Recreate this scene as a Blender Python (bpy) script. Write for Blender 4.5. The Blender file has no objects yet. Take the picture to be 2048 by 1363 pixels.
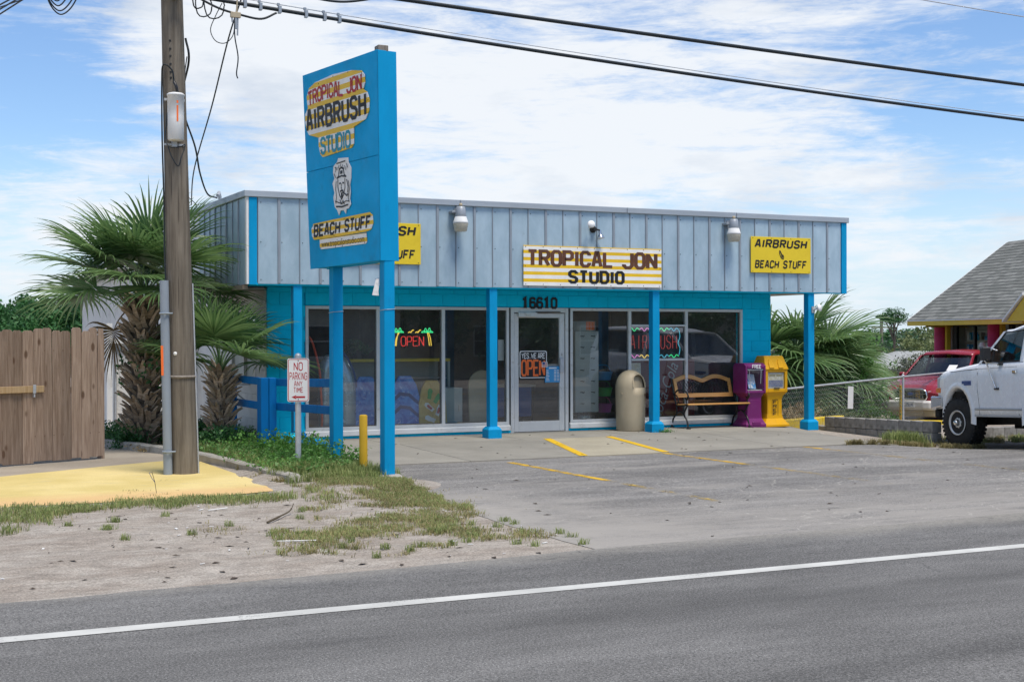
import bpy, bmesh, math, random
import numpy as np
from mathutils import Vector, Matrix, noise as mnoise
random.seed(7); RNG = np.random.default_rng(7)
PI = math.pi
S = bpy.context.scene
COL = S.collection
rad = math.radians

# ------------------------------------------------------------------ camera
cam_d = bpy.data.cameras.new('camera'); cam = bpy.data.objects.new('camera', cam_d); COL.objects.link(cam)
cam_d.sensor_width = 36.0; cam_d.lens = 2741.5/2048*36; cam_d.clip_start = 0.05; cam_d.clip_end = 3000
YAW, PITCH, ROLL = rad(25.932), rad(-0.103), rad(-0.121)
fw = Vector((math.sin(YAW)*math.cos(PITCH), math.cos(YAW)*math.cos(PITCH), math.sin(PITCH)))
rt = Vector((math.cos(YAW), -math.sin(YAW), 0)); up = rt.cross(fw)
rt2 = rt*math.cos(ROLL)+up*math.sin(ROLL); up2 = -rt*math.sin(ROLL)+up*math.cos(ROLL)
cam.matrix_world = Matrix(((rt2.x, up2.x, -fw.x, 0), (rt2.y, up2.y, -fw.y, 0), (rt2.z, up2.z, -fw.z, 1.70), (0, 0, 0, 1)))
S.camera = cam

# ------------------------------------------------------------------ sun, sky, exposure
SUN_EL, SUN_AZ = rad(69), rad(168)        # azimuth clockwise from +Y: front right of the shop
sd = bpy.data.lights.new('sun', 'SUN'); sd.energy = 1.5; sd.angle = rad(20); sd.color = (1.0, 0.93, 0.83)
sun = bpy.data.objects.new('sun', sd); COL.objects.link(sun)
sdir = Vector((math.sin(SUN_AZ)*math.cos(SUN_EL), math.cos(SUN_AZ)*math.cos(SUN_EL), math.sin(SUN_EL)))
sun.rotation_euler = (-sdir).to_track_quat('-Z', 'Y').to_euler()
sun.location = (20, -20, 40)
W = bpy.data.worlds.new('World'); S.world = W; W.use_nodes = True
def build_world():
    nt = W.node_tree; nt.nodes.clear(); L = nt.links.new
    def N(t, **k):
        n = nt.nodes.new(t)
        for a, b in k.items(): setattr(n, a, b)
        return n
    out = N('ShaderNodeOutputWorld'); bg = N('ShaderNodeBackground'); bg.inputs['Strength'].default_value = 0.0562
    L(bg.outputs[0], out.inputs[0])
    sky = N('ShaderNodeTexSky', sky_type='NISHITA'); sky.sun_disc = False
    sky.sun_elevation = SUN_EL; sky.sun_rotation = SUN_AZ; sky.altitude = 0; sky.air_density = 1.0; sky.dust_density = 0.15; sky.ozone_density = 1.6
    tc = N('ShaderNodeTexCoord'); nrm = N('ShaderNodeVectorMath', operation='NORMALIZE'); L(tc.outputs['Generated'], nrm.inputs[0])
    D = nrm.outputs[0]
    def M(op, a, b=None, c=None):
        n = N('ShaderNodeMath', operation=op)
        for i, v in enumerate((a, b, c)):
            if v is None: continue
            if isinstance(v, (int, float)): n.inputs[i].default_value = v
            else: L(v, n.inputs[i])
        return n.outputs[0]
    def noise(scale, det, rough, sc=(1, 1, 1), off=(0, 0, 0), dist=0.0):
        mp = N('ShaderNodeMapping'); mp.inputs['Scale'].default_value = sc; mp.inputs['Location'].default_value = off; L(D, mp.inputs[0])
        n = N('ShaderNodeTexNoise'); n.inputs['Scale'].default_value = scale; n.inputs['Detail'].default_value = det
        n.inputs['Roughness'].default_value = rough; n.inputs['Distortion'].default_value = dist; L(mp.outputs[0], n.inputs['Vector'])
        return n.outputs['Fac']
    def blob(px, py, w, amt):
        # a broad bank of cloud (or a clear patch) around one direction of the sky
        az = YAW+math.atan((px-1024)/2741.5); el = math.atan((678-py)/2741.5)
        c = (math.sin(az)*math.cos(el), math.cos(az)*math.cos(el), math.sin(el))
        d = N('ShaderNodeVectorMath', operation='DISTANCE'); L(D, d.inputs[0]); d.inputs[1].default_value = c
        t = M('DIVIDE', d.outputs['Value'], w); t = M('MULTIPLY', t, t); t = M('MULTIPLY', t, -1.0); t = M('EXPONENT', t)
        return M('MULTIPLY', t, amt)
    big = noise(3.2, 9, 0.62, (1, 1, 3.2), (0.3, 0.1, 0.0), 0.35)
    streak = noise(6.0, 9, 0.68, (1, 1, 7.5), (1.7, 0.4, 0.2), 0.6)
    fine = noise(26.0, 7, 0.68, (1, 1, 4.5), (0.2, 3.1, 0.0), 0.4)
    f = M('ADD', M('MULTIPLY', big, 0.30), M('MULTIPLY', streak, 0.48)); f = M('ADD', f, M('MULTIPLY', fine, 0.26))
    for b in BLOBS: f = M('ADD', f, blob(*b))
    mr = N('ShaderNodeMapRange', interpolation_type='SMOOTHSTEP'); L(f, mr.inputs[0])
    mr.inputs[1].default_value = 0.46; mr.inputs[2].default_value = 0.66; mr.inputs[3].default_value = 0.0; mr.inputs[4].default_value = 0.96
    # pale moist air towards the horizon
    sep = N('ShaderNodeSeparateXYZ'); L(D, sep.inputs[0])
    hz = N('ShaderNodeMapRange', interpolation_type='SMOOTHSTEP'); L(sep.outputs['Z'], hz.inputs[0])
    hz.inputs[1].default_value = -0.02; hz.inputs[2].default_value = 0.15; hz.inputs[3].default_value = 0.92; hz.inputs[4].default_value = 0.0
    fac = mr.outputs[0]
    hm = N('ShaderNodeMix', data_type='RGBA'); L(hz.outputs[0], hm.inputs[0]); hm.inputs[7].default_value = (.68*CLOUD, .82*CLOUD, .95*CLOUD, 1)
    shade = noise(5.0, 6, 0.6, (1, 1, 3.5), (4.0, 2.0, 1.0))
    ccol = N('ShaderNodeValToRGB'); L(shade, ccol.inputs[0])
    ccol.color_ramp.elements[0].position = 0.30; ccol.color_ramp.elements[0].color = (0.60, 0.68, 0.80, 1)
    ccol.color_ramp.elements[1].position = 0.52; ccol.color_ramp.elements[1].color = (0.90, 0.935, 0.98, 1)
    cs = N('ShaderNodeVectorMath', operation='SCALE'); L(ccol.outputs[0], cs.inputs[0]); cs.inputs['Scale'].default_value = CLOUD
    sk = N('ShaderNodeVectorMath', operation='MULTIPLY'); L(sky.outputs[0], sk.inputs[0]); sk.inputs[1].default_value = SKYMUL
    mix = N('ShaderNodeMix', data_type='RGBA'); L(sk.outputs[0], hm.inputs[6]); L(fac, mix.inputs[0]); L(hm.outputs[2], mix.inputs[6]); L(cs.outputs[0], mix.inputs[7])
    L(mix.outputs[2], bg.inputs['Color'])
CLOUD = 6.5; SKYMUL = (.76, .87, 1.03)
BLOBS = [(900, 150, .13, .095), (330, 20, .06, .12), (1480, 160, .10, .10), (1150, 330, .10, .07), (130, 250, .06, -.13), (1980, 40, .07, -.06), (1950, 290, .05, -.05), (560, 130, .07, .10),
         (30, 110, .05, -.07), (1330, 420, .04, -.05), (150, 390, .05, .10), (1700, 400, .06, .04), (1750, 470, .03, .05)]
build_world()
vs = S.view_settings; vs.view_transform = 'Standard'; vs.look = 'None'; vs.exposure = 1.46; vs.gamma = 1.0; vs.use_curve_mapping = False
S.cycles.max_bounces = 8; S.cycles.transparent_max_bounces = 16; S.cycles.caustics_reflective = False; S.cycles.caustics_refractive = False

# ------------------------------------------------------------------ materials
def lin(r, g, b):
    f = lambda c: (c/255/12.92) if c/255 <= 0.04045 else ((c/255+0.055)/1.055)**2.4
    return (f(r), f(g), f(b))
class NT:
    def __init__(s, name):
        s.m = bpy.data.materials.new(name); s.m.use_nodes = True; s.t = s.m.node_tree; s.t.nodes.clear()
        s.out = s.N('ShaderNodeOutputMaterial'); s.b = s.N('ShaderNodeBsdfPrincipled'); s.L(s.b.outputs[0], s.out.inputs[0]); s._tc = None
    def L(s, a, b): s.t.links.new(a, b)
    def N(s, t, **k):
        n = s.t.nodes.new(t)
        for a, b in k.items(): setattr(n, a, b)
        return n
    def val(s, sock, v):
        if isinstance(v, (int, float)): sock.default_value = v
        elif isinstance(v, (tuple, list)): sock.default_value = tuple(v)+((1,) if len(v) == 3 and len(sock.default_value) == 4 else ())
        else: s.L(v, sock)
    def M(s, op, a, b=None, c=None, clamp=False):
        n = s.N('ShaderNodeMath', operation=op); n.use_clamp = clamp
        for i, v in enumerate((a, b, c)):
            if v is not None: s.val(n.inputs[i], v)
        return n.outputs[0]
    def co(s, sc=(1, 1, 1), off=(0, 0, 0), rot=(0, 0, 0), kind='Object'):
        if s._tc is None: s._tc = s.N('ShaderNodeTexCoord')
        mp = s.N('ShaderNodeMapping'); mp.inputs['Scale'].default_value = sc; mp.inputs['Location'].default_value = off; mp.inputs['Rotation'].default_value = rot
        s.L(s._tc.outputs[kind], mp.inputs[0]); return mp.outputs[0]
    def noise(s, scale, det=4, rough=.55, sc=(1, 1, 1), off=(0, 0, 0), dist=0, vec=None):
        n = s.N('ShaderNodeTexNoise'); n.inputs['Scale'].default_value = scale; n.inputs['Detail'].default_value = det; n.inputs['Roughness'].default_value = rough; n.inputs['Distortion'].default_value = dist
        s.L(vec if vec is not None else s.co(sc, off), n.inputs['Vector']); return n.outputs['Fac']
    def voro(s, scale, sc=(1, 1, 1), feature='F1', out='Distance'):
        n = s.N('ShaderNodeTexVoronoi', feature=feature); n.inputs['Scale'].default_value = scale; s.L(s.co(sc), n.inputs['Vector']); return n.outputs[out]
    def ramp(s, f, a, b, lo=0., hi=1.):
        n = s.N('ShaderNodeMapRange', interpolation_type='SMOOTHSTEP'); s.val(n.inputs[0], f)
        for i, v in enumerate((a, b, lo, hi)): n.inputs[i+1].default_value = v
        return n.outputs[0]
    def mix(s, f, a, b, mode='MIX'):
        n = s.N('ShaderNodeMix', data_type='RGBA', blend_type=mode); s.val(n.inputs[0], f); s.val(n.inputs[6], a); s.val(n.inputs[7], b); return n.outputs[2]
    def mul(s, c, f):
        n = s.N('ShaderNodeVectorMath', operation='SCALE'); s.val(n.inputs[0], c); s.val(n.inputs['Scale'], f); return n.outputs[0]
    def rand(s): return s.N('ShaderNodeObjectInfo').outputs['Random']
    def sep(s, v):
        n = s.N('ShaderNodeSeparateXYZ'); s.L(v, n.inputs[0]); return n.outputs
    def bump(s, h, st=.3, d=.01):
        n = s.N('ShaderNodeBump'); n.inputs['Strength'].default_value = st; n.inputs['Distance'].default_value = d; s.L(h, n.inputs['Height']); s.L(n.outputs[0], s.b.inputs['Normal'])
    def fin(s, col, rough=.6, metal=0., spec=.5):
        s.val(s.b.inputs['Base Color'], col); s.val(s.b.inputs['Roughness'], rough); s.val(s.b.inputs['Metallic'], metal); s.b.inputs['Specular IOR Level'].default_value = spec
        return s.m
def std(name, col, rough=.55, metal=0., var=.10, vs=3., bump=.15, bs=60., bd=.004, dirt=None, da=.5, ds=4., rnd=0., sc=(1, 1, 1), spec=.4, dth=(.52, .72)):
    """A painted, moulded or plain surface with uneven tone, fine relief and (dirt) blotches of a second colour."""
    t = NT(name)
    f = t.ramp(t.noise(vs, 6, .6, sc), .25, .75, 1-var, 1+var)
    c = t.mul(col, f)
    if rnd: c = t.mul(c, t.M('MULTIPLY_ADD', t.rand(), 2*rnd, 1-rnd))
    if dirt: c = t.mix(t.ramp(t.noise(ds, 9, .68, sc, (3, 5, 1)), dth[0], dth[1], 0, da), c, dirt)
    if bump: t.bump(t.noise(bs, 4, .6, sc), bump, bd)
    r = t.ramp(t.noise(vs*2.3, 5, .6, sc, (1, 2, 3)), .3, .7, max(0, rough-.08), min(1, rough+.08))
    return t.fin(c, r, metal, spec)
MT = {}
MT['blue_paint'] = std('blue_paint', (.003, .285, .56), .55, spec=.12, var=.09, vs=2.5, bump=.25, bs=45, dirt=(.01, .14, .30), da=.45, ds=5, sc=(1, 1, .35), dth=(.56, .78))
MT['blue_rail'] = std('blue_rail', (.002, .15, .42), .55, spec=.12, var=.08, bump=.2, dirt=(.01, .07, .2), da=.4, sc=(1, 1, .5))
MT['sign_blue'] = std('sign_blue', (.005, .36, .70), .55, spec=.12, var=.11, vs=1.6, bump=.12, bs=70, dirt=(.03, .15, .28), da=.35, ds=2.2)
MT['teal_wall'] = std('teal_wall', (.003, .57, .84), .7, spec=.1, var=.09, vs=2.2, bump=.5, bs=55, bd=.006, dirt=(.012, .46, .70), da=.4, ds=3, rnd=.012)
MT['white_block'] = std('white_block', (.72, .71, .68), .7, var=.06, bump=.5, bs=50, bd=.006, dirt=(.42, .38, .32), da=.5, ds=1.6, rnd=.03, dth=(.54, .75))
MT['white_paint'] = std('white_paint', (.74, .74, .72), .5, var=.06, bump=.1, dirt=(.45, .42, .36), da=.5, ds=5)
MT['frame_white'] = std('frame_white', (.60, .61, .60), .4, var=.06, bump=.05, dirt=(.32, .28, .22), da=.6, ds=7, dth=(.55, .72))
MT['dark_gasket'] = std('dark_gasket', (.015, .015, .016), .6, bump=0)
MT['black_iron'] = std('black_iron', (.018, .018, .018), .45, bump=.3, bs=80)
MT['black_plastic'] = std('black_plastic', (.02, .02, .022), .4, bump=.05)
MT['cable'] = std('cable', (.012, .018, .022), .5, bump=0)
MT['galv'] = std('galvanised_steel', (.48, .50, .52), .45, .35, var=.12, vs=9, bump=.1)
MT['steel'] = std('brushed_steel', (.5, .5, .5), .3, .9, var=.08)
MT['chrome'] = std('chrome', (.72, .72, .72), .12, 1.0, var=.03, bump=0)
MT['grey_pvc'] = std('grey_conduit', (.25, .29, .335), .5, var=.1, vs=2, bump=.05, sc=(1, 1, .3), dirt=(.2, .22, .25), da=.4)
MT['brown_trim'] = std('brown_trim', (.30, .23, .17), .7, var=.15)
MT['soffit'] = std('soffit_board', (.40, .37, .32), .8, var=.15, vs=1.5, dirt=(.2, .17, .13), da=.6, ds=1.5)
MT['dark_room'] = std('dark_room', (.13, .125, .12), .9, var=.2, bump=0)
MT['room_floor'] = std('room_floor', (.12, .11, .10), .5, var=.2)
MT['black_print'] = std('black_print', (.012, .012, .014), .5, var=.1, bump=0)
MT['red_print'] = std('red_print', (.42, .015, .02), .5, bump=0)
MT['brown_print'] = std('brown_print', (.115, .045, .02), .5, var=.35, vs=2.2, bump=0)
MT['teal_print'] = std('teal_print', (.01, .27, .38), .5, bump=0)
MT['white_print'] = std('white_print', (.75, .75, .73), .5, bump=0)
MT['white_sheet'] = std('white_sheet', (.72, .72, .70), .45, var=.04, bump=.04, dirt=(.5, .48, .42), da=.3)
MT['yellow_board'] = std('yellow_board', (.76, .56, .035), .5, spec=.2, var=.04, vs=2, bump=.03, dirt=(.6, .40, .02), da=.25)
MT['yellow_paint'] = std('yellow_paint', (.62, .37, .015), .55, var=.08, bump=.2, dirt=(.38, .24, .03), da=.4)
MT['yellow_plastic'] = std('yellow_plastic', (.70, .36, .006), .35, var=.05, bump=.05, dirt=(.4, .25, .02), da=.3, ds=6)
MT['purple_plastic'] = std('purple_plastic', (.165, .018, .125), .38, var=.08, bump=.05, dirt=(.2, .06, .17), da=.3, ds=6)
MT['tan_plastic'] = std('tan_plastic', (.43, .36, .245), .55, var=.08, vs=3, bump=.15, bs=90, dirt=(.36, .28, .18), da=.45, ds=3, sc=(1, 1, .5))
MT['pink_stucco'] = std('pink_stucco', (.50, .035, .13), .7, var=.12, bump=.6, bs=30)
MT['yellow_trim'] = std('yellow_trim', (.62, .43, .04), .6, var=.06)
MT['yellow_kerb'] = std('yellow_kerb', (.66, .47, .03), .7, var=.15, dirt=(.4, .36, .25), da=.6)
MT['stucco'] = std('white_stucco', (.66, .65, .62), .8, var=.07, bump=.8, bs=28, bd=.01, dirt=(.4, .38, .33), da=.45, ds=1.2)
MT['tyre'] = std('tyre_rubber', (.018, .018, .018), .75, var=.25, vs=6, bump=.25, bs=50, dirt=(.06, .055, .05), da=.5, ds=4)
MT['rim'] = std('alloy_rim', (.66, .65, .62), .4, .25, var=.1, dirt=(.2, .15, .1), da=.6, ds=9)
MT['car_white'] = std('white_car_paint', (.88, .885, .89), .25, var=.02, bump=0, spec=.6)
MT['car_red'] = std('red_car_paint', (.26, .02, .035), .25, var=.04, bump=0, spec=.6)
MT['car_trim'] = std('grey_car_trim', (.42, .42, .41), .45, bump=.05)
MT['car_bumper'] = std('painted_bumper', (.62, .60, .58), .4, bump=0); MT['car_dark'] = std('car_underside', (.012, .011, .010), .8, bump=0)
MT['amber'] = std('amber_lens', (.75, .20, .01), .2, bump=0)
MT['lens'] = std('headlamp_lens', (.45, .47, .48), .12, .3, bump=0)
MT['lamp_grey'] = std('lamp_housing', (.33, .36, .39), .45, .3, var=.1)
MT['concrete_block'] = std('concrete_block', (.275, .262, .24), .9, var=.2, vs=4, bump=.8, bs=60, bd=.008, dirt=(.09, .085, .075), da=.7, ds=2.2, rnd=.14, dth=(.48, .7))
MT['kerb'] = std('kerb_concrete', (.33, .31, .27), .9, var=.15, vs=4, bump=.7, bs=70, bd=.006, dirt=(.16, .15, .12), da=.7, ds=3, rnd=.05)
MT['bright_blue'] = std('bright_blue', (.03, .16, .55), .5); MT['orange'] = std('orange_print', (.85, .16, .03), .5, bump=0)
MT['red_shell'] = std('red_machine', (.28, .02, .02), .4); MT['cabinet'] = std('pale_cabinet', (.45, .48, .44), .5)
MT['pink'] = std('pink_plastic', (.6, .1, .35), .45); MT['green'] = std('green_plastic', (.05, .4, .08), .45); MT['bin_blue'] = std('blue_plastic', (.05, .3, .6), .45)
MT['silver'] = std('silver_vinyl', (.42, .50, .54), .22, .55, var=.1, vs=4, bump=.3, bs=9, bd=.01, spec=.7)
MT['navy'] = std('navy_vinyl', (.02, .06, .22), .4); MT['red_cord'] = std('red_cord', (.75, .08, .03), .5)
MT['interior_trim'] = std('vehicle_interior', (.03, .03, .033), .8, bump=0)
MT['bark'] = std('palm_bark', (.10, .078, .055), .95, var=.35, vs=9, bump=.9, bs=24, bd=.02, sc=(1, 1, 2.5))
MT['twig'] = std('shrub_stem', (.09, .07, .045), .9, var=.2); MT['pine_bark'] = std('tree_bark', (.15, .12, .095), .9, var=.25, bump=.8, bs=20)
MT['grey_roof'] = std('far_roof', (.30, .31, .30), .9, var=.15, vs=1.2); MT['far_wall'] = std('far_wall', (.55, .56, .54), .8)
MT['rust'] = std('rusty_iron', (.14, .07, .035), .8)
MT['litter'] = std('paper_litter', (.68, .67, .64), .7); MT['dead_leaf'] = std('dead_leaf', (.055, .04, .028), .9, rnd=.4)

def m_boot():
    t = NT('palm_leaf_base'); c = t.mix(t.ramp(t.noise(9, 6, .6, (1, 1, 3)), .35, .65), (.26, .195, .135), (.47, .37, .265))
    c = t.mul(c, t.M('MULTIPLY_ADD', t.rand(), .8, .62)); t.bump(t.noise(40, 4, .6, (1, 1, 6)), .6, .006); return t.fin(c, .85, 0, .2)
MT['boot'] = m_boot()
def m_leaf(name, a, b, rough=.5, trans=.25, spec=.4):
    """Leaf: tone per leaf from the mesh attribute, light passing through."""
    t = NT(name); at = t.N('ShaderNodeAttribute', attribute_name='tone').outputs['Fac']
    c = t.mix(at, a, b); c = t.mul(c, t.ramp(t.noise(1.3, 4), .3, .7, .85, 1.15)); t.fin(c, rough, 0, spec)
    tr = t.N('ShaderNodeBsdfTranslucent'); t.L(t.mul(c, 1.25), tr.inputs[0]); mx = t.N('ShaderNodeMixShader'); mx.inputs[0].default_value = trans
    t.L(t.b.outputs[0], mx.inputs[1]); t.L(tr.outputs[0], mx.inputs[2]); t.L(mx.outputs[0], t.out.inputs[0]); return t.m
MT['frond'] = m_leaf('palm_frond', (.045, .125, .035), (.22, .33, .13), .32, .32, .7)
MT['frond_dead'] = m_leaf('dead_palm_frond', (.17, .115, .06), (.30, .22, .12), .7, .2, .2)
MT['leaf_dark'] = m_leaf('dark_green_leaf', (.022, .085, .026), (.065, .185, .05), .5, .2)
MT['leaf_mid'] = m_leaf('green_leaf', (.055, .15, .03), (.15, .30, .07), .5, .3)
MT['leaf_bright'] = m_leaf('bright_green_leaf', (.06, .19, .025), (.15, .33, .06), .5, .3)
MT['leaf_olive'] = m_leaf('olive_leaf', (.075, .11, .035), (.17, .20, .075), .55, .25)
MT['leaf_grey'] = m_leaf('grey_green_leaf', (.075, .09, .068), (.16, .17, .135), .6, .2)
MT['leaf_far'] = m_leaf('far_leaf', (.05, .10, .06), (.10, .16, .09), .6, .2)
MT['leaf_brown'] = m_leaf('brown_undergrowth', (.20, .145, .075), (.34, .27, .145), .7, .25)
MT['grass_green'] = m_leaf('green_grass', (.14, .195, .058), (.31, .345, .135), .6, .35, .2)
MT['grass_dry'] = m_leaf('dry_grass', (.20, .175, .075), (.36, .31, .16), .7, .3, .2)

def m_asphalt(name, base, speck, sand=None):
    t = NT(name)
    c = t.mix(t.ramp(t.noise(70, 5, .8), .38, .62), [x*.50 for x in base], [x*1.5 for x in base])
    c = t.mix(t.ramp(t.voro(60), .20, .08, 0, .8), c, speck)
    c = t.mul(c, t.ramp(t.noise(.55, 6, .6, (.5, 1.6, 1)), .3, .7, .80, 1.16))
    c = t.mul(c, t.ramp(t.noise(3.0, 6, .65, (.35, 1.5, 1), (5, 1, 0)), .32, .68, .90, 1.10))
    if not sand:
        y = t.sep(t.co())[1]; lane = t.M('ABSOLUTE', t.M('SUBTRACT', t.M('ABSOLUTE', t.M('SUBTRACT', y, 6.4)), .85)); c = t.mul(c, t.ramp(t.M('ADD', lane, t.M('MULTIPLY', t.noise(.6, 5, .6, (.25, 1.5, 1)), .5)), .15, .75, .88, 1.05))
        c = t.mix(t.M('MULTIPLY', t.ramp(t.M('ADD', y, t.M('MULTIPLY', t.noise(1.2, 7, .7, (.6, 1, 1)), .8)), 9.45, 10.1, 0, .7), t.ramp(t.noise(20, 6, .75), .3, .6, .3, 1)), c, (.31, .29, .25))
    if not sand:
        cv = t.N('ShaderNodeTexVoronoi', feature='DISTANCE_TO_EDGE'); cv.inputs['Scale'].default_value = .22; nv = t.N('ShaderNodeTexNoise'); nv.inputs['Scale'].default_value = 1.1; nv.inputs['Detail'].default_value = 7; t.L(t.co(), nv.inputs['Vector']); av = t.N('ShaderNodeVectorMath', operation='ADD'); t.L(nv.outputs['Color'], av.inputs[0]); t.L(t.co((1, 1.3, 0)), av.inputs[1]); t.L(av.outputs[0], cv.inputs['Vector'])
        c = t.mix(t.M('MULTIPLY', t.ramp(cv.outputs['Distance'], .0035, .0008), t.ramp(t.noise(.5, 4, .6, (1, 1, 1), (3, 9, 0)), .48, .6, 0, .6)), c, (.05, .05, .05))
        c = t.mix(t.ramp(t.noise(.8, 8, .7, (.5, 1.6, 1), (13, 5, 0)), .60, .74, 0, .35), c, (.075, .075, .075))
    if sand:
        c = t.mul(c, t.ramp(t.noise(24, 5, .8), .34, .66, .72, 1.26)); c = t.mul(c, t.ramp(t.noise(1.3, 8, .72, (.6, 1.7, 1), (21, 2, 0)), .34, .64, .84, 1.08))
        c = t.mix(t.ramp(t.noise(.9, 8, .62, (.55, 1.8, 1), (2, 7, 0)), .46, .70, 0, .55), c, sand)
        y = t.sep(t.co())[1]
        c = t.mix(t.M('MULTIPLY', t.ramp(y, 13.0, 10.2, 0, .75), t.ramp(t.noise(2.2, 8, .7, (.4, 1.5, 1)), .25, .6)), c, sand)
        c = t.mix(t.ramp(t.noise(1.6, 8, .7, (.5, 2.2, 1), (11, 3, 0)), .60, .74, 0, .6), c, [x*.45 for x in base])
        x = t.sep(t.co())[0]; c = t.mix(t.M('MULTIPLY', t.M('MULTIPLY', t.ramp(x, 7.6, 5.5), t.ramp(y, 15.5, 12.5)), t.ramp(t.noise(1.8, 8, .7, (1, 1, 1), (8, 8, 0)), .28, .62, .15, 1)), c, sand)
        crack = t.N('ShaderNodeTexVoronoi', feature='DISTANCE_TO_EDGE'); crack.inputs['Scale'].default_value = .42
        wv = t.N('ShaderNodeVectorMath', operation='ADD'); nz = t.N('ShaderNodeTexNoise'); nz.inputs['Scale'].default_value = 1.7; nz.inputs['Detail'].default_value = 6; t.L(t.co(), nz.inputs['Vector'])
        t.L(nz.outputs['Color'], wv.inputs[0]); t.L(t.co((1, 1.4, 0)), wv.inputs[1]); t.L(wv.outputs[0], crack.inputs['Vector'])
        c = t.mix(t.ramp(crack.outputs['Distance'], .006, .001, 0, .55), c, (.40, .38, .34))
    t.bump(t.noise(120, 3, .7), .65, .005); return t.fin(c, .88, 0, .25)
MT['asphalt'] = m_asphalt('road_asphalt', (.133, .130, .124), (.52, .52, .50))
MT['lot_asphalt'] = m_asphalt('worn_lot_asphalt', (.185, .178, .168), (.42, .40, .37), (.315, .295, .265))
def m_sand():
    t = NT('sandy_soil'); c = t.mix(t.ramp(t.noise(1.4, 8, .65, (1, 1.5, 1)), .3, .7), (.29, .25, .21), (.39, .355, .31))
    c = t.mul(c, t.ramp(t.noise(5.5, 8, .74, (.75, 1.5, 1), (3, 0, 0)), .3, .7, .76, 1.16)); c = t.mul(c, t.ramp(t.noise(55, 5, .8), .32, .68, .62, 1.32))
    c = t.mix(t.ramp(t.noise(2.6, 8, .72, (1, 1.6, 1), (9, 4, 0)), .60, .74, 0, .55), c, (.19, .155, .115))
    c = t.mix(t.ramp(t.voro(48), .13, .05, 0, .7), c, (.58, .56, .52))
    h = t.M('ADD', t.noise(14, 6, .7), t.M('MULTIPLY', t.noise(60, 4, .7), .5)); t.bump(h, .7, .02); return t.fin(c, .95, 0, .1)
MT['sand'] = m_sand()
def m_concrete(name, col, sp=0.):
    t = NT(name); c = t.mul(col, t.ramp(t.noise(1.1, 7, .62), .3, .7, .88, 1.08)); c = t.mul(c, t.ramp(t.noise(60, 4, .7), .3, .7, .90, 1.10))
    c = t.mix(t.ramp(t.noise(2.0, 9, .7, (1, 1, 1), (4, 8, 0)), .57, .76, 0, .5), c, [x*.62 for x in col])
    if sp: c = t.mix(t.ramp(t.voro(38), .22, .08, 0, sp), c, (.60, .52, .38))
    c = t.mul(c, t.M('MULTIPLY_ADD', t.rand(), .10, .95)); t.bump(t.noise(70, 5, .7), .3, .004); return t.fin(c, .88, 0, .2)
MT['concrete'] = m_concrete('concrete', (.265, .25, .215)); MT['pebble_concrete'] = m_concrete('pebble_concrete', (.36, .325, .245), .7)
MT['pad_concrete'] = m_concrete('pad_concrete', (.34, .295, .235))
def m_wornpaint(name, col, lo, hi, under=None, sc=3.):
    """Paint worn off in patches; bare ground shows through (transparent) or the concrete below (under)."""
    t = NT(name); w = t.ramp(t.M('ADD', t.M('MULTIPLY', t.noise(sc, 9, .72), .65), t.M('MULTIPLY', t.noise(60, 4, .7), .35)), lo, hi)
    c = t.mul(col, t.ramp(t.noise(2, 6, .6), .3, .7, .88, 1.1))
    if under:
        t.bump(t.noise(70, 4, .7), .3, .004); return t.fin(t.mix(w, under, c), .8, 0, .2)
    t.fin(c, .8, 0, .2); tr = t.N('ShaderNodeBsdfTransparent'); mx = t.N('ShaderNodeMixShader'); t.L(w, mx.inputs[0]); t.L(tr.outputs[0], mx.inputs[1]); t.L(t.b.outputs[0], mx.inputs[2]); t.L(mx.outputs[0], t.out.inputs[0]); return t.m
MT['edge_line'] = m_wornpaint('road_edge_paint', (.50, .50, .47), .32, .44)
MT['stripe'] = m_wornpaint('worn_yellow_stripe', (.60, .37, .03), .42, .57); MT['stripe_old'] = m_wornpaint('faded_yellow_stripe', (.50, .35, .08), .47, .62); MT['ramp_line'] = m_wornpaint('ramp_yellow_line', (.64, .40, .02), .24, .36)
def m_pad():
    t = NT('yellow_painted_concrete'); c = t.mix(t.ramp(t.noise(.8, 7, .6), .35, .65), (.56, .44, .165), (.66, .53, .235))
    y = t.sep(t.co())[1]
    c = t.mix(t.M('MULTIPLY', t.ramp(t.M('ADD', y, t.M('MULTIPLY', t.noise(1.5, 6, .6, (.5, 1, 1)), 1.0)), 16.3, 15.5, 0, 1), .8), c, (.62, .40, .19))
    c = t.mix(t.ramp(t.noise(3.2, 9, .75, (.5, 2.2, 1), (1, 6, 0)), .54, .70, 0, .7), c, (.44, .38, .25)); c = t.mul(c, t.ramp(t.noise(80, 4, .7), .3, .7, .9, 1.1))
    t.bump(t.noise(60, 4, .7), .4, .004); return t.fin(c, .8, 0, .2)
MT['pad'] = m_pad()
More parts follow.
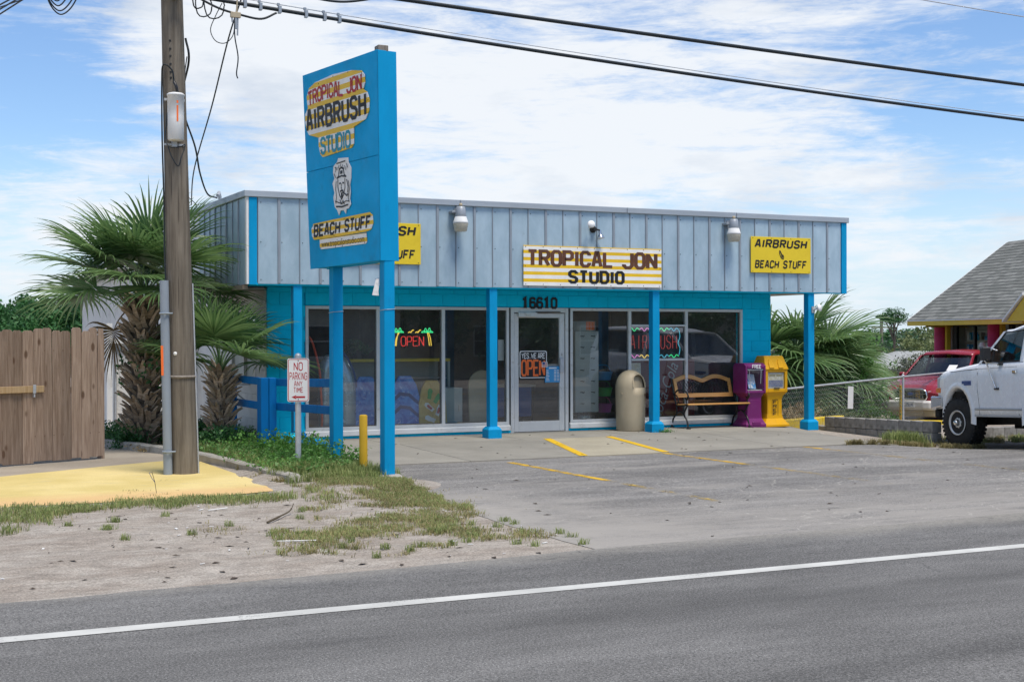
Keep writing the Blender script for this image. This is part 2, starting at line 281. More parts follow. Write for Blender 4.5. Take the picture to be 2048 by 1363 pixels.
def m_plank(name, a, b, knots=True):
    """Weathered board: grain along local Z, knots, board-to-board tone."""
    t = NT(name); r = t.rand(); of = t.N('ShaderNodeCombineXYZ'); t.L(t.M('MULTIPLY', r, 37.), of.inputs[0]); t.L(t.M('MULTIPLY', r, 91.), of.inputs[2])
    ad = t.N('ShaderNodeVectorMath', operation='ADD'); t.L(t.co((1, 1, .06)), ad.inputs[0]); t.L(of.outputs[0], ad.inputs[1])
    ad2 = t.N('ShaderNodeVectorMath', operation='ADD'); t.L(t.co((1, 1, 1)), ad2.inputs[0]); t.L(of.outputs[0], ad2.inputs[1])
    g = t.noise(34, 6, .65, vec=ad.outputs[0], dist=.6); c = t.mix(t.ramp(g, .3, .7), a, b); c = t.mul(c, t.M('MULTIPLY_ADD', r, .55, .72))
    c = t.mix(t.ramp(t.noise(7, 6, .6, vec=ad.outputs[0]), .55, .75, 0, .6), c, [x*.55 for x in a])
    if knots:
        v = t.N('ShaderNodeTexVoronoi'); v.inputs['Scale'].default_value = 1.0; mp = t.N('ShaderNodeMapping'); mp.inputs['Scale'].default_value = (5, 5, 2.4); t.L(ad2.outputs[0], mp.inputs[0]); t.L(mp.outputs[0], v.inputs['Vector'])
        c = t.mix(t.ramp(v.outputs['Distance'], .19, .10, 0, .8), c, (.085, .042, .022))
    t.bump(g, .35, .004); return t.fin(c, .85, 0, .2)
MT['plank'] = m_plank('weathered_plank', (.215, .148, .105), (.36, .27, .205)); MT['new_wood'] = m_plank('pale_timber', (.33, .22, .11), (.43, .31, .18)); MT['grey_wood'] = m_plank('grey_timber', (.16, .14, .12), (.26, .23, .20))
def m_benchwood():
    t = NT('varnished_bench_wood'); g = t.noise(16, 6, .6, (.12, 1, 1), dist=.5); c = t.mix(t.ramp(g, .3, .7), (.50, .235, .06), (.66, .36, .12)); t.bump(g, .1, .002); return t.fin(c, .4, 0, .45)
MT['bench_wood'] = m_benchwood()
def m_pole():
    t = NT('utility_pole_wood'); g = t.noise(22, 7, .68, (1, 1, .05), dist=.4); c = t.mix(t.ramp(g, .3, .7), (.125, .105, .082), (.225, .195, .155))
    c = t.mul(c, t.ramp(t.noise(1.2, 5, .6, (1, 1, .5)), .3, .7, .8, 1.15)); c = t.mix(t.ramp(t.noise(26, 3, .5, (1, 1, .03), (7, 1, 0)), .67, .72, 0, .6), c, (.05, .04, .033)); t.bump(g, .8, .01); return t.fin(c, .9, 0, .15)
MT['pole'] = m_pole()
def m_metal_panel():
    t = NT('weathered_metal_panel'); r = t.rand(); of = t.N('ShaderNodeCombineXYZ'); t.L(t.M('MULTIPLY', r, 53.), of.inputs[0]); t.L(t.M('MULTIPLY', r, 17.), of.inputs[2])
    ad = t.N('ShaderNodeVectorMath', operation='ADD'); t.L(t.co((1, 1, .45)), ad.inputs[0]); t.L(of.outputs[0], ad.inputs[1])
    c = t.mix(t.ramp(t.noise(2.6, 8, .66, vec=ad.outputs[0]), .32, .68), (.31, .425, .50), (.42, .54, .62)); c = t.mul(c, t.M('MULTIPLY_ADD', r, .12, .94))
    c = t.mix(t.ramp(t.noise(4.5, 9, .72, vec=ad.outputs[0], dist=.8), .60, .75, 0, .6), c, (.20, .24, .285)); c = t.mix(t.ramp(t.noise(9, 9, .75, vec=ad.outputs[0], dist=1.2), .62, .74, 0, .5), c, (.54, .56, .58))
    t.bump(t.noise(5, 3, .5, (1, 1, .3)), .12, .01); return t.fin(c, .48, .15, .4)
MT['metal_panel'] = m_metal_panel(); MT['coping'] = std('metal_coping', (.38, .42, .46), .45, .2, var=.1, vs=2, bump=.05, sc=(.3, 1, 1)); MT['batten'] = std('metal_batten', (.27, .305, .345), .5, .15, var=.1)
def m_glass(name, tint, rough=0., ior=1.5, refl=1., dust=0.):
    t = NT(name); t.t.nodes.remove(t.b); tr = t.N('ShaderNodeBsdfTransparent'); tr.inputs[0].default_value = tint+(1,); gl = t.N('ShaderNodeBsdfGlossy'); gl.inputs['Roughness'].default_value = rough; gl.inputs[0].default_value = (.95, .97, 1, 1)
    fr = t.N('ShaderNodeFresnel'); fr.inputs[0].default_value = ior; ge = t.N('ShaderNodeNewGeometry'); f = t.M('MULTIPLY', t.M('MULTIPLY', fr.outputs[0], refl), t.M('SUBTRACT', 1.0, ge.outputs['Backfacing']))
    mx = t.N('ShaderNodeMixShader'); t.L(f, mx.inputs[0]); t.L(tr.outputs[0], mx.inputs[1]); t.L(gl.outputs[0], mx.inputs[2]); t.L(mx.outputs[0], t.out.inputs[0])
    if dust:
        df = t.N('ShaderNodeBsdfDiffuse'); df.inputs[0].default_value = (.6, .6, .58, 1); m2 = t.N('ShaderNodeMixShader'); t.L(t.ramp(t.noise(2.2, 8, .7, (1, 1, .6)), .3, .75, dust*.35, dust*1.8), m2.inputs[0]); t.L(mx.outputs[0], m2.inputs[1]); t.L(df.outputs[0], m2.inputs[2]); t.L(m2.outputs[0], t.out.inputs[0])
    return t.m
MT['glass'] = m_glass('shop_glass', (.74, .78, .78), 0, 1.62, 2.0, .035); MT['car_glass'] = m_glass('vehicle_glass', (.40, .45, .45), 0, 1.55, 1.2); MT['store_glass'] = m_glass('store_glass', (.88, .90, .89), 0, 1.6, 3.2); MT['clear'] = m_glass('clear_plastic', (.85, .86, .85), .04)
def m_emit(name, col, st):
    t = NT(name); t.b.inputs['Emission Color'].default_value = col+(1,); t.b.inputs['Emission Strength'].default_value = st; return t.fin([c*.5 for c in col], .4)
MT['neon_red'] = m_emit('neon_red', (1., .06, .05), .36); MT['neon_green'] = m_emit('neon_green', (.06, .85, .30), .45); MT['neon_yellow'] = m_emit('neon_yellow', (.9, .6, .08), .5); MT['neon_dim'] = m_emit('neon_dim_red', (.85, .10, .08), .16); MT['neon_pink'] = m_emit('neon_pink', (.9, .25, .7), .35); MT['neon_blue'] = m_emit('neon_blue', (.1, .6, .8), .3); MT['tube_light'] = m_emit('ceiling_tube', (.85, .95, 1.), 1.2)
def m_stripes(name, period, off, frac=.5):
    t = NT(name); z = t.sep(t.co())[2]; f = t.M('FRACT', t.M('DIVIDE', t.M('ADD', z, off), period)); c = t.mix(t.M('GREATER_THAN', f, frac), (.80, .50, .008), (.82, .81, .78)); c = t.mul(c, t.ramp(t.noise(3), .3, .7, .94, 1.05)); return t.fin(c, .45)
def m_shingle():
    t = NT('roof_shingle'); r = t.rand(); b = t.N('ShaderNodeTexBrick'); b.offset = .5
    b.inputs['Scale'].default_value = 1.0; b.inputs['Mortar Size'].default_value = .006; b.inputs['Brick Width'].default_value = .30; b.inputs['Row Height'].default_value = .6; b.inputs['Color1'].default_value = (.125, .135, .125, 1); b.inputs['Color2'].default_value = (.25, .255, .24, 1); b.inputs['Mortar'].default_value = (.06, .06, .06, 1)
    of = t.N('ShaderNodeCombineXYZ'); t.L(t.M('MULTIPLY', r, 43.), of.inputs[0]); ad = t.N('ShaderNodeVectorMath', operation='ADD'); t.L(t.co(), ad.inputs[0]); t.L(of.outputs[0], ad.inputs[1]); t.L(ad.outputs[0], b.inputs['Vector'])
    c = t.mix(.35, b.outputs['Color'], t.mix(t.noise(14, 5, .7), (.15, .12, .12), (.22, .25, .22))); t.bump(t.noise(90), .5, .005); return t.fin(c, .95, 0, .1)
MT['shingle'] = m_shingle()
def m_board(name, base, c2, c3, sc):
    t = NT(name); n1 = t.noise(sc, 5, .6, dist=1.2); c = t.mix(t.ramp(n1, .35, .65), base, c2); c = t.mix(t.ramp(t.noise(sc*1.7, 5, .6, (1, 1, 1), (6, 2, 9), 2.), .58, .66, 0, .8), c, c3); return t.fin(c, .35)
MT['board_blue'] = m_board('blue_wave_print', (.03, .13, .52), (.12, .35, .78), (.45, .62, .85), 5.5); MT['board_yellow'] = m_board('yellow_print', (.55, .36, .07), (.66, .47, .13), (.45, .27, .05), 3.5)
MT['paper'] = m_board('printed_paper', (.66, .60, .40), (.76, .74, .66), (.22, .24, .34), 12); MT['brochure'] = m_board('blue_brochure', (.75, .78, .8), (.03, .27, .62), (.75, .62, .15), 11); MT['tan_board'] = std('tan_foam', (.44, .37, .24), .55, var=.12, vs=2)

# ------------------------------------------------------------------ builders
V = Vector
class MB:
    """Collects faces and links them as one mesh object."""
    def __init__(s): s.v = []; s.f = []; s.sm = []
    def add(s, vs, fs, smooth=False):
        o = len(s.v); s.v += [tuple(p) for p in vs]; s.f += [tuple(i+o for i in f) for f in fs]; s.sm += [smooth]*len(fs); return s
    def box(s, x0, y0, z0, x1, y1, z1, M=None):
        x0, x1 = min(x0, x1), max(x0, x1); y0, y1 = min(y0, y1), max(y0, y1); z0, z1 = min(z0, z1), max(z0, z1)
        vs = [V((x, y, z)) for z in (z0, z1) for y in (y0, y1) for x in (x0, x1)]
        if M is not None: vs = [M @ p for p in vs]
        return s.add(vs, [(0, 2, 3, 1), (4, 5, 7, 6), (0, 1, 5, 4), (2, 6, 7, 3), (0, 4, 6, 2), (1, 3, 7, 5)])
    def frame(s, o, u, v, n, u0, v0, u1, v1, d0, d1):
        """box in the axes u, v, n at o"""
        o, u, v, n = V(o), V(u), V(v), V(n)
        P = lambda a, b, c: o+u*a+v*b+n*c
        vs = [P(a, b, c) for c in (d0, d1) for b in (v0, v1) for a in (u0, u1)]
        return s.add(vs, [(0, 2, 3, 1), (4, 5, 7, 6), (0, 1, 5, 4), (2, 6, 7, 3), (0, 4, 6, 2), (1, 3, 7, 5)])
    def prism(s, poly, fn, d0, d1, smooth=False):
        """polygon (a, b) swept from d0 to d1; fn(a, b, d) gives the point"""
        n = len(poly); vs = [fn(a, b, d0) for a, b in poly]+[fn(a, b, d1) for a, b in poly]
        return s.add(vs, [tuple(range(n))[::-1], tuple(range(n, 2*n))]+[(i, (i+1) % n, n+(i+1) % n, n+i) for i in range(n)], smooth)
    def tube(s, pts, r, n=8, cap=True, closed=False, smooth=True):
        pts = [V(p) for p in pts]; m = len(pts); rs = r if isinstance(r, (list, tuple)) else [r]*m; vs = []; pn = None
        for i, p in enumerate(pts):
            a = pts[(i-1) % m] if (i or closed) else p; b = pts[(i+1) % m] if (i < m-1 or closed) else p
            t = (b-a); t = t.normalized() if t.length > 1e-9 else V((0, 0, 1))
            if pn is None: pn = t.orthogonal().normalized()
            else:
                pn = pn-t*pn.dot(t); pn = pn.normalized() if pn.length > 1e-6 else t.orthogonal().normalized()
            bn = t.cross(pn)
            for k in range(n): vs.append(p+(pn*math.cos(2*PI*k/n)+bn*math.sin(2*PI*k/n))*rs[i])
        fs = [(i*n+k, i*n+(k+1) % n, ((i+1) % m)*n+(k+1) % n, ((i+1) % m)*n+k) for i in range(m if closed else m-1) for k in range(n)]
        s.add(vs, fs, smooth)
        if cap and not closed: s.add(vs[:n], [tuple(range(n))[::-1]]); s.add(vs[-n:], [tuple(range(n))])
        return s
    def lathe(s, prof, n=24, c=(0, 0, 0), M=None, smooth=True, cap=True):
        vs = [V((c[0]+r*math.cos(2*PI*k/n), c[1]+r*math.sin(2*PI*k/n), c[2]+z)) for r, z in prof for k in range(n)]
        if M is not None: vs = [M @ p for p in vs]
        fs = [(i*n+k, i*n+(k+1) % n, (i+1)*n+(k+1) % n, (i+1)*n+k) for i in range(len(prof)-1) for k in range(n)]
        s.add(vs, fs, smooth)
        if cap and prof[0][0] > 1e-4: s.add(vs[:n], [tuple(range(n))[::-1]])
        if cap and prof[-1][0] > 1e-4: s.add(vs[-n:], [tuple(range(n))])
        return s
    def loft(s, rings, cap=True, smooth=True, closed=True):
        n = len(rings[0]); vs = [p for r in rings for p in r]; kk = n if closed else n-1
        s.add(vs, [(i*n+k, i*n+(k+1) % n, (i+1)*n+(k+1) % n, (i+1)*n+k) for i in range(len(rings)-1) for k in range(kk)], smooth)
        if cap: s.add(rings[0], [tuple(range(n))[::-1]]); s.add(rings[-1], [tuple(range(n))])
        return s
    def build(s, name, m, parent=None, off=None, bevel=0, seg=1, fix=True, world=False):
        me = bpy.data.meshes.new(name)
        o = V(off) if off is not None else (parent.location if (world and parent) else V((0, 0, 0)))
        me.from_pydata([(p[0]-o[0], p[1]-o[1], p[2]-o[2]) for p in s.v], [], s.f)
        me.polygons.foreach_set('use_smooth', s.sm)
        if fix:
            bm = bmesh.new(); bm.from_mesh(me); bmesh.ops.recalc_face_normals(bm, faces=bm.faces); bm.to_mesh(me); bm.free()
        me.materials.append(m if not isinstance(m, str) else MT[m]); me.update()
        ob = bpy.data.objects.new(name, me); COL.objects.link(ob)
        if parent: ob.parent = parent
        if bevel:
            md = ob.modifiers.new('bevel', 'BEVEL'); md.width = bevel; md.segments = seg; md.limit_method = 'ANGLE'; md.angle_limit = rad(40)
        return ob
def npmesh(name, verts, faces, m, parent=None, tone=None, smooth=False):
    """verts (N,3), faces (M,k) arrays, one tone per face"""
    me = bpy.data.meshes.new(name); k = faces.shape[1]
    me.vertices.add(len(verts)); me.vertices.foreach_set('co', np.ascontiguousarray(verts, dtype=np.float32).ravel())
    me.loops.add(faces.size); me.loops.foreach_set('vertex_index', np.ascontiguousarray(faces, dtype=np.int32).ravel())
    me.polygons.add(len(faces)); me.polygons.foreach_set('loop_start', np.arange(0, faces.size, k, dtype=np.int32)); me.polygons.foreach_set('loop_total', np.full(len(faces), k, dtype=np.int32))
    me.update(calc_edges=True)
    if smooth: me.polygons.foreach_set('use_smooth', np.ones(len(faces), dtype=bool))
    if tone is not None:
        a = me.attributes.new('tone', 'FLOAT', 'FACE'); a.data.foreach_set('value', np.ascontiguousarray(tone, dtype=np.float32))
    me.materials.append(MT[m] if isinstance(m, str) else m)
    ob = bpy.data.objects.new(name, me); COL.objects.link(ob)
    if parent: ob.parent = parent
    return ob
def tag(o, label, cat, group=None):
    o['label'] = label; o['category'] = cat
    if group: o['group'] = group
    return o
def thing(name, label, cat, loc=(0, 0, 0), rz=0., group=None):
    o = bpy.data.objects.new(name, None); COL.objects.link(o); o.location = loc; o.rotation_euler = (0, 0, rz); o.empty_display_size = .2
    return tag(o, label, cat, group)
def setting(o, kind='structure'): o['kind'] = kind; return o
def root(name, loc=(0, 0, 0)):
    o = bpy.data.objects.new(name, None); COL.objects.link(o); o.location = loc; return o
def share(o, parent, loc, rot=None, scale=None):
    """one more piece like o (same mesh), parented"""
    c = o.copy(); COL.objects.link(c); c.parent = parent; c.location = loc
    if rot is not None: c.rotation_euler = rot
    if scale is not None: c.scale = scale
    return c
def ss(a, b, x):
    t = min(1, max(0, (x-a)/(b-a))); return t*t*(3-2*t)
def nz(x, y, sc, seed=0.): return mnoise.noise(V((x*sc+seed*7.1, y*sc-seed*3.7, seed)))
def nprng(): return RNG
def pt(px, d, z=0.):
    """world point at photo column px, d metres into the view (used for far scenery only)"""
    la = (px-1024)/2741.5*d; return (.4373*d+.8993*la, .8993*d-.4373*la, z)

# ---- lettering: every letter is a set of strokes on a 4 x 6 grid
GL = {'A': ['0,0 1.5,6 2.5,6 4,0', '.8,2 3.2,2'], 'B': ['0,0 0,6 3,6 3.8,5.2 3.8,4 3,3.2 0.4,3.2', '3,3.2 4,2.2 4,.9 3,0 0,0'], 'C': ['4,4.6 4,5 3,6 1,6 0,5 0,1 1,0 3,0 4,1 4,1.5'],
      'D': ['0,0 0,6 2.8,6 4,4.8 4,1.2 2.8,0 0,0'], 'E': ['4,6 0,6 0,0 4,0', '.4,3.1 3.2,3.1'], 'F': ['4,6 0,6 0,0', '.4,3.1 3.2,3.1'], 'G': ['4,4.8 3,6 1,6 0,5 0,1 1,0 3,0 4,1 4,3 2.4,3'],
      'H': ['0,0 0,6', '4,0 4,6', '.4,3.1 3.6,3.1'], 'I': ['2,0 2,6'], 'J': ['0,1.4 0,1 1,0 3,0 4,1 4,6'], 'K': ['0,0 0,6', '4,6 .4,2.9 4,0'], 'L': ['0,6 0,0 4,0'], 'M': ['0,0 0,6', '4,0 4,6', '.2,5.6 2,2.4 3.8,5.6'],
      'N': ['0,0 0,6', '4,0 4,6', '.2,5.6 3.8,.4'], 'O': ['1,0 3,0 4,1 4,5 3,6 1,6 0,5 0,1 c'], 'P': ['0,0 0,6 3,6 4,5.2 4,3.6 3,2.8 .4,2.8'], 'R': ['0,0 0,6 3,6 4,5.2 4,3.8 3,3 .4,3', '2.4,2.6 4,0'],
      'S': ['4,4.8 4,5 3,6 1,6 0,5.2 0,4 .9,3.2 3.1,2.8 4,2 4,.9 3,0 1,0 0,1 0,1.3'], 'T': ['0,6 4,6', '2,0 2,5.6'], 'U': ['0,6 0,1 1,0 3,0 4,1 4,6'], 'V': ['0,6 2,0 4,6'], 'W': ['0,6 1,0 2,4 3,0 4,6'],
      'Y': ['0,6 2,3 4,6', '2,0 2,2.6'], '1': ['1,5 2,6 2,0'], '6': ['4,5 3,6 1,6 0,5 0,1 1,0 3,0 4,1 4,2.4 3,3.4 .4,3.4'], '0': ['1,0 3,0 4,1 4,5 3,6 1,6 0,5 0,1 c'], '.': ['1.6,.2 2.2,.2'], '-': ['.6,3 3.4,3'], '2': ['0,5 1,6 3,6 4,5 4,4 0,0 4,0'], '5': ['4,6 0,6 0,3.5 3,3.5 4,2.6 4,1 3,0 0,0'], 'Z': ['0,6 4,6 0,0 4,0'], '7': ['0,6 4,6 1.4,0'], '4': ['3,0 3,6 0,2 4,2'], '8': ['1,0 3,0 4,1 4,2.2 3,3.1 4,4 4,5.2 3,6 1,6 0,5.2 0,4 1,3.1 0,2.2 0,1 c']}
def strokes(ch): return [[tuple(map(float, q.split(','))) for q in st.replace(' c', '').split()] for st in GL.get(ch, [])], [st.endswith(' c') for st in GL.get(ch, [])]
def ribbon(mb, pts, w, fn, z, closed=False, wy=None):
    """flat stroke with mitred corners; fn(x, y, z) places it"""
    wy = wy or w; n = len(pts); L, R = [], []
    for i, p in enumerate(pts):
        a = pts[(i-1) % n] if (i or closed) else None; b = pts[(i+1) % n] if (i < n-1 or closed) else None
        ds = []
        for q0, q1 in ((a, p), (p, b)):
            if q0 is None or q1 is None: continue
            dx, dy = q1[0]-q0[0], q1[1]-q0[1]; l = math.hypot(dx, dy) or 1; ds.append((dx/l, dy/l))
        nx = -sum(d[1] for d in ds); ny = sum(d[0] for d in ds); l = math.hypot(nx, ny) or 1; nx /= l; ny /= l
        k = 1/max(.5, nx*-ds[0][1]+ny*ds[0][0]); L.append((p[0]+nx*w*k, p[1]+ny*wy*k)); R.append((p[0]-nx*w*k, p[1]-ny*wy*k))
    vs = [fn(x, y, z) for x, y in L]+[fn(x, y, z) for x, y in R]
    mb.add(vs, [(i, (i+1) % n, n+(i+1) % n, n+i) for i in range(n if closed else n-1)])
def text(mb, s, o, u, v, n, height, width=None, wt=.55, slant=0., serif=0., gap=1.5, lift=.003, ratio=None, bold_y=None):
    """letters on the plane at o: u along, v up, n out; width fits the whole word"""
    o, u, v, n = V(o), V(u), V(v), V(n); k = height/6; x = 0.; pos = []
    adv = {'I': .9, '1': 1.6, '.': .9, ' ': 2.6, 'M': 5.0, 'W': 5.0}
    for ch in s:
        pos.append(x); x += adv.get(ch, 4.0)+(gap if ch != ' ' else 0)
    tot = x-gap; kx = (width/tot) if width else k*(ratio or .8)
    for ch, px in zip(s, pos):
        sts, cl = strokes(ch); wide = adv.get(ch, 4.0)/4.0; j = 0; shift = -1.55 if ch == 'I' else (-.7 if ch == '1' else 0)
        if ch in 'I1.': wide = 1
        if ch == '.': shift = -1.5
        fn = lambda a, b, z: o+u*((px+a*wide+shift+slant*b)*kx)+v*(b*k)+n*z
        for st, c in zip(sts, cl):
            ribbon(mb, st, wt, fn, lift+j*.0004, c, (bold_y or wt)); j += 1
            if serif and not c:
                for e, q in ((st[0], st[1]), (st[-1], st[-2])):
                    if abs(e[0]-q[0]) < abs(e[1]-q[1]): ribbon(mb, [(e[0]-serif, e[1]), (e[0]+serif, e[1])], .28, fn, lift+j*.0004)
                    else: ribbon(mb, [(e[0], e[1]-serif*.6), (e[0], e[1]+serif*.6)], .28, fn, lift+j*.0004)
                    j += 1
def fonttext(name, s, loc, rot, size, m, parent, width=None, shear=0., offset=0.):
    c = bpy.data.curves.new(name, 'FONT'); c.body = s; c.size = size; c.align_x = 'CENTER'; c.align_y = 'CENTER'; c.shear = shear; c.offset = offset; c.resolution_u = 3
    t = bpy.data.objects.new(name, c); COL.objects.link(t); bpy.context.view_layer.update()
    me = bpy.data.meshes.new_from_object(t.evaluated_get(bpy.context.evaluated_depsgraph_get())); bpy.data.objects.remove(t)
    me.materials.clear(); me.materials.append(MT[m]); o = bpy.data.objects.new(name, me); COL.objects.link(o); o.parent = parent; o.location = loc; o.rotation_euler = rot
    if width:
        xs = [v.co.x for v in me.vertices]; w = max(xs)-min(xs); o.scale = (width/w, 1, 1)
    return o
def rrect(x0, y0, x1, y1, r, n=5):
    P = []
    for cx_, cy_, a0 in ((x1-r, y0+r, -90), (x1-r, y1-r, 0), (x0+r, y1-r, 90), (x0+r, y0+r, 180)):
        for i in range(n+1):
            a = rad(a0+90*i/n); P.append((cx_+r*math.cos(a), cy_+r*math.sin(a)))
    return P
def bez(pts, n=8):
    """smooth curve through points (Catmull-Rom)"""
    pts = [V(p) for p in pts]; P = [pts[0]*2-pts[1]]+pts+[pts[-1]*2-pts[-2]]; out = []
    for i in range(1, len(P)-2):
        a, b, c, d = P[i-1:i+3]
        for k in range(n):
            t = k/n; out.append(.5*((2*b)+(c-a)*t+(2*a-5*b+4*c-d)*t*t+(3*b-a-3*c+d)*t**3))
    return out+[pts[-1]]
def sag(a, b, s, n=14):
    a, b = V(a), V(b); return [a.lerp(b, i/n)-V((0, 0, s*4*(i/n)*(1-i/n))) for i in range(n+1)]

# ------------------------------------------------------------------ ground
def gz(x, y):
    z = -.17*ss(14.3, 17.2, x)*ss(14.7, 17.5, y); z -= .20*ss(17.5, 20.5, x)*ss(18.5, 22, y)
    d = .4373*x+.8993*y; z -= 2.6*ss(44, 78, d); z -= .12*ss(22, 26, y)*(1-ss(16, 18, x)); return z
def lot_left(y):
    P = [(9.3, 5.5), (9.73, 5.43), (10.4, 5.40), (11.4, 5.43), (12.9, 5.54), (15.15, 5.84), (16.3, 5.97), (17.26, 6.05)]
    for (a, xa), (b, xb) in zip(P, P[1:]):
        if y <= b: return xa+(xb-xa)*(y-a)/(b-a)
    return 6.05
def terrain():
    xs = [-500, -250, -120, -60, -30, -15, -8, -4]+[i*.22 for i in range(-9, 37)]+[8.4+i*.6 for i in range(27)]+[26, 30, 36, 44, 54, 68, 90, 130, 250, 500]
    ys = [-300, -150, -80, -40, -20, -10, -4, 0, 4, 7]+[9+i*.2 for i in range(66)]+[23, 24, 25, 26, 28, 30, 33, 37, 42, 48, 56, 66, 80, 100, 150, 300, 800]
    mb = MB(); vs = []
    for y in ys:
        for x in xs:
            z = gz(x, y)
            m = (1-ss(lot_left(y)-1.0, lot_left(y)-.1, x))*ss(9.5, 10.2, y)*(1-ss(14.2, 15.0, y) if x < 4.3 else 1-ss(16.6, 17.4, y))
            z += m*(.020+.022*nz(x, y, 1.6, 1)+.016*nz(x, y, 4.5, 2)+.010*nz(x, y, 9, 3))
            z += .05*math.exp(-((x-5.35)**2/.35+(y-15.0)**2/.35))+.03*math.exp(-((x-4.75)**2/.3+(y-14.4)**2/.2))
            if 4.5 < x < 6.0 and 15.7 < y < 21: z += .06
            if m > 0: z = max(z, gz(x, y)+.001)
            vs.append((x, y, z-.001))
    nx = len(xs); mb.add(vs, [(j*nx+i, j*nx+i+1, (j+1)*nx+i+1, (j+1)*nx+i) for j in range(len(ys)-1) for i in range(nx-1)], True)
    return setting(mb.build('ground', 'sand', fix=False))
terrain()
def sheet(name, m, xs_of_y, ys, dz, nx=40, kind='structure'):
    mb = MB(); vs = []
    for y in ys:
        a, b = xs_of_y(y)
        for i in range(nx+1):
            x = a+(b-a)*(i/nx); vs.append((x, y, gz(x, y)+dz))
    n = nx+1; mb.add(vs, [(j*n+i, j*n+i+1, (j+1)*n+i+1, (j+1)*n+i) for j in range(len(ys)-1) for i in range(nx)], True)
    return setting(mb.build(name, m, fix=False), kind)
def road():
    mb = MB(); xs = [-250, -120, -60, -30, -15, -8]+[-4+i*.25 for i in range(113)]+[26, 32, 45, 70, 120, 250]; vs = []
    for x in xs:
        ye = 9.33+.33*ss(0, 7, x)+.25*ss(7, 14, x)+.05*nz(x, 0, 1.1, 4)+.03*nz(x, 0, 3.7, 5); vs += [(x, .2+.1*nz(x, 3, .9, 6), .008), (x, 4.6, .02), (x, ye-.4, .009), (x, ye, .007)]
    mb.add(vs, [(i*4+k, i*4+4+k, i*4+5+k, i*4+1+k) for i in range(len(xs)-1) for k in range(3)], True); setting(mb.build('road', 'asphalt', fix=False))
    mb = MB(); zr = lambda y: .02-.011*(y-4.6)/4.3
    mb.add([(x, y, zr(y)+.004) for x in (-250, 250) for y in (8.105, 8.255)], [(0, 2, 3, 1)]); setting(mb.build('road_edge_line', 'edge_line', fix=False))
    mb = MB()
    for y in (4.45, 4.63): mb.add([(x, y+e, .0245) for x in (-250, 250) for e in (0, .1)], [(0, 2, 3, 1)])
    setting(mb.build('road_centre_line', 'stripe', fix=False))
road()
ysl = [9.2+.16*i for i in range(51)]
sheet('parking_lot', 'lot_asphalt', lambda y: (lot_left(y)+.09*nz(y, 1, 1.9, 7)+.06*nz(y, 2, 5.3, 8), 46.), ysl, .0035, 120)
def strip_line(name, m, x0, y0, x1, y1, w, dz, n=24):
    mb = MB(); vs = []
    for i in range(n+1):
        t = i/n; x, y = x0+(x1-x0)*t, y0+(y1-y0)*t; vs += [(x-w/2, y, gz(x-w/2, y)+dz), (x+w/2, y, gz(x+w/2, y)+dz)]
    mb.add(vs, [(2*i, 2*i+1, 2*i+3, 2*i+2) for i in range(n)], True); return setting(mb.build(name, m, fix=False))
for x0, y0, x1, y1, m in ((8.18, 16.9, 8.17, 14.2, 'stripe'), (8.17, 14.2, 8.15, 11.9, 'stripe_old'), (10.86, 17.2, 10.88, 15.2, 'stripe'), (10.88, 15.2, 10.9, 12.4, 'stripe_old'), (13.42, 17.18, 13.44, 16.4, 'stripe'), (13.44, 16.4, 13.5, 12.6, 'stripe_old'), (16.2, 17.1, 16.2, 12.8, 'stripe_old')):
    strip_line('parking_stripe', m, x0, y0, x1, y1, .11, .0075)

# concrete walk: poured slabs side by side, ramp between them
def wz(x, y): return .075*ss(16.0, 21.3, y)*.9+.004+(gz(x, y) if y < 19.8 else gz(x, y)*max(0, (21.3-y)/1.5))
walk = setting(root('walkway', (6, 17.25, 0)))
def slab(poly, m, name='slab'):
    """poly: front-left, front-right, back-right, back-left"""
    mb = MB(); (a, b, c, d) = poly; n = 8; top = []
    for j in range(n+1):
        t = j/n; l = (a[0]+(d[0]-a[0])*t, a[1]+(d[1]-a[1])*t); r = (b[0]+(c[0]-b[0])*t, b[1]+(c[1]-b[1])*t)
        for i in range(n+1):
            s_ = i/n; x = l[0]+(r[0]-l[0])*s_; y = l[1]+(r[1]-l[1])*s_; top.append((x, y, wz(x, y)))
    k = n+1; fs = [(j*k+i, j*k+i+1, (j+1)*k+i+1, (j+1)*k+i) for j in range(n) for i in range(n)]; mb.add(top, fs, True)
    ring = [i for i in range(k)]+[j*k+n for j in range(1, k)]+[n*k+i for i in range(n-1, -1, -1)]+[j*k for j in range(n-1, 0, -1)]
    R = [top[i] for i in ring]; m2 = len(R); mb.add(R+[(x, y, z-.4) for x, y, z in R], [(i, m2+i, m2+(i+1) % m2, (i+1) % m2) for i in range(m2)])
    return mb.build(name, m, walk, off=walk.location, fix=False)
g = .006
J = [6.02, 7.75, 9.535]
for i in range(2): slab([(J[i]+g, 17.25), (J[i+1]-g, 17.25), (J[i+1]+(.78 if i else 0)-g, 19.93), (J[i]+g, 19.93)], 'concrete')
slab([(9.54, 17.25), (10.955, 17.25), (11.47, 19.93), (10.32, 19.93)], 'pebble_concrete', 'ramp')
slab([(10.965, 17.25), (13.1, 17.25), (13.35, 19.93), (11.48, 19.93)], 'concrete'); slab([(13.11, 17.25), (15.36, 17.25), (15.85, 19.93), (13.36, 19.93)], 'concrete')
JJ = [4.9, 7.6, 9.9, 11.9, 13.8, 15.95]
for a, b in zip(JJ, JJ[1:]): slab([(a+g, 19.942), (b-g, 19.942), (b-g, 21.36), (a+g, 21.36)], 'concrete')
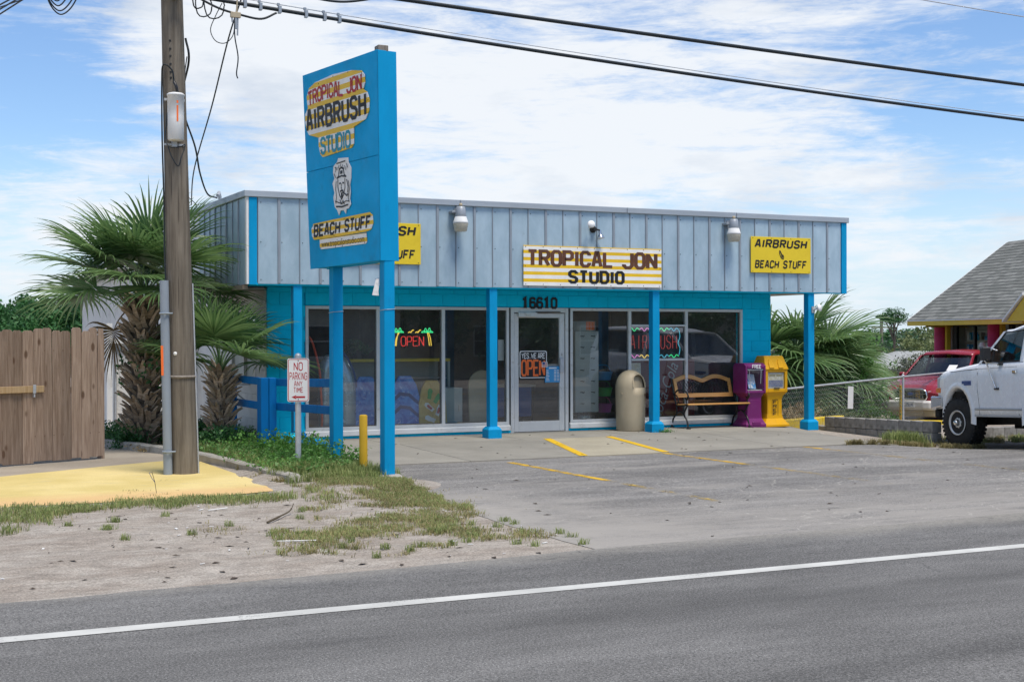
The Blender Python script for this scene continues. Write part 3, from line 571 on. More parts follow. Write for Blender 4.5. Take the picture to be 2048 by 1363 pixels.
def ramp_line(a, b, w):
    mb = MB(); n = 12; vs = []
    for i in range(n+1):
        t = i/n; x, y = a[0]+(b[0]-a[0])*t, a[1]+(b[1]-a[1])*t; vs += [(x-w/2, y, wz(x-w/2, y)+.005), (x+w/2, y, wz(x+w/2, y)+.005)]
    mb.add(vs, [(2*i, 2*i+1, 2*i+3, 2*i+2) for i in range(n)]); setting(mb.build('ramp_line', 'ramp_line', fix=False))
ramp_line((9.54, 17.27), (10.32, 19.92), .14); ramp_line((10.93, 17.27), (11.46, 19.88), .13)

# yellow pad, bare concrete behind it, kerb
def pad():
    top = [(-3, 15.9), (0.0, 17.2), (1.71, 17.93), (3.03, 18.71), (3.75, 19.1), (4.2, 19.3)]; bot = [(-3, 14.3), (0.0, 14.45), (1.39, 14.62), (2.6, 14.58), (3.38, 14.54), (4.3, 14.86)]
    f = lambda P, x: next((ya+(yb-ya)*(x-xa)/(xb-xa) for (xa, ya), (xb, yb) in zip(P, P[1:]) if x <= xb), P[-1][1])
    mb = MB(); mc = MB(); vs, vc = [], []; n = 70; k = 6
    for i in range(n+1):
        x = -3+7.4*i/n; a = f(bot, x)+.07*nz(x, 1, 3, 3)+.04*nz(x, 1, 9, 4); b = f(top, x)+.02*nz(x, 1, 3, 5)
        if x > 3.95: b = min(b, 19.2); a = a+(x-3.95)*.5*0
        vs += [(x, a+(b-a)*j/k, .016) for j in range(k+1)]; vc += [(x, a+.05+(22.5-a)*j/k, .012-.03*(j == 0)) for j in range(k+1)]
    q = [(i*(k+1)+j, (i+1)*(k+1)+j, (i+1)*(k+1)+j+1, i*(k+1)+j+1) for i in range(n) for j in range(k)]
    mb.add(vs, q, True); mc.add(vc, q, True); setting(mb.build('yellow_pad', 'pad', fix=False)); setting(mc.build('concrete_apron', 'pad_concrete', fix=False))
pad()
def kerb():
    r = setting(root('kerb', (4.4, 18.8, 0))); P = bez([(3.66, 22.3, 0), (3.9, 21.3, 0), (4.22, 20.2, 0), (4.40, 18.85, 0), (4.52, 17.2, 0), (4.62, 15.75, 0), (4.66, 15.40, 0)], 10)
    L = len(P); seg = 9
    for a in range(0, L-1, seg):
        b = min(L-1, a+seg); mb = MB(); rings = []
        pts = P[a:b+1]
        for i, p in enumerate(pts):
            q0 = P[max(0, a+i-1)]; q1 = P[min(L-1, a+i+1)]; t = (q1-q0).normalized(); nn = V((-t.y, t.x, 0)); w = .15
            pp = p+t*(.006 if i == 0 else (-.006 if i == len(pts)-1 else 0)); h = .125*(1-.75*ss(L-7, L-1, a+i)); h += .008*nz(p.x, p.y, 3)
            rings.append([pp+V((0, 0, -.1)), pp+V((0, 0, h-.02)), pp+nn*.02+V((0, 0, h)), pp+nn*(w-.02)+V((0, 0, h)), pp+nn*w+V((0, 0, h-.02)), pp+nn*w+V((0, 0, -.1))])
        mb.loft(rings, True, False); o = mb.build('kerbstone', 'kerb', r, off=r.location)
kerb()

# ------------------------------------------------------------------ the shop
YW, YF = 21.31, 20.35
shop = thing('shop_building', 'low flat-roofed teal shop with grey metal fascia and wide front windows', 'shop', (10.9, 21.31, .06))
SL = shop.location
def P(mb, name, m, **k): return mb.build(name, m, shop, off=SL, **k)
def sub(mb, name, m, par, **k): return mb.build(name, m, par, off=SL+par.location, **k)
BLK = {}
def block_mesh(w, h, m):
    key = (round(w, 3), round(h, 3), m)
    if key not in BLK:
        mb = MB(); mb.box(-w/2, -.012, 0, w/2, .02, h); o = mb.build('block', m, bevel=.002); BLK[key] = o; o['_new'] = True
    return BLK[key]
def blocks(par, base, x0, x1, z0, z1, y, m, axis='x', bw=.40, bh=.20, j=.003, out=-1):
    """running-bond blocks on a wall face; axis x: face towards -Y at y; axis y: face towards -X at x = y"""
    k = 0; z = z0
    while z < z1-.03:
        h = min(bh, z1-z)-j; x = x0-(bw/2 if k % 2 else 0)
        while x < x1-.005:
            a, b = max(x, x0), min(x+bw, x1)
            if b-a > .03:
                o = block_mesh(b-a-j, h, m); c = (a+b)/2
                loc = V((c, y+random.uniform(-.0015, .0015), z)) if axis == 'x' else V((y+random.uniform(-.0015, .0015), c, z)); rot = (0, 0, 0) if axis == 'x' else (0, 0, -PI/2)
                loc -= V(base)
                if o.get('_new'):
                    del o['_new']; o.parent = par; o.location = loc; o.rotation_euler = rot
                else: share(o, par, loc, rot)
            x += bw
        z += bh; k += 1
ZH, ZS, ZSOF = 2.235, .215, 2.53
# wall cores; blocks stand proud of them
mb = MB()
for x0, x1, z0, z1 in ((6.03, 6.66, 0, 2.7), (15.18, 15.83, 0, 2.7), (6.66, 15.18, ZH+.004, 2.7), (6.66, 10.33, 0, .12), (11.47, 15.18, 0, .12)): mb.box(x0, YW+.02, z0, x1, YW+.2, z1)
wf = P(mb, 'front_wall', 'teal_wall')
base = SL+wf.location
blocks(wf, base, 6.03, 6.66, .05, ZSOF, YW, 'teal_wall'); blocks(wf, base, 15.18, 15.83, .05, ZSOF, YW, 'teal_wall')
blocks(wf, base, 6.66, 15.18, 2.25, ZSOF, YW, 'teal_wall'); blocks(wf, base, 6.66, 10.33, .05, .12, YW, 'teal_wall'); blocks(wf, base, 11.47, 15.18, .05, .12, YW, 'teal_wall')
mb = MB(); mb.box(6.05, YW+.2, 0, 6.2, 22.9, 2.7).box(6.05, 21.95, 0, 6.2, 30, .98).box(6.05, 23.5, 0, 6.2, 30, 2.7).box(6.05, 22.0, 2.1, 6.2, 23.5, 2.7)
mb = MB(); mb.box(6.05, YW+.2, -.3, 6.2, 21.92, 2.7).box(6.05, 21.92, -.3, 6.2, 23.52, 1.02).box(6.05, 21.92, 2.08, 6.2, 23.52, 2.7).box(6.05, 23.52, -.3, 6.2, 30, 2.7).box(6.05, 24.1, 2.7, 6.2, 30, 3.2)
wl = P(mb, 'side_wall', 'white_block'); b2 = SL+wl.location
blocks(wl, b2, YW+.035, 21.92, .0, 2.48, 6.03, 'white_block', 'y'); blocks(wl, b2, 23.52, 25.6, .0, 2.48, 6.03, 'white_block', 'y'); blocks(wl, b2, 21.92, 23.52, .0, 1.0, 6.03, 'white_block', 'y')
mb = MB(); mb.box(6.05, 29.8, -.3, 15.83, 30, 3.2).box(15.65, YW+.2, -.3, 15.82, 29.8, 3.2).box(6.05, 24.0, 2.72, 15.83, 24.1, 3.7); P(mb, 'rear_wall', 'white_block')
# side window: upper sash with glazing bar, pale panels below
mb = MB(); mb.frame((6.03, 0, 0), (0, 1, 0), (0, 0, 1), (-1, 0, 0), 21.92, 1.02, 21.98, 2.08, -.05, .02).frame((6.03, 0, 0), (0, 1, 0), (0, 0, 1), (-1, 0, 0), 22.66, 1.02, 22.72, 2.08, -.05, .02).frame((6.03, 0, 0), (0, 1, 0), (0, 0, 1), (-1, 0, 0), 23.46, 1.02, 23.52, 2.08, -.05, .02)
for z in (1.02, 1.49, 1.76, 2.03): mb.frame((6.03, 0, 0), (0, 1, 0), (0, 0, 1), (-1, 0, 0), 21.98, z, 23.46, z+.05, -.045, .015)
sw = P(mb, 'side_window', 'frame_white')
for y0, y1 in ((21.98, 22.66), (22.72, 23.46)):
    m2 = MB(); m2.box(6.07, y0, 1.54, 6.075, y1, 2.03); sub(m2, 'pane', 'glass', sw); m2 = MB(); m2.box(6.06, y0, 1.07, 6.066, y1, 1.49); sub(m2, 'panel', 'cabinet', sw)
mb = MB(); mb.tube([(6.02, 22.3, .95), (5.62, 22.3, .95), (6.02, 22.3, .62)], .014, 6); mb.tube([(6.02, 23.3, .95), (5.62, 23.3, .95), (6.02, 23.3, .62)], .014, 6); P(mb, 'shelf_bracket', 'galv')
# roof, soffit
mb = MB(); mb.box(5.49, YF+.06, 3.72, 16.8, 24.05, 3.82); P(mb, 'roof', 'coping')
mb = MB(); mb.box(5.49, YF+.02, ZSOF+.004, 15.84, YW+.02, ZSOF+.03); P(mb, 'soffit', 'teal_wall')
mb = MB(); mb.box(15.84, YF+.02, ZSOF+.01, 16.8, 26, ZSOF+.035); P(mb, 'soffit_board', 'soffit'); mb = MB(); mb.box(5.47, YW+.02, 2.485, 6.04, 25, 2.51); P(mb, 'soffit_board', 'soffit')
mb = MB(); mb.box(5.42, YF+.14, 2.455, 5.50, 23.4, 2.525); P(mb, 'side_trim', 'brown_trim')
mb = MB(); mb.box(5.5, YF+.012, ZSOF-.012, 16.8, YF+.04, ZSOF+.02); P(mb, 'drip_edge', 'teal_wall')
# fascia: metal panels with battens over the joints
PW = .3325; x = 5.62; n = int((16.73-5.62)/PW+.6); PW = (16.73-5.62)/n
def panel_mesh(w, h):
    mb = MB(); mb.add([(-w/2, 0, 0), (-w/2+.012, -.006, 0), (w/2-.012, -.006, 0), (w/2, 0, 0), (-w/2, 0, h), (-w/2+.012, -.006, h), (w/2-.012, -.006, h), (w/2, 0, h)], [(0, 1, 5, 4), (1, 2, 6, 5), (2, 3, 7, 6)]); return mb
pm = panel_mesh(PW, 1.32).build('metal_panel', 'metal_panel', fix=False); bm_ = MB().box(-.021, -.022, 0, .021, 0, 1.305).build('batten', 'batten', bevel=.005); rm = MB().box(-.007, -.016, 0, .007, 0, 1.31).build('seam_rib', 'batten')
first = {}
def put(o, loc, rot=(0, 0, 0)):
    if o.name not in first: first[o.name] = 1; o.parent = shop; o.location = V(loc)-SL; o.rotation_euler = rot; return o
    return share(o, shop, V(loc)-SL, rot)
for i in range(n):
    xc = 5.62+PW*(i+.5); put(pm, (xc, YF, ZSOF+.008+random.uniform(-.004, .004)))
    if i: put(bm_ if i % 2 else rm, (5.62+PW*i, YF-.002, ZSOF+.016))
mb = MB(); mb.box(5.5, YF+.03, ZSOF+.03, 16.83, YF+.06, 3.84).box(5.47, YF+.06, 2.53, 5.5, 24.05, 3.84).box(16.8, YF+.06, 2.56, 16.83, 24.05, 3.84); P(mb, 'fascia_backing', 'coping')
SW = (23.38-20.42)/8
ps = panel_mesh(SW, 1.31).build('metal_panel', 'metal_panel', fix=False)
for i in range(8):
    put(ps, (5.45, 20.42+SW*(i+.5), 2.53), (0, 0, -PI/2))
    if i: put(bm_ if i % 2 else rm, (5.447, 20.42+SW*i, 2.535), (0, 0, -PI/2))
mb = MB(); mb.box(5.44, 23.385, 2.2, 5.50, 24.04, 3.83); P(mb, 'white_trim', 'white_paint')
mb = MB(); mb.box(5.44, YF-.018, ZSOF+.0, 5.475, YF+.07, 3.845); P(mb, 'corner_trim', 'white_paint')
for a, b in ((5.478, 5.60), (16.735, 16.85)):
    mb = MB(); mb.box(a, YF-.024, ZSOF-.006, b, YF+.05, 3.842); P(mb, 'corner_board', 'blue_paint')
mb = MB()
for i in range(n):
    for z in (2.60, 3.17, 3.77): c = 5.62+PW*i+.045; mb.box(c-.006, YF-.013, z-.006, c+.006, YF-.004, z+.006)
P(mb, 'screws', 'dark_gasket')['kind'] = 'stuff'
cp = [5.40, 8.95, 12.08, 14.35, 16.90]
for a, b in zip(cp, cp[1:]):
    mb = MB(); mb.box(a+.004, YF-.045, 3.846, b-.004, YF+.16, 3.945); P(mb, 'coping', 'coping', bevel=.008)
mb = MB(); mb.box(5.40, YF+.165, 3.846, 5.6, 24.1, 3.945); P(mb, 'coping', 'coping', bevel=.008)
mb = MB(); mb.box(5.9, 24.12, 3.2, 15.95, 30.1, 3.3); P(mb, 'rear_roof', 'coping')
# columns with pedestals
for xc in (6.25, 9.57, 12.70, 16.06):
    zb = wz(min(xc, 15.9), 20.42)-.01; mb = MB(); mb.box(xc-.07, 20.37, zb, xc+.07, 20.51, ZSOF+.002); c = P(mb, 'column', 'blue_paint', bevel=.006)
    mb = MB(); mb.prism([(-.122, 0), (.122, 0), (.122, .165), (.085, .20), (-.085, .20), (-.122, .165)], lambda a, b, d: V((xc+a, 20.44+d*1, zb+b)), -.085, .085)
    mb = MB(); Z = lambda r, z: [V((xc+sx*r, 20.44+sy*r, zb+z)) for sx, sy in ((-1, -1), (1, -1), (1, 1), (-1, 1))]
    mb.loft([Z(.122, 0), Z(.122, .15), Z(.112, .165), Z(.085, .198)], True, False); sub(mb, 'pedestal', 'teal_wall' if xc < 7 else 'blue_paint', c, bevel=.004)
# shop windows
def window(x0, x1, muls, transom=None):
    mb = MB(); y0, y1 = YW-.02, YW+.06; w = .05
    mb.box(x0, y0, ZH-w, x1, y1, ZH).box(x0, y0, ZS, x1, y1, ZS+w); xs = [x0]+muls+[x1]
    mb.box(x0, y0+.001, ZS+w, x0+w, y1, ZH-w).box(x1-w, y0+.001, ZS+w, x1, y1, ZH-w)
    for m in muls: mb.box(m-.03, y0+.001, ZS+w, m+.03, y1, ZH-w)
    if transom:
        a, b, zs = transom
        for z in zs: mb.box(a, y0+.004, z-.018, b, y1, z+.018)
    f = P(mb, 'window', 'frame_white', bevel=.004)
    for a, b in zip(xs, xs[1:]):
        pa = a+(.05 if a == x0 else .03); pb = b-(.05 if b == x1 else .03)
        mb = MB(); mb.add([(pa, YW+.02, ZS+w), (pb, YW+.02, ZS+w), (pb, YW+.02, ZH-w), (pa, YW+.02, ZH-w)], [(0, 1, 2, 3)]); sub(mb, 'pane', 'glass', f, fix=False)
        mb = MB(); g = .018
        mb.box(pa, YW+.022, ZS+w, pa+g, YW+.05, ZH-w).box(pb-g, YW+.022, ZS+w, pb, YW+.05, ZH-w).box(pa+g, YW+.022, ZH-w-g, pb-g, YW+.05, ZH-w).box(pa+g, YW+.022, ZS+w, pb-g, YW+.05, ZS+w+g); sub(mb, 'gasket', 'dark_gasket', f)
    mb = MB(); mb.prism([(YW-.06, .118), (YW+.1, .118), (YW+.1, ZS-.002), (YW-.015, ZS-.002), (YW-.06, ZS-.02)], lambda a, b, d: V((d, a, b)), x0-.02, x1+.01); sub(mb, 'sill', 'white_paint', f, bevel=.004)
window(6.66, 10.30, [7.90, 9.07]); window(11.50, 15.18, [12.72, 13.93], (12.76, 13.90, (1.93, 1.31)))
# door in its frame
mb = MB()
for a, b in ((10.335, 10.40), (11.405, 11.465)): mb.box(a, YW-.01, .05, b, YW+.1, ZH)
mb.box(10.40, YW-.01, 2.15, 11.405, YW+.1, ZH); df = P(mb, 'door_frame', 'frame_white', bevel=.004)
mb = MB(); mb.box(10.302, YW+.0, .05, 10.333, YW+.08, ZH-.01).box(11.467, YW, .05, 11.498, YW+.08, ZH-.01); sub(mb, 'gasket', 'dark_gasket', df)
mb = MB(); a, b = 10.41, 11.395
mb.box(a, YW+.01, .08, a+.085, YW+.055, 2.135).box(b-.10, YW+.01, .08, b, YW+.055, 2.135).box(a+.085, YW+.011, 2.06, b-.10, YW+.055, 2.135).box(a+.085, YW+.011, .08, b-.10, YW+.055, .26)
door = P(mb, 'door', 'frame_white', bevel=.004)
mb = MB(); mb.add([(a+.085, YW+.03, .26), (b-.1, YW+.03, .26), (b-.1, YW+.03, 2.06), (a+.085, YW+.03, 2.06)], [(0, 1, 2, 3)]); sub(mb, 'pane', 'glass', door, fix=False)
mb = MB(); mb.box(b-.105, YW-.03, 1.10, b-.03, YW+.008, 1.36); sub(mb, 'push_plate', 'galv', door, bevel=.006)
mb = MB(); mb.box(b-.067, YW-.004, 1.40, b-.033, YW+.008, 1.44); sub(mb, 'lock', 'steel', door, bevel=.004)
mb = MB(); mb.box(a+.085, YW+.06, 1.21, b-.1, YW+.085, 1.25); sub(mb, 'push_bar', 'steel', door)
mb = MB(); mb.box(a+.06, YW-.05, 2.075, a+.42, YW+.005, 2.15); cl = sub(mb, 'door_closer', 'frame_white', door, bevel=.005)
mb = MB(); mb.tube([(a+.4, YW-.03, 2.16), (b-.1, YW-.03, 2.165)], .008, 6); sub(mb, 'closer_arm', 'black_iron', door)
# house number
for i, ch in enumerate('16610'):
    mb = MB(); text(mb, ch, (10.565+i*.140, YW-.02, 2.235), (1, 0, 0), (0, 0, 1), (0, -1, 0), .165, .095 if ch != '1' else .055, wt=.75, serif=0 if ch != '1' else .9, lift=.004)
    o = P(mb, 'number', 'black_print', fix=False); md = o.modifiers.new('depth', 'SOLIDIFY'); md.thickness = .014; md.offset = 0
# room behind the windows
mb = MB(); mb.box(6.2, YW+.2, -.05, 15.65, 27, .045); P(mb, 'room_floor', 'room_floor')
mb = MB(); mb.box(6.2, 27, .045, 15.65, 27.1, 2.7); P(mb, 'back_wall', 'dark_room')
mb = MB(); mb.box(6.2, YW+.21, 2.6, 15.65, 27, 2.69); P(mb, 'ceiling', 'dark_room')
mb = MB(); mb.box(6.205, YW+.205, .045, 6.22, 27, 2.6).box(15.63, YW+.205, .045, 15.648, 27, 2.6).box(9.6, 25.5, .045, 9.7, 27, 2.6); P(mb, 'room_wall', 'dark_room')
mb = MB(); mb.box(11.1, 23.4, 2.53, 11.45, 24.6, 2.595); P(mb, 'ceiling_light', 'tube_light')

# ---- weather head and lamps on the roof edge
mb = MB(); mb.tube([(5.6, 22.6, 3.8), (5.6, 22.6, 4.06), (5.56, 22.5, 4.12), (5.52, 22.42, 4.06)], .03, 8); o = mb.build('weather_head', 'galv'); tag(o, 'small bent conduit weather head on the left roof edge', 'conduit')
def area_light(xc, zt, label):
    t = thing('security_light', label, 'light', (xc, YF, zt-.28), 0, 'dusk-to-dawn lights on the fascia'); z = 0
    mb = MB(); mb.box(-.14, -.15, .17, -.02, .0, .205).box(-.05, -.02, .10, .05, -.002, .26); mb.build('arm', 'lamp_grey', t, bevel=.004)
    mb = MB(); mb.lathe([(.085, .11), (.09, .13), (.075, .255), (.06, .27), (.0, .27)], 20, (0, -.17, 0)); hh = mb.build('housing', 'lamp_grey', t)
    mb = MB(); mb.lathe([(.022, .27), (.03, .275), (.03, .31), (.018, .325), (0, .325)], 10, (0, -.17, 0)); mb.build('photocell', 'tan_plastic', hh)
    mb = MB()
    pr = [(.092, .108), (.108, .06), (.122, .025), (.124, .0)]; mb.lathe(pr+[(.118, -.002), (.10, .05), (.085, .1)], 28, (0, -.17, 0)); mb.build('reflector', 'white_print', t)
    mb = MB(); mb.lathe([(.124, -.004), (.12, -.03), (.098, -.125), (.09, -.13), (0, -.13)], 24, (0, -.17, 0)); mb.build('lens', 'refractor', t)
    return t
MT['refractor'] = std('ribbed_refractor', (.50, .47, .38), .25, var=.1, vs=20, bump=.4, bs=60, spec=.7)
area_light(8.90, 3.83, 'grey dusk-to-dawn lamp on the fascia beside the tall blue pole sign'); area_light(14.20, 3.82, 'grey dusk-to-dawn lamp on the fascia beside the right yellow sign')
t = thing('twin_floodlight', 'twin-bulb floodlight above the brown lettered board, one bulb pointing down', 'light', (11.42, YF, 3.55))
mb = MB(); mb.lathe([(.06, 0), (.06, .03), (.03, .05), (0, .05)], 16, M=Matrix.Translation((0, -.002, 0)) @ Matrix.Rotation(PI/2, 4, 'X')); mb.tube([(0, -.04, 0), (0, -.10, 0)], .03, 10); mb.build('mount', 'black_iron', t)
def bulb(mb, p, d):
    d = V(d).normalized(); M = Matrix.Translation(p) @ d.to_track_quat('Z', 'Y').to_matrix().to_4x4(); return mb.lathe([(.022, -.06), (.024, 0), (.05, .045), (.066, .07), (.062, .085), (0, .09)], 16, M=M)
mb = MB(); mb.tube([(0, -.08, 0), (-.07, -.11, .02)], .016, 8); mb.tube([(0, -.08, 0), (.08, -.10, -.02), (.09, -.10, -.06)], .016, 8); mb.build('arm', 'black_iron', t)
mb = MB(); bulb(mb, V((-.12, -.14, .045)), (-.25, -1, .35)); mb.build('bulb', 'white_print', t); mb = MB(); bulb(mb, V((.095, -.10, -.08)), (.1, -.12, -1)); mb.build('bulb', 'chrome', t)
t = thing('column_lamp', 'tiny pale lamp bracket clipped high on the rightmost blue column', 'lamp', (16.09, 20.37, 2.22))
mb = MB(); mb.box(-.03, -.02, -.06, .03, 0, .06); mb.build('plate', 'lamp_grey', t, bevel=.004); mb = MB(); bulb(mb, V((.035, -.06, .02)), (.4, -1, .2)); mb.build('bulb', 'white_print', t)

# ---- boards on the fascia
def fboard(name, label, x0, z0, x1, z1, m):
    t = thing(name, label, 'sign', ((x0+x1)/2, YF-.03, z0)); w = (x1-x0)/2
    mb = MB(); mb.box(-w, -.014, 0, w, .0, z1-z0); mb.build('board', m, t, bevel=.003); return t
def screws(t, pts, y):
    mb = MB()
    for x, z in pts: mb.lathe([(.008, 0), (.006, .004), (0, .005)], 8, M=Matrix.Translation((x, y, z)) @ Matrix.Rotation(PI/2, 4, 'X'))
    mb.build('screws', 'dark_gasket', t)['kind'] = 'stuff'
MT['fascia_stripes'] = m_stripes('fascia_stripes', .118, .055, .47)
tj = fboard('name_board', 'yellow and white striped board with brown and black letters above the door', 10.09, 2.575, 12.77, 3.245, 'fascia_stripes')
mb = MB(); text(mb, 'TROPICAL', (-1.25, -.014, .345), (1, 0, 0), (0, 0, 1), (0, -1, 0), .235, 1.60, wt=.92, gap=1.9, bold_y=.62, serif=0); mb.build('lettering', 'brown_print', tj, fix=False); mb = MB()
text(mb, 'JON', (.58, -.014, .335), (1, 0, 0), (0, 0, 1), (0, -1, 0), .245, .64, wt=.92, gap=1.9, bold_y=.62); mb.build('lettering', 'brown_print', tj, fix=False)
mb = MB(); text(mb, 'STUDIO', (-.475, -.014, .068), (1, 0, 0), (0, 0, 1), (0, -1, 0), .185, 1.04, wt=.95, gap=2.1, bold_y=.70); mb.build('lettering', 'black_print', tj, fix=False)
screws(tj, [(-1.3+2.6*i/8, z) for i in range(9) for z in (.025, .645)]+[(-1.31, .33), (1.31, .33)], -.014)
def yboard(x0, x1, label):
    t = fboard('yellow_sign', label, x0, 2.88, x1, 3.53, 'yellow_board'); t['group'] = 'yellow boards on the fascia'; w = x1-x0; U, Vv, Nn = (1, 0, 0), (0, 0, 1), (0, -1, 0)
    mb = MB(); text(mb, 'AIRBRUSH', (-w*.43, -.014, .465), U, Vv, Nn, .125, w*.84, wt=.74, slant=.16, gap=2.2); mb.build('lettering', 'black_print', t, fix=False); mb = MB(); text(mb, 'BEACH', (-w*.43, -.014, .095), U, Vv, Nn, .118, w*.375, wt=.72, slant=.16, gap=2.0); mb.build('lettering', 'black_print', t, fix=False); mb = MB(); text(mb, 'STUFF', (w*.035, -.014, .095), U, Vv, Nn, .122, w*.375, wt=.72, slant=.16, gap=2.0)
    mb.build('lettering', 'black_print', t, fix=False)
    mb = MB(); fn = lambda a, b, z: V((a, -.014-z, b))
    ribbon(mb, [(-.045, .385), (-.03, .40), (.0, .35), (.03, .29)], .012, fn, .003); ribbon(mb, [(-.045, .375), (-.03, .33), (.0, .27), (.045, .255), (.055, .30), (.03, .335)], .008, fn, .0035); ribbon(mb, [(.0, .31), (.03, .275)], .006, fn, .004); mb.build('emblem', 'black_print', t, fix=False)
    screws(t, [(x, z) for x in (-w*.47, -w*.16, w*.16, w*.47) for z in (.025, .625)], -.014); return t
yboard(14.66, 16.00, 'square yellow board with black brush lettering at the right end of the fascia'); yboard(6.93, 8.26, 'square yellow board mostly hidden behind the tall blue pole sign')

# ------------------------------------------------------------------ tall pole sign
TH = rad(7.); bu = V((-math.sin(TH), math.cos(TH), 0)); bn = V((-math.cos(TH), -math.sin(TH), 0))      # along the board, out of its left face
SG = V((5.88, 15.56, 0)); ps_ = thing('pole_sign', 'tall blue two-post roadside sign carrying striped lettered plaques and a sketched face', 'sign', SG)
FO = V((5.80, 15.46, 0))
def bpt(u, z, d=0.):
    """point on the left face of the sign box, d proud of it; the old box is slightly twisted"""
    q = FO+bu*u+bn*d; tw = (z-2.64)/2.54*(.028+.072*u/2.05); return V((q.x-tw, q.y, z))
def PS(mb, name, m, par=None, **k): return mb.build(name, m, par or ps_, off=SG, **k)
def hexa(u0, u1, z00, z01, z10, z11, d0, d1):
    mb = MB(); vs = [bpt(u, z, d) for d in (d0, d1) for u, z in ((u0, z00), (u1, z10), (u1, z11), (u0, z01))]
    return mb.add(vs, [(0, 1, 2, 3), (7, 6, 5, 4), (0, 4, 5, 1), (1, 5, 6, 2), (2, 6, 7, 3), (3, 7, 4, 0)])
PS(hexa(.10, 2.06, 2.655, 5.165, 2.635, 5.165, -.235, -.018), 'sign_box', 'sign_blue', bevel=.004)
PS(hexa(.085, 2.075, 2.645, 3.908, 2.625, 3.898, -.016, 0), 'sign_panel', 'sign_blue', bevel=.002); PS(hexa(.085, 2.075, 3.914, 5.178, 3.904, 5.178, -.016, 0), 'sign_panel', 'sign_blue', bevel=.002)
PS(hexa(.085, 2.075, 2.645, 3.908, 2.625, 3.898, -.252, -.237), 'sign_panel', 'sign_blue', bevel=.002); PS(hexa(.085, 2.075, 3.914, 5.178, 3.904, 5.178, -.252, -.237), 'sign_panel', 'sign_blue', bevel=.002)
mb = MB(); f0 = lambda a, b, d: FO+bu*d+bn*a+V((-(b-2.64)/2.54*.03, 0, b))
mb.prism([(.004, 2.64), (-.246, 2.64), (-.246, 5.17), (.004, 5.17)], f0, .052, .083); PS(mb, 'end_board', 'blue_paint', bevel=.003)
for px, py, zb, h in ((5.905, 15.60, -.06, 5.24), (5.772, 17.13, -.06, 5.05)):
    mb = MB(); M = Matrix.Translation((px, py, 0)) @ Matrix.Rotation(TH*.6, 4, 'Z'); mb.box(-.07, -.07, zb, .07, .07, 2.72, M); p = PS(mb, 'post', 'blue_paint', bevel=.007)
    if h > 5.1:
        mb = MB(); mb.box(px-.135, py-.075, 5.16, px-.005, py+.06, 5.235); mb.build('post_top', 'grey_wood', p, off=SG, bevel=.006)
    mb = MB(); z = 2.05; mb.tube([M @ V((-.075, -.075, z)), M @ V((.075, -.075, z+.01)), M @ V((.075, .075, z)), M @ V((-.075, .075, z-.01))], .004, 5, closed=True); mb.build('wire_tie', 'galv', p, off=SG)
mb = MB(); mb.lathe([(.17, 0), (.155, .045), (.12, .07), (0, .075)], 11, (5.93, 15.58, -.01), smooth=False); PS(mb, 'footing', 'kerb', bevel=.01)
def plaque(outline, z_m, d=.012):
    mb = MB(); mb.prism(outline, lambda a, b, dd: bpt(a, b, dd), .003, d); return PS(mb, 'plaque', z_m)
# outlines run in (u, z); u grows towards the far end of the board, so the lettering runs from large u to small u
top_o = [(1.99, 4.44), (2.03, 4.55), (2.02, 4.66), (1.93, 4.73), (1.95, 4.80), (1.955, 4.88), (1.88, 4.98), (1.70, 5.03), (1.2, 5.055), (.72, 5.03), (.46, 4.985), (.38, 4.92), (.375, 4.82), (.42, 4.75), (.32, 4.70), (.27, 4.60), (.285, 4.47), (.37, 4.38), (.68, 4.325), (.69, 4.12), (.75, 4.075), (1.55, 4.045), (1.62, 4.09), (1.66, 4.2), (1.655, 4.31), (1.93, 4.375)]
MT['plaque_stripes'] = m_stripes('plaque_stripes', .13, -.02, .5); MT['beach_stripes'] = m_stripes('beach_stripes', .10, .01, .5)
plaque(top_o, 'plaque_stripes')
UU = lambda s, u0, z, h, w, m, dz=0., **k: None
def stext(s, u0, z, h, w, m, rise=0., **k):
    mb = MB(); tmp = MB(); text(tmp, s, (0, 0, 0), (1, 0, 0), (0, 0, 1), (0, 1, 0), h, w, **k)
    # carry the flat word onto the board; a shallow arch where asked
    for p in tmp.v: mb.v.append(tuple(bpt(u0-p[0], z+p[2]+rise*4*(p[0]/w)*(1-p[0]/w), .0125+p[1])))
    mb.f = tmp.f; mb.sm = tmp.sm; return PS(mb, 'lettering', m, fix=False)
stext('TROPICAL', 1.90, 4.755, .165, .95, 'red_print', .03, wt=.62, serif=.85, gap=1.5); stext('JON', .83, 4.765, .165, .37, 'red_print', .0, wt=.62, serif=.85, gap=1.5)
stext('AIRBRUSH', 1.97, 4.435, .25, 1.60, 'black_print', .0, wt=.76, gap=2.0, bold_y=.58); stext('STUDIO', 1.585, 4.095, .19, .80, 'teal_print', .0, wt=.62, serif=.8, gap=1.5)
plaque([(1.90, 3.00), (1.955, 3.05), (1.965, 3.15), (1.90, 3.21), (1.3, 3.225), (.32, 3.24), (.24, 3.20), (.225, 3.10), (.28, 3.03), (.42, 3.01), (1.2, 3.0)], 'beach_stripes')
stext('BEACH', 1.885, 3.045, .135, .74, 'black_print', .0, wt=.72, slant=.16, gap=2.0); stext('STUFF', .985, 3.055, .135, .68, 'black_print', .0, wt=.72, slant=.16, gap=2.0)
plaque([(1.71, 2.865), (1.735, 2.90), (1.735, 2.996), (.41, 2.996), (.40, 2.885), (.43, 2.865)], 'beach_stripes', .010)
url = fonttext('url_text', 'www.tropicaljonstudio.com', (0, 0, 0), (0, 0, 0), .12, 'black_print', ps_, None)
xs_ = [v.co.x for v in url.data.vertices]; ww = max(xs_)-min(xs_)
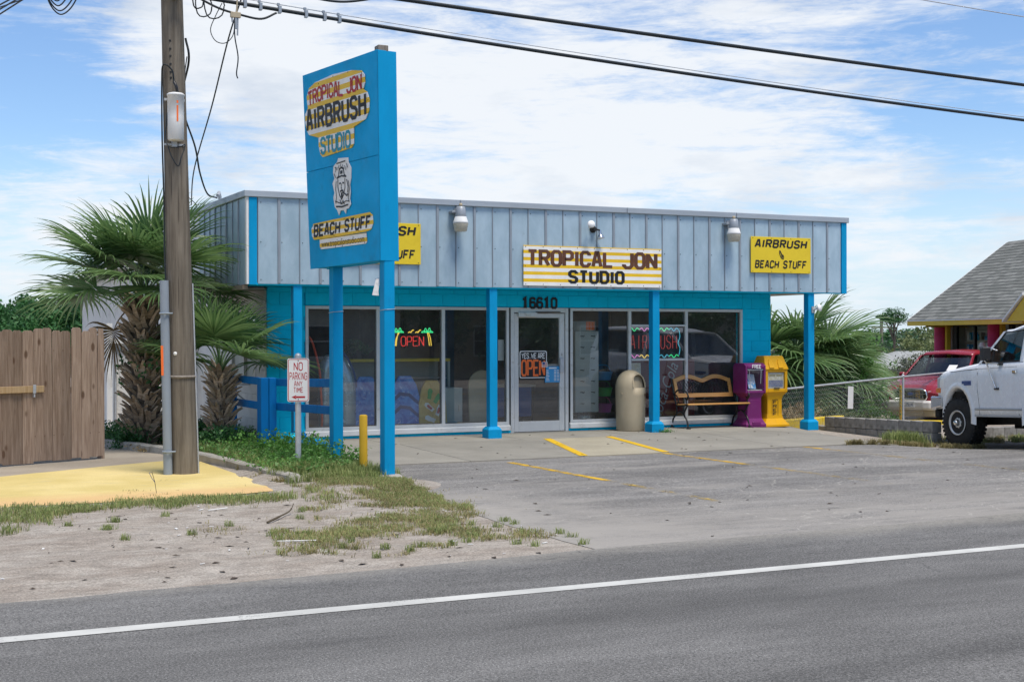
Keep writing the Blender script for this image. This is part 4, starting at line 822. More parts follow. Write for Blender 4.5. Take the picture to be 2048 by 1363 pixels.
for v in url.data.vertices: v.co = bpt(1.07-v.co.x*1.22/ww, 2.925+v.co.y*1.05, .0115)-SG
url.name = 'lettering'
# sketched face: white cut-out with dark pen strokes
fo = [(1.22, 3.90), (1.13, 3.94), (1.10, 3.985), (.98, 3.975), (.86, 3.965), (.85, 3.90), (.79, 3.83), (.80, 3.70), (.83, 3.62), (.82, 3.52), (.84, 3.44), (.82, 3.38), (.88, 3.33), (.93, 3.33), (.95, 3.27), (1.0, 3.32), (1.08, 3.32), (1.12, 3.265), (1.16, 3.33), (1.22, 3.38), (1.25, 3.5), (1.22, 3.56), (1.26, 3.68), (1.21, 3.74), (1.24, 3.82)]
fo = [(1.045+(u-1.03)*1.12, z) for u, z in fo]
mb = MB(); mb.prism(fo, lambda a, b, dd: bpt(a, b, dd), .003, .010); PS(mb, 'portrait_plaque', 'white_print')
mb = MB(); kk = [0]
def pen(pts, w=.008, c=False): ribbon(mb, [(1.045+(u-1.03)*1.12, z) for u, z in pts], w, lambda a, b, z: bpt(a, b, z), .0115+kk[0]*.0003, c); kk[0] += 1
pen([(1.13, 3.745), (1.10, 3.755), (1.08, 3.84), (1.03, 3.86), (.98, 3.84), (.96, 3.755), (.93, 3.745)], .012); pen([(1.15, 3.735), (1.03, 3.755), (.91, 3.735)], .011); pen([(1.06, 3.80), (1.0, 3.80)], .022)
pen([(1.12, 3.72), (1.125, 3.62), (1.09, 3.52), (1.04, 3.46), (.99, 3.51), (.95, 3.60), (.945, 3.72)], .009); pen([(1.09, 3.66), (1.05, 3.665)], .011); pen([(1.01, 3.665), (.97, 3.66)], .011); pen([(1.03, 3.66), (1.045, 3.60), (1.02, 3.595)], .006); pen([(1.07, 3.56), (1.03, 3.572), (.99, 3.56)], .013); pen([(1.03, 3.545), (1.03, 3.48)], .024); pen([(1.01, 3.55), (.95, 3.52), (.90, 3.49)], .009); pen([(.90, 3.49), (.89, 3.52)], .016)
pen([(1.16, 3.70), (1.18, 3.6), (1.16, 3.5), (1.19, 3.42)], .006); pen([(.90, 3.70), (.87, 3.6), (.885, 3.53)], .008); pen([(.86, 3.68), (.84, 3.58), (.87, 3.46), (.85, 3.41)], .006); pen([(1.20, 3.45), (1.13, 3.43), (1.03, 3.40), (.93, 3.43), (.86, 3.42)], .006); pen([(1.18, 3.38), (1.03, 3.365), (.88, 3.38)], .010); pen([(1.08, 3.46), (1.05, 3.40), (1.0, 3.44), (.97, 3.39)], .007)
pen([(1.14, 3.92), (.92, 3.93)], .007); pen([(1.18, 3.88), (1.15, 3.86)], .007); pen([(.90, 3.90), (.86, 3.84)], .006); pen([(1.20, 3.8), (1.17, 3.74)], .006)
for i, u in enumerate((1.17, 1.13, 1.085, 1.04, .995, .95, .91)): pen([(u, 3.872-.02*abs(i-3)), (u-.012, 3.905-.015*abs(i-3))], .006)
PS(mb, 'portrait_drawing', 'black_print', fix=False)
mb = MB()
for u, z in [(1.9, 4.9), (1.6, 5.0), (1.2, 5.03), (.8, 5.02), (.45, 4.95), (1.98, 4.5), (.3, 4.6), (1.6, 4.1), (1.2, 4.07), (.74, 4.1), (1.92, 3.18), (1.5, 3.2), (1.0, 3.21), (.3, 3.2), (1.3, 3.02), (.6, 3.03), (1.7, 2.88), (1.07, 2.88), (.45, 2.88)]:
    q = [bpt(u+.009*math.cos(a*PI/3), z+.009*math.sin(a*PI/3), .0135) for a in range(6)]; mb.add(q, [tuple(range(6))])
PS(mb, 'screws', 'black_print', fix=False)['kind'] = 'stuff'
t = thing('flag_scrap', 'faded scrap of striped flag tied to the front post of the blue pole sign', 'flag', (5.80, 15.6, 2.4)); mb = MB()
mb.loft([[V((-.05-.012*i, -.03, .02-.05*i+.006)), V((-.02-.006*(i % 2), -.05, .02-.05*i)), V((-.045-.01*(i % 2), -.02, .02-.05*i))] for i in range(5)], True, False); mb.build('cloth', 'litter', t); mb = MB(); mb.tube([(0, 0, .03), (-.055, -.035, .02)], .004, 5); mb.build('tie', 'navy', t)

# ------------------------------------------------------------------ utility pole, cables
PB = V((3.83, 17.32, 0)); PT = V((3.62, 17.32, 9.0)); pole = thing('utility_pole', 'tall weathered wooden utility pole standing on the yellow pad', 'utility pole', PB)
def pax(z): return PB.lerp(PT, z/9.0)
def prd(z): return .172-.0065*z
def PP(mb, name, m, **k): return mb.build(name, m, pole, off=PB, **k)
mb = MB(); rings = []
for i in range(37):
    z = -.1+9.1*i/36; c = pax(z); rings.append([c+V((math.cos(2*PI*k/28), math.sin(2*PI*k/28), 0))*prd(z)*(1+.014*nz(math.cos(2*PI*k/28)*2, z*.25+math.sin(2*PI*k/28)*2, 1.5, 2)) for k in range(28)])
mb.loft(rings); PP(mb, 'shaft', 'pole')
def around(a, z, out=0.): return pax(z)+V((math.cos(a), math.sin(a), 0))*(prd(z)+out)
A0 = rad(-116)                    # towards the road
mb = MB(); ca = rad(-168); mb.tube([around(ca, z, .05)+V((0, -.03, 0)) for z in (-.05, .8, 1.6, 2.43)], .056, 16); cd = PP(mb, 'conduit', 'grey_pvc')
mb = MB()
for z in (.30, 2.02): mb.tube([around(ca+rad(32), z, .008), around(ca+rad(14), z, .085)+V((0, -.05, 0)), around(ca, z, .115)+V((0, -.03, 0)), around(ca-rad(22), z, .07)], .012, 6)
PP(mb, 'conduit_strap', 'grey_pvc')
mb = MB(); mb.add([around(ca, z, .106)+V((0, -.03, 0))+V((dx, -.03, 0)) for z, dx in ((1.25, -.012), (1.25, .018), (1.62, .018), (1.62, -.012))], [(0, 1, 2, 3)]); o = PP(mb, 'warning_sticker', 'orange', fix=False); o.modifiers.new('t', 'SOLIDIFY').thickness = .002
mb = MB(); M = Matrix.Translation(around(rad(-128), 1.52)) @ Matrix.Rotation(rad(-128)+PI/2, 4, 'Z') @ Matrix.Rotation(PI/2, 4, 'X'); mb.lathe([(.024, -.004), (.024, .006), (0, .006)], 16, M=M); PP(mb, 'tag', 'white_print')
mb = MB(); mb.tube([around(rad(a), 1.23, .003) for a in range(-172, 10, 8)], .018, 5); PP(mb, 'band', 'grey_wood')
mb = MB(); mb.tube([around(rad(-28), z, .012) for z in (-.05, 1, 1.6, 2.4)], .011, 6); PP(mb, 'ground_wire_guard', 'galv')
mb = MB()
for z in (4.95, 5.02, 5.12, 5.22, 5.31, 5.41): q = around(A0-.02, z); mb.box(q.x-.012, q.y-.006, q.z-.012, q.x+.012, q.y+.02, q.z+.012)
PP(mb, 'bolt', 'dark_gasket')
mb = MB(); q = pax(6.0); mb.box(q.x-.05, q.y-.28, 5.93, q.x+.05, q.y-.12, 6.05); PP(mb, 'cable_bracket', 'galv', bevel=.01)
mb = MB(); mb.box(q.x-1.2, q.y-.29, 8.5, q.x+1.2, q.y-.17, 8.62); PP(mb, 'crossarm', 'grey_wood')
# white canister strapped to the pole
cx0 = around(rad(-100), 4.44, .095); can = thing('cable_canister', 'white cylindrical cable housing with orange strip strapped high on the wooden pole', 'canister', cx0)
mb = MB(); mb.lathe([(.0, -.285), (.085, -.285), (.098, -.27), (.10, .0), (.10, .265), (.108, .27), (.108, .285), (.09, .30), (0, .30)], 24); mb.build('shell', 'white_sheet', can)
mb = MB(); mb.add([V((.1015*math.cos(rad(a)), .1015*math.sin(rad(a)), z)) for z in (-.06, .14) for a in (-96, -84)]+[V((.1015*math.cos(rad(a)), .1015*math.sin(rad(a)), z)) for z in (.165, .20) for a in (-96, -84)], [(0, 1, 3, 2), (4, 5, 7, 6)]); o = mb.build('orange_strip', 'orange', can, fix=False)
mb = MB(); mb.box(-.03, .06, -.35, .03, .12, .33); mb.box(-.12, .09, .22, .13, .11, .25); mb.box(-.12, .09, -.335, .14, .11, -.31); mb.build('bracket', 'galv', can)
mb = MB(); mb.tube(bez([(.02, -.02, .29), (.0, -.03, .38), (-.02, .0, .44)], 5), .02, 8); mb.build('gland', 'black_plastic', can)
def cable(name, label, pts, r, n=6, group=None, k=8, cat='cable', m='cable'):
    mb = MB(); mb.tube(bez(pts, k) if k else pts, r, n); o = mb.build(name, m); o.location = (0, 0, 0); return tag(o, label, cat, group)
c0 = cx0+V((-.02, 0, .44))
cable('drop_cable', 'black cable looping from the white canister down the left side of the wooden pole', [c0, c0+V((-.03, -.02, .14)), c0+V((-.13, 0, .2)), around(rad(190), 4.9, .02), around(rad(190), 4.2, .03), around(rad(188), 3.4, .02), around(rad(188), 2.9, .025), around(rad(190), 2.42, .02)], .010)
cable('drop_cable', 'black cable coiled below the white canister and hanging in a point', [cx0+V((-.10, .02, .05)), cx0+V((-.12, .02, -.25)), cx0+V((-.08, -.04, -.37)), cx0+V((.05, -.03, -.36)), cx0+V((.12, .03, -.33)), cx0+V((.06, -.02, -.5)), cx0+V((.02, -.03, -.60)), cx0+V((-.06, -.02, -.48)), cx0+V((-.09, .02, -.36))], .008)
# lines along the road
def line(name, label, z0, z1, r, y=17.3, x0=3.6, x1=22.0, s=.10, m='cable', far=(-30, 70)):
    pts = [(far[0], y, z0+.3), (x0-12, y, z0-.05)]+[(x0+(x1-x0)*t/20, y, z0+(z1-z0)*t/20-s*4*(t/20)*(1-t/20)) for t in range(21)]+[(far[1], y, z1+1.2)]
    mb = MB(); mb.tube(pts, r, 8); return tag(mb.build(name, m), label, 'power line')
line('overhead_cable', 'lower of the two long black cables, running from the wooden pole across the sky', 5.98, 5.28, .025, 17.05)
line('overhead_cable', 'thick black overhead cable crossing the sky, upper of the two long spans', 6.30, 5.90, .028, 17.05, s=.04)
line('overhead_wire', 'thin grey wire high in the top corner of the sky above both black cables', 7.62, 7.12, .009, 17.3, s=.05, m='galv')
line('messenger_wire', 'thin steel wire lashed just above the lower black cable', 6.05, 5.33, .006, 17.05, m='galv')
cable('slack_cable', 'slack black cable hanging between the two overhead spans and sagging near the pole sign', [(4.2, 17.0, 6.33), (4.9, 17.0, 6.17), (5.35, 17.0, 6.10), (5.75, 17.0, 6.075), (6.1, 17.0, 6.13), (6.5, 17.0, 6.25)], .016)
cable('service_drop', 'thin black line slanting down from the overhead cables to the shop roof behind the pole', [(4.55, 17.1, 6.1), (4.48, 17.6, 5.6), (4.60, 19.0, 4.95), (4.9, 21.4, 4.35), (5.35, 23.6, 4.0)], .010)
cable('service_drop', 'black wire end dangling beside the slanting service line with a frayed tip', [(4.46, 17.05, 5.95), (4.42, 17.05, 5.7), (4.42, 17.05, 5.5), (4.46, 17.05, 5.25), (4.44, 17.05, 5.05), (4.455, 17.05, 4.98)], .008)
cable('service_drop', 'wavy black cable from the pole side down to the weather head on the roof', [around(rad(-5), 5.48, .02), around(rad(-10), 5.2, .05), (4.05, 18.4, 4.85), (4.5, 19.6, 4.45), (4.85, 20.8, 4.22), (5.2, 21.8, 4.02), (5.5, 22.4, 4.02)], .014)
cable('service_drop', 'thinner of the black lines dropping steeply from the pole side to the roof edge', [around(rad(-5), 5.25, .03), (4.1, 19.0, 4.5), (4.6, 21.2, 4.1), (5.35, 23.2, 3.97)], .007)
cable('service_drop', 'faint line falling close beside the pole shaft to the white side wall', [around(rad(-5), 5.2, .02), (4.02, 18.6, 4.2), (4.6, 21, 3.4), (5.6, 24.3, 2.6)], .005)
mb = MB()
for (x, z, a) in ((4.02, 5.93, .09), (4.15, 5.95, .11), (3.95, 5.98, .06)): mb.tube([V((x+a*1.2*math.cos(t*PI/8), 17.02+.03*math.sin(t*1.3), z-.08+a*1.6*math.sin(t*PI/8))) for t in range(17)], .009, 5)
mb.tube(bez([(4.25, 17.02, 5.9), (4.16, 17.0, 5.72), (4.1, 17.0, 5.55), (4.16, 17.0, 5.42), (4.28, 17.0, 5.40), (4.38, 17.0, 5.5), (4.41, 17.0, 5.68)], 6), .006, 5)
mb.tube(bez([(3.9, 17.02, 5.96), (4.2, 17.0, 5.83), (4.5, 17.0, 5.77), (4.75, 17.0, 5.75), (4.95, 17.02, 5.85)], 6), .014, 6); tag(mb.build('cable_slack', 'cable'), 'black cable slack coiled and looped just right of the pole top', 'cable')
t = thing('cable_clamp', 'pale splice clamp hanging under the lower overhead cable right of the pole', 'clamp', (4.41, 17.0, 5.75)); mb = MB(); mb.box(-.06, -.02, -.02, .07, .02, .05); mb.tube([(.02, 0, .05), (.03, 0, .24)], .012, 6); mb.build('body', 'tan_plastic', t, bevel=.005); mb = MB(); mb.tube([(.01, 0, -.02), (.012, 0, -.16)], .016, 7).tube([(.035, 0, -.02), (.03, 0, -.24)], .010, 6).tube([(-.04, 0, -.02), (-.035, 0, -.08)], .010, 6); mb.build('tail', 'lamp_grey', t)
for i, x in enumerate((4.55, 4.75, 5.0, 5.35, 5.6, 5.8)):
    mb = MB(); zc = 5.98-.7*(x-3.6)/18.4-.10*4*((x-3.6)/18.4)*(1-(x-3.6)/18.4); mb.box(x-.02, 17.02, zc-.045, x+.02, 17.08, zc+.05); mb.box(x-.035, 17.035, zc+.05, x-.0, 17.065, zc+.085)
    tag(mb.build('lashing_clip', 'lamp_grey', bevel=.004), ['small grey clip on the lower cable, closest to the pole splice', 'small grey clip on the lower cable, second from the splice', 'small grey clip on the lower cable, third from the splice', 'small grey clip on the lower cable, fourth from the splice', 'small grey clip on the lower cable, fifth from the splice', 'small grey clip on the lower cable, nearest the pole sign'][i], 'clip', 'lashing clips on the lower cable')
for i, (dy, z0, z1) in enumerate(((0, 6.26, 5.6), (.05, 6.24, 5.53), (.1, 6.22, 5.50), (0, 6.06, 5.22))):
    mb = MB(); a = V((2.26+.03*i, 17.2+dy*.2, 6.06)); b = V((-9+.5*i, 62, 6.2-.55*i)) if i < 3 else V((-12, 60, 7.5)); a = a if i < 3 else V((2.9, 17.2, 6.2)); mb.tube(sag(a, b, .10), .011 if i < 3 else .008, 6)
    tag(mb.build('service_wire', 'cable'), ['black wire fanning out at the upper left corner, topmost strand', 'black wire fanning out at the upper left corner, second strand', 'black wire fanning out at the upper left corner, third strand', 'lowest thin wire at the upper left corner, apart from the others'][i], 'cable')
mb = MB()
for i, (w, h) in enumerate(((.16, .28), (.20, .36), (.26, .44), (.30, .50))): mb.tube(bez([(2.20-.01*i, 17.2, 6.02), (2.20, 17.2, 6.0-h*.5), (2.24+w*.3, 17.18, 5.96-h*.72), (2.24+w*.8, 17.2, 5.98-h*.5), (2.30+w*.9, 17.2, 6.0), (2.24+w*.5, 17.2, 6.06)], 7), .009, 5)
mb.tube(bez([(2.18, 17.2, 6.0), (2.5, 17.2, 6.02), (3.0, 17.2, 6.06), (3.7, 17.2, 6.0)], 5), .02, 6); tag(mb.build('cable_loops', 'cable'), 'bunch of black drip loops hanging at the top left of the picture', 'cable')

# ------------------------------------------------------------------ no parking sign, bollard
t = thing('no_parking_sign', 'white no parking plate with red letters on a grey steel post', 'sign', (5.17, 16.85, 0.03))
mb = MB(); mb.tube([(0, 0, -.1), (0, 0, 1.40)], .038, 14); mb.tube([(0, 0, 1.40), (0, 0, 1.425)], [.046, .046], 14); po = mb.build('post', 'galv', t); mb = MB(); mb.lathe([(.042, 1.425), (.044, 1.45), (.036, 1.475), (.015, 1.488), (0, 1.49)], 14); mb.build('post_cap', 'lamp_grey', po)
hd = V((math.cos(rad(-14)), math.sin(rad(-14)), 0)); hn = V((hd.y, -hd.x, 0)); fo_ = hn*.045
mb = MB(); pl = rrect(-.136, .875, .136, 1.425, .025); Fp = lambda a, b, d: fo_+hd*a+V((0, 0, b))+hn*d
mb.prism(pl, Fp, 0, .004); plt = mb.build('plate', 'white_sheet', t)
mb = MB(); ribbon(mb, rrect(-.124, .887, .124, 1.413, .02), .004, lambda a, b, z: Fp(a, b, z), .0052, True)
for s_, z, h, w in (('NO', 1.275, .095, .105), ('PARKING', 1.155, .088, .215), ('ANY', 1.075, .060, .10), ('TIME', .995, .060, .115)): text(mb, s_, Fp(-w/2, z, .004), hd, (0, 0, 1), hn, h, w, wt=.42, gap=1.7, lift=.0015, bold_y=.42)
ribbon(mb, [(-.03, .935), (.085, .935)], .011, Fp, .006); mb.add([Fp(-.085, .935, .006), Fp(-.025, .91, .006), Fp(-.035, .935, .006), Fp(-.025, .96, .006)], [(0, 1, 2), (0, 2, 3)])
mb.build('lettering', 'red_print', t, fix=False)
mb = MB()
for z in (.905, 1.395): mb.lathe([(.007, 0), (.005, .004), (0, .005)], 8, M=Matrix.Translation(Fp(0, z, .004)) @ hn.to_track_quat('Z', 'Y').to_matrix().to_4x4())
mb.build('bolt', 'black_iron', t)
t = thing('bollard', 'short round yellow bollard between the posts of the blue pole sign', 'bollard', (5.89, 16.42, -.02)); mb = MB(); mb.lathe([(.052, 0), (.052, .745), (.046, .757), (.03, .762), (0, .762)], 20); mb.build('pipe', 'yellow_paint', t)

# ------------------------------------------------------------------ blue rail fence, water valve
t = thing('rail_fence', 'blue two-rail timber fence turning the corner beside the palm', 'fence', (5.54, 19.62, .02)); b0 = t.location
def RB(name, x0, y0, z0, x1, y1, z1, m='blue_rail'): mb = MB(); mb.box(x0, y0, z0, x1, y1, z1); return mb.build(name, m, t, off=b0, bevel=.006)
RB('post', 5.43, 19.51, -.05, 5.545, 19.73, 1.135); RB('post', 5.55, 19.50, -.05, 5.66, 19.74, 1.135); RB('post', 5.405, 21.0, .0, 5.465, 21.1, 1.13)
for z in (.67, 1.03): RB('rail', 5.44, 19.74, z, 5.475, 21.0, z+.11)
for z0, z1 in ((1.035, 1.145), (.68, .79)):
    mb = MB(); a, b = V((5.66, 19.52, 0)), V((5.70, 17.2, .05)); d = (b-a); mb.frame(a, d, (1, 0, 0), (0, 0, 1), 0, 0, 1, .035, z0-.02, z1-.02); mb.build('rail', 'blue_rail', t, off=b0, bevel=.005)
t = thing('water_valve', 'bulky blue-painted pipe valve with two elbows among the weeds', 'water pipe', (5.95, 19.0, .0))
mb = MB(); mb.tube(bez([(-.30, .0, -.05), (-.30, 0, .10), (-.27, 0, .17), (-.2, 0, .19), (.2, 0, .19), (.29, 0, .17), (.32, 0, .10), (.32, 0, -.05)], 6), .052, 12); mb.build('pipe', 'blue_rail', t)
mb = MB(); mb.lathe([(.05, -.1), (.085, -.09), (.09, .0), (.085, .09), (.05, .1)], 14, M=Matrix.Translation((-.02, 0, .19)) @ Matrix.Rotation(PI/2, 4, 'Y')); mb.lathe([(.045, 0), (.05, .09), (.035, .12), (.0, .125)], 12, (-.05, 0, .24)); mb.build('valve_body', 'blue_rail', t)
mb = MB(); mb.tube([(.05, -.05, .24), (.05, -.06, .32), (.12, -.06, .32)], .016, 7); mb.tube([(-.12, -.04, .24), (-.12, -.06, .31)], .014, 7); mb.build('handle', 'black_iron', t)
mb = MB()
for x in (-.19, .12, .2):
    mb.lathe([(.052, -.018), (.075, -.018), (.075, .018), (.052, .018)], 14, M=Matrix.Translation((x, 0, .19)) @ Matrix.Rotation(PI/2, 4, 'Y'))
mb.build('flange', 'blue_paint', t)

# ------------------------------------------------------------------ wooden fence
fa, fb = V((1.84, 19.30, 0)), V((3.27, 20.0, 0)); fd = (fb-fa).normalized(); ang = math.atan2(fd.y, fd.x)
fen = thing('board_fence', 'weathered wooden dog-eared board fence with a short latch bar', 'fence', fb, ang)
x = 0.; k = 0; bms = []
def plank_mesh(w, h, ear): mb = MB(); e = .03 if ear else 0; mb.prism([(-w/2, 0), (w/2, 0), (w/2, h-e), (w/2-e, h), (-w/2+e, h), (-w/2, h-e)] if e else [(-w/2, 0), (w/2, 0), (w/2, h), (-w/2, h)], lambda a, b, d: V((a, d, b)), -.009, .009); return mb.build('plank', 'plank', fen, bevel=.002)
sizes = [.085, .13, .15, .155, .15, .145, .155, .15, .15]
while x > -3.3:
    w = random.choice([.14, .15, .155, .16]) if k > 1 else sizes[k]; h = 1.80+random.uniform(-.02, .02)-(.012*max(0, -x)); zb = .035+random.uniform(-.012, .02)-.012*0
    o = plank_mesh(w, h, k > 0); o.location = (x-w/2, random.uniform(-.006, .006), zb); o.rotation_euler = (random.uniform(-.008, .008), random.uniform(-.006, .006), random.uniform(-.03, .03)); x -= w+random.uniform(-.002, .003); k += 1
for z in (.35, .95, 1.5): mb = MB(); mb.box(-3.3, .012, z, -.01, .05, z+.09); mb.build('backing_rail', 'grey_wood', fen)
for px in (.025, -2.4): mb = MB(); mb.box(px-.045, .014, -.1, px+.02, .10, 1.76); mb.build('post', 'plank', fen)
mb = MB(); mb.box(-1.62, -.05, .985, -.96, -.012, 1.075); mb.build('latch_bar', 'new_wood', fen, bevel=.004); mb = MB(); mb.box(-1.135, -.062, .975, -1.09, -.046, 1.09); mb.box(-1.12, -.055, .92, -1.10, -.012, .98); mb.build('latch_bracket', 'galv', fen, bevel=.003)
mb = MB()
for i in range(9):
    for z in (.39, 1.0, 1.55): mb.box(-.06-.145*i-.005, -.012, z-.005, -.06-.145*i+.005, -.008, z+.005)
mb.build('nail', 'rust', fen)
t = thing('utility_flag', 'small dark blue marker flag on a wire standing at the edge of the yellow pad', 'marker flag', (3.06, 15.2, .012)); mb = MB(); mb.tube([(0, 0, 0), (-.02, 0, .13), (-.05, .0, .24)], .003, 5); mb.build('wire', 'black_iron', t); mb = MB(); mb.loft([[V((-.05, -.002, .24)), V((-.045, .002, .24))], [V((-.085, -.003, .235)), V((-.08, .003, .235))], [V((-.055, -.008, .17)), V((-.05, .0, .17))], [V((-.02, -.004, .12)), V((-.015, .004, .12))]], False, False, False); o = mb.build('cloth', 'navy', t, fix=False); o.modifiers.new('t', 'SOLIDIFY').thickness = .003

# ------------------------------------------------------------------ white buildings at the back left
t = thing('stucco_annex', 'low white stucco wall block behind the tall palm with a pale corner post', 'building', (5.0, 26.6, -.15))
b0 = t.location
mb = MB(); mb.box(4.50, 26.2, -.5, 6.05, 29.5, 1.62); mb.build('wall', 'stucco', t, off=b0); mb = MB(); mb.box(4.36, 26.14, -.5, 4.46, 26.24, 2.0); mb.build('post', 'white_paint', t, off=b0); mb = MB(); mb.tube([(4.52, 26.17, -.3), (4.52, 26.17, 1.6)], .02, 6); mb.build('pipe', 'galv', t, off=b0)
mb = MB(); mb.box(4.40, 26.1, 1.62, 6.05, 29.6, 1.70); mb.build('coping', 'white_paint', t, off=b0)
t = thing('white_house', 'two-storey white house mostly hidden behind the palm and the wooden pole', 'house', (7.8, 38, -.2)); b0 = t.location
mb = MB(); mb.box(6.6, 36, -.5, 14, 44, 3.55); w_ = mb.build('wall', 'stucco', t, off=b0); mb = MB(); mb.loft([[V((6.2, 35.6, 3.5)), V((14.4, 35.6, 3.5)), V((14.4, 44.4, 3.5)), V((6.2, 44.4, 3.5))], [V((8.5, 39.2, 4.6)), V((12.5, 39.2, 4.6)), V((12.5, 40.8, 4.6)), V((8.5, 40.8, 4.6))]], True, False); mb.build('roof', 'grey_roof', t, off=b0)
mb = MB(); mb.box(6.9, 35.98, 2.0, 8.0, 36.02, 2.9); f_ = mb.build('window', 'dark_gasket', t, off=b0); mb = MB()
for a, b, c, d in ((6.85, 6.95, 1.95, 2.95), (7.95, 8.05, 1.95, 2.95)): mb.box(a, 35.94, c, b, 36.0, d)
mb.box(6.95, 35.94, 2.9, 7.95, 36, 2.95); mb.box(6.95, 35.94, 1.95, 7.95, 36, 2.0); mb.build('frame', 'white_paint', f_, off=b0)
mb = MB(); mb.prism([(36, 2.75), (34.9, 2.35), (34.9, 2.28), (36, 2.28)], lambda a, b, d: V((d, a, b)), 6.65, 8.2); mb.build('awning', 'cabinet', t, off=b0)
mb = MB()
for i in range(12): mb.tube([(6.7+i*.12, 35.0, 1.6), (6.7+i*.12, 35.0, 2.05)], .012, 5)
mb.tube([(6.6, 35, 2.07), (8.2, 35, 2.07)], .025, 6); mb.tube([(6.6, 35, 1.6), (8.2, 35, 1.6)], .025, 6); mb.build('railing', 'white_paint', t, off=b0)
t = thing('timber_edging', 'low grey plank step in the weeds left of the wooden pole', 'step', (4.75, 22.9, .0)); b0 = t.location
for z, y in ((.29, 22.9), (.10, 22.86), (-.02, 22.84)): mb = MB(); mb.box(4.25, y, z, 5.3, y+.25, z+.07); mb.build('plank', 'grey_wood', t, off=b0, bevel=.004)
for xx in (4.35, 5.2): mb = MB(); mb.box(xx, 22.92, -.1, xx+.06, 23.1, .29); mb.build('support', 'grey_wood', t, off=b0)

# ------------------------------------------------------------------ plants
def leafquads(cen, nrm_bias, size, asp=.45, rng=RNG):
    """leaf-shaped quads at points; returns verts, faces"""
    n = len(cen); d = rng.normal(size=(n, 3)); d /= np.linalg.norm(d, axis=1, keepdims=True); nn = rng.normal(size=(n, 3))+np.array(nrm_bias); nn -= d*np.sum(nn*d, axis=1, keepdims=True); nn /= np.linalg.norm(nn, axis=1, keepdims=True)+1e-9
    s = np.cross(nn, d); L = (size*(.6+.8*rng.random(n)))[:, None] if np.isscalar(size) else size[:, None]
    v = np.empty((n, 4, 3)); v[:, 0] = cen-d*L*.5; v[:, 1] = cen+s*L*asp*.5+nn*L*.06; v[:, 2] = cen+d*L*.5-nn*L*.05; v[:, 3] = cen-s*L*asp*.5+nn*L*.06
    return v.reshape(-1, 3), np.arange(n*4).reshape(n, 4)
def clumps(k, R, flat=1., rng=RNG, shell=.55):
    p = rng.normal(size=(k, 3)); p /= np.linalg.norm(p, axis=1, keepdims=True); p *= (shell+(1-shell)*rng.random((k, 1))); p[:, 2] *= flat; return p*np.array(R)
def foliage(par, name, R, c, nclump, per, cr, leaf, m, flat=1., asp=.45, up=.6, shell=.5):
    cc = clumps(nclump, R, flat, shell=shell)+np.array(c); sz = cr*(.6+.7*RNG.random(nclump)); idx = np.repeat(np.arange(nclump), per)
    d = RNG.normal(size=(nclump*per, 3)); d /= np.linalg.norm(d, axis=1, keepdims=True); d *= (RNG.random((nclump*per, 1))**.4); pts = cc[idx]+d*sz[idx][:, None]*np.array([1, 1, .75])
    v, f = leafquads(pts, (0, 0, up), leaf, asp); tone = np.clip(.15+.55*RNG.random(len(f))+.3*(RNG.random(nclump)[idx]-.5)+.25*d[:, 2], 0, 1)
    return npmesh(name, v, f, m, par, tone)
def stems(par, R, c, k, r=.012, name='stem', m='twig'):
    mb = MB()
    for i in range(k):
        a = random.uniform(0, 2*PI); b = V((math.cos(a)*R[0]*random.uniform(.2, .7), math.sin(a)*R[1]*random.uniform(.2, .7), c[2]+R[2]*random.uniform(.0, .6))); mb.tube([V((b.x*.15, b.y*.15, -.05)), b*.5+V((0, 0, .05)), b], [r, r*.7, r*.4], 5)
    return mb.build(name, m, par)
def shrub(name, label, cat, loc, R, m, nclump=30, per=45, cr=.22, leaf=.09, group=None, asp=.45, up=.6, h0=None):
    t = thing(name, label, cat, loc, 0, group); c = (0, 0, R[2]*.9 if h0 is None else h0); foliage(t, 'foliage', R, c, nclump, per, cr, leaf, m, asp=asp, up=up); stems(t, R, c, 7); return t
def tree(name, label, loc, h, R, m, nclump=60, per=70, cr=.7, leaf=.22, trunk_r=.14, group=None, lean=(0, 0), flat=1., crown_z=None, limbs=7, bark='pine_bark', asp=.5):
    t = thing(name, label, 'tree', loc, 0, group); cz = crown_z if crown_z is not None else h-R[2]; top = V((lean[0], lean[1], cz)); mb = MB(); mb.tube(bez([(0, 0, -.3), (lean[0]*.2, lean[1]*.2+.05, cz*.35), (lean[0]*.6, lean[1]*.6, cz*.7), top], 5), [trunk_r*(1-.6*i/15) for i in range(16)], 8); mb.build('trunk', bark, t)
    mb = MB()
    for i in range(limbs):
        a = 2*PI*i/limbs+random.uniform(-.4, .4); s = random.uniform(.55, .95); b = V((lean[0]*s, lean[1]*s, cz*s)); e = top+V((math.cos(a)*R[0]*.75, math.sin(a)*R[1]*.75, R[2]*random.uniform(-.2, .6))); mb.tube([b, b.lerp(e, .5)+V((0, 0, .08*h*.2)), e], [trunk_r*.5, trunk_r*.32, trunk_r*.1], 6)
    mb.build('limbs', bark, t); foliage(t, 'crown', R, (top.x, top.y, cz), nclump, per, cr, leaf, m, flat, asp); return t

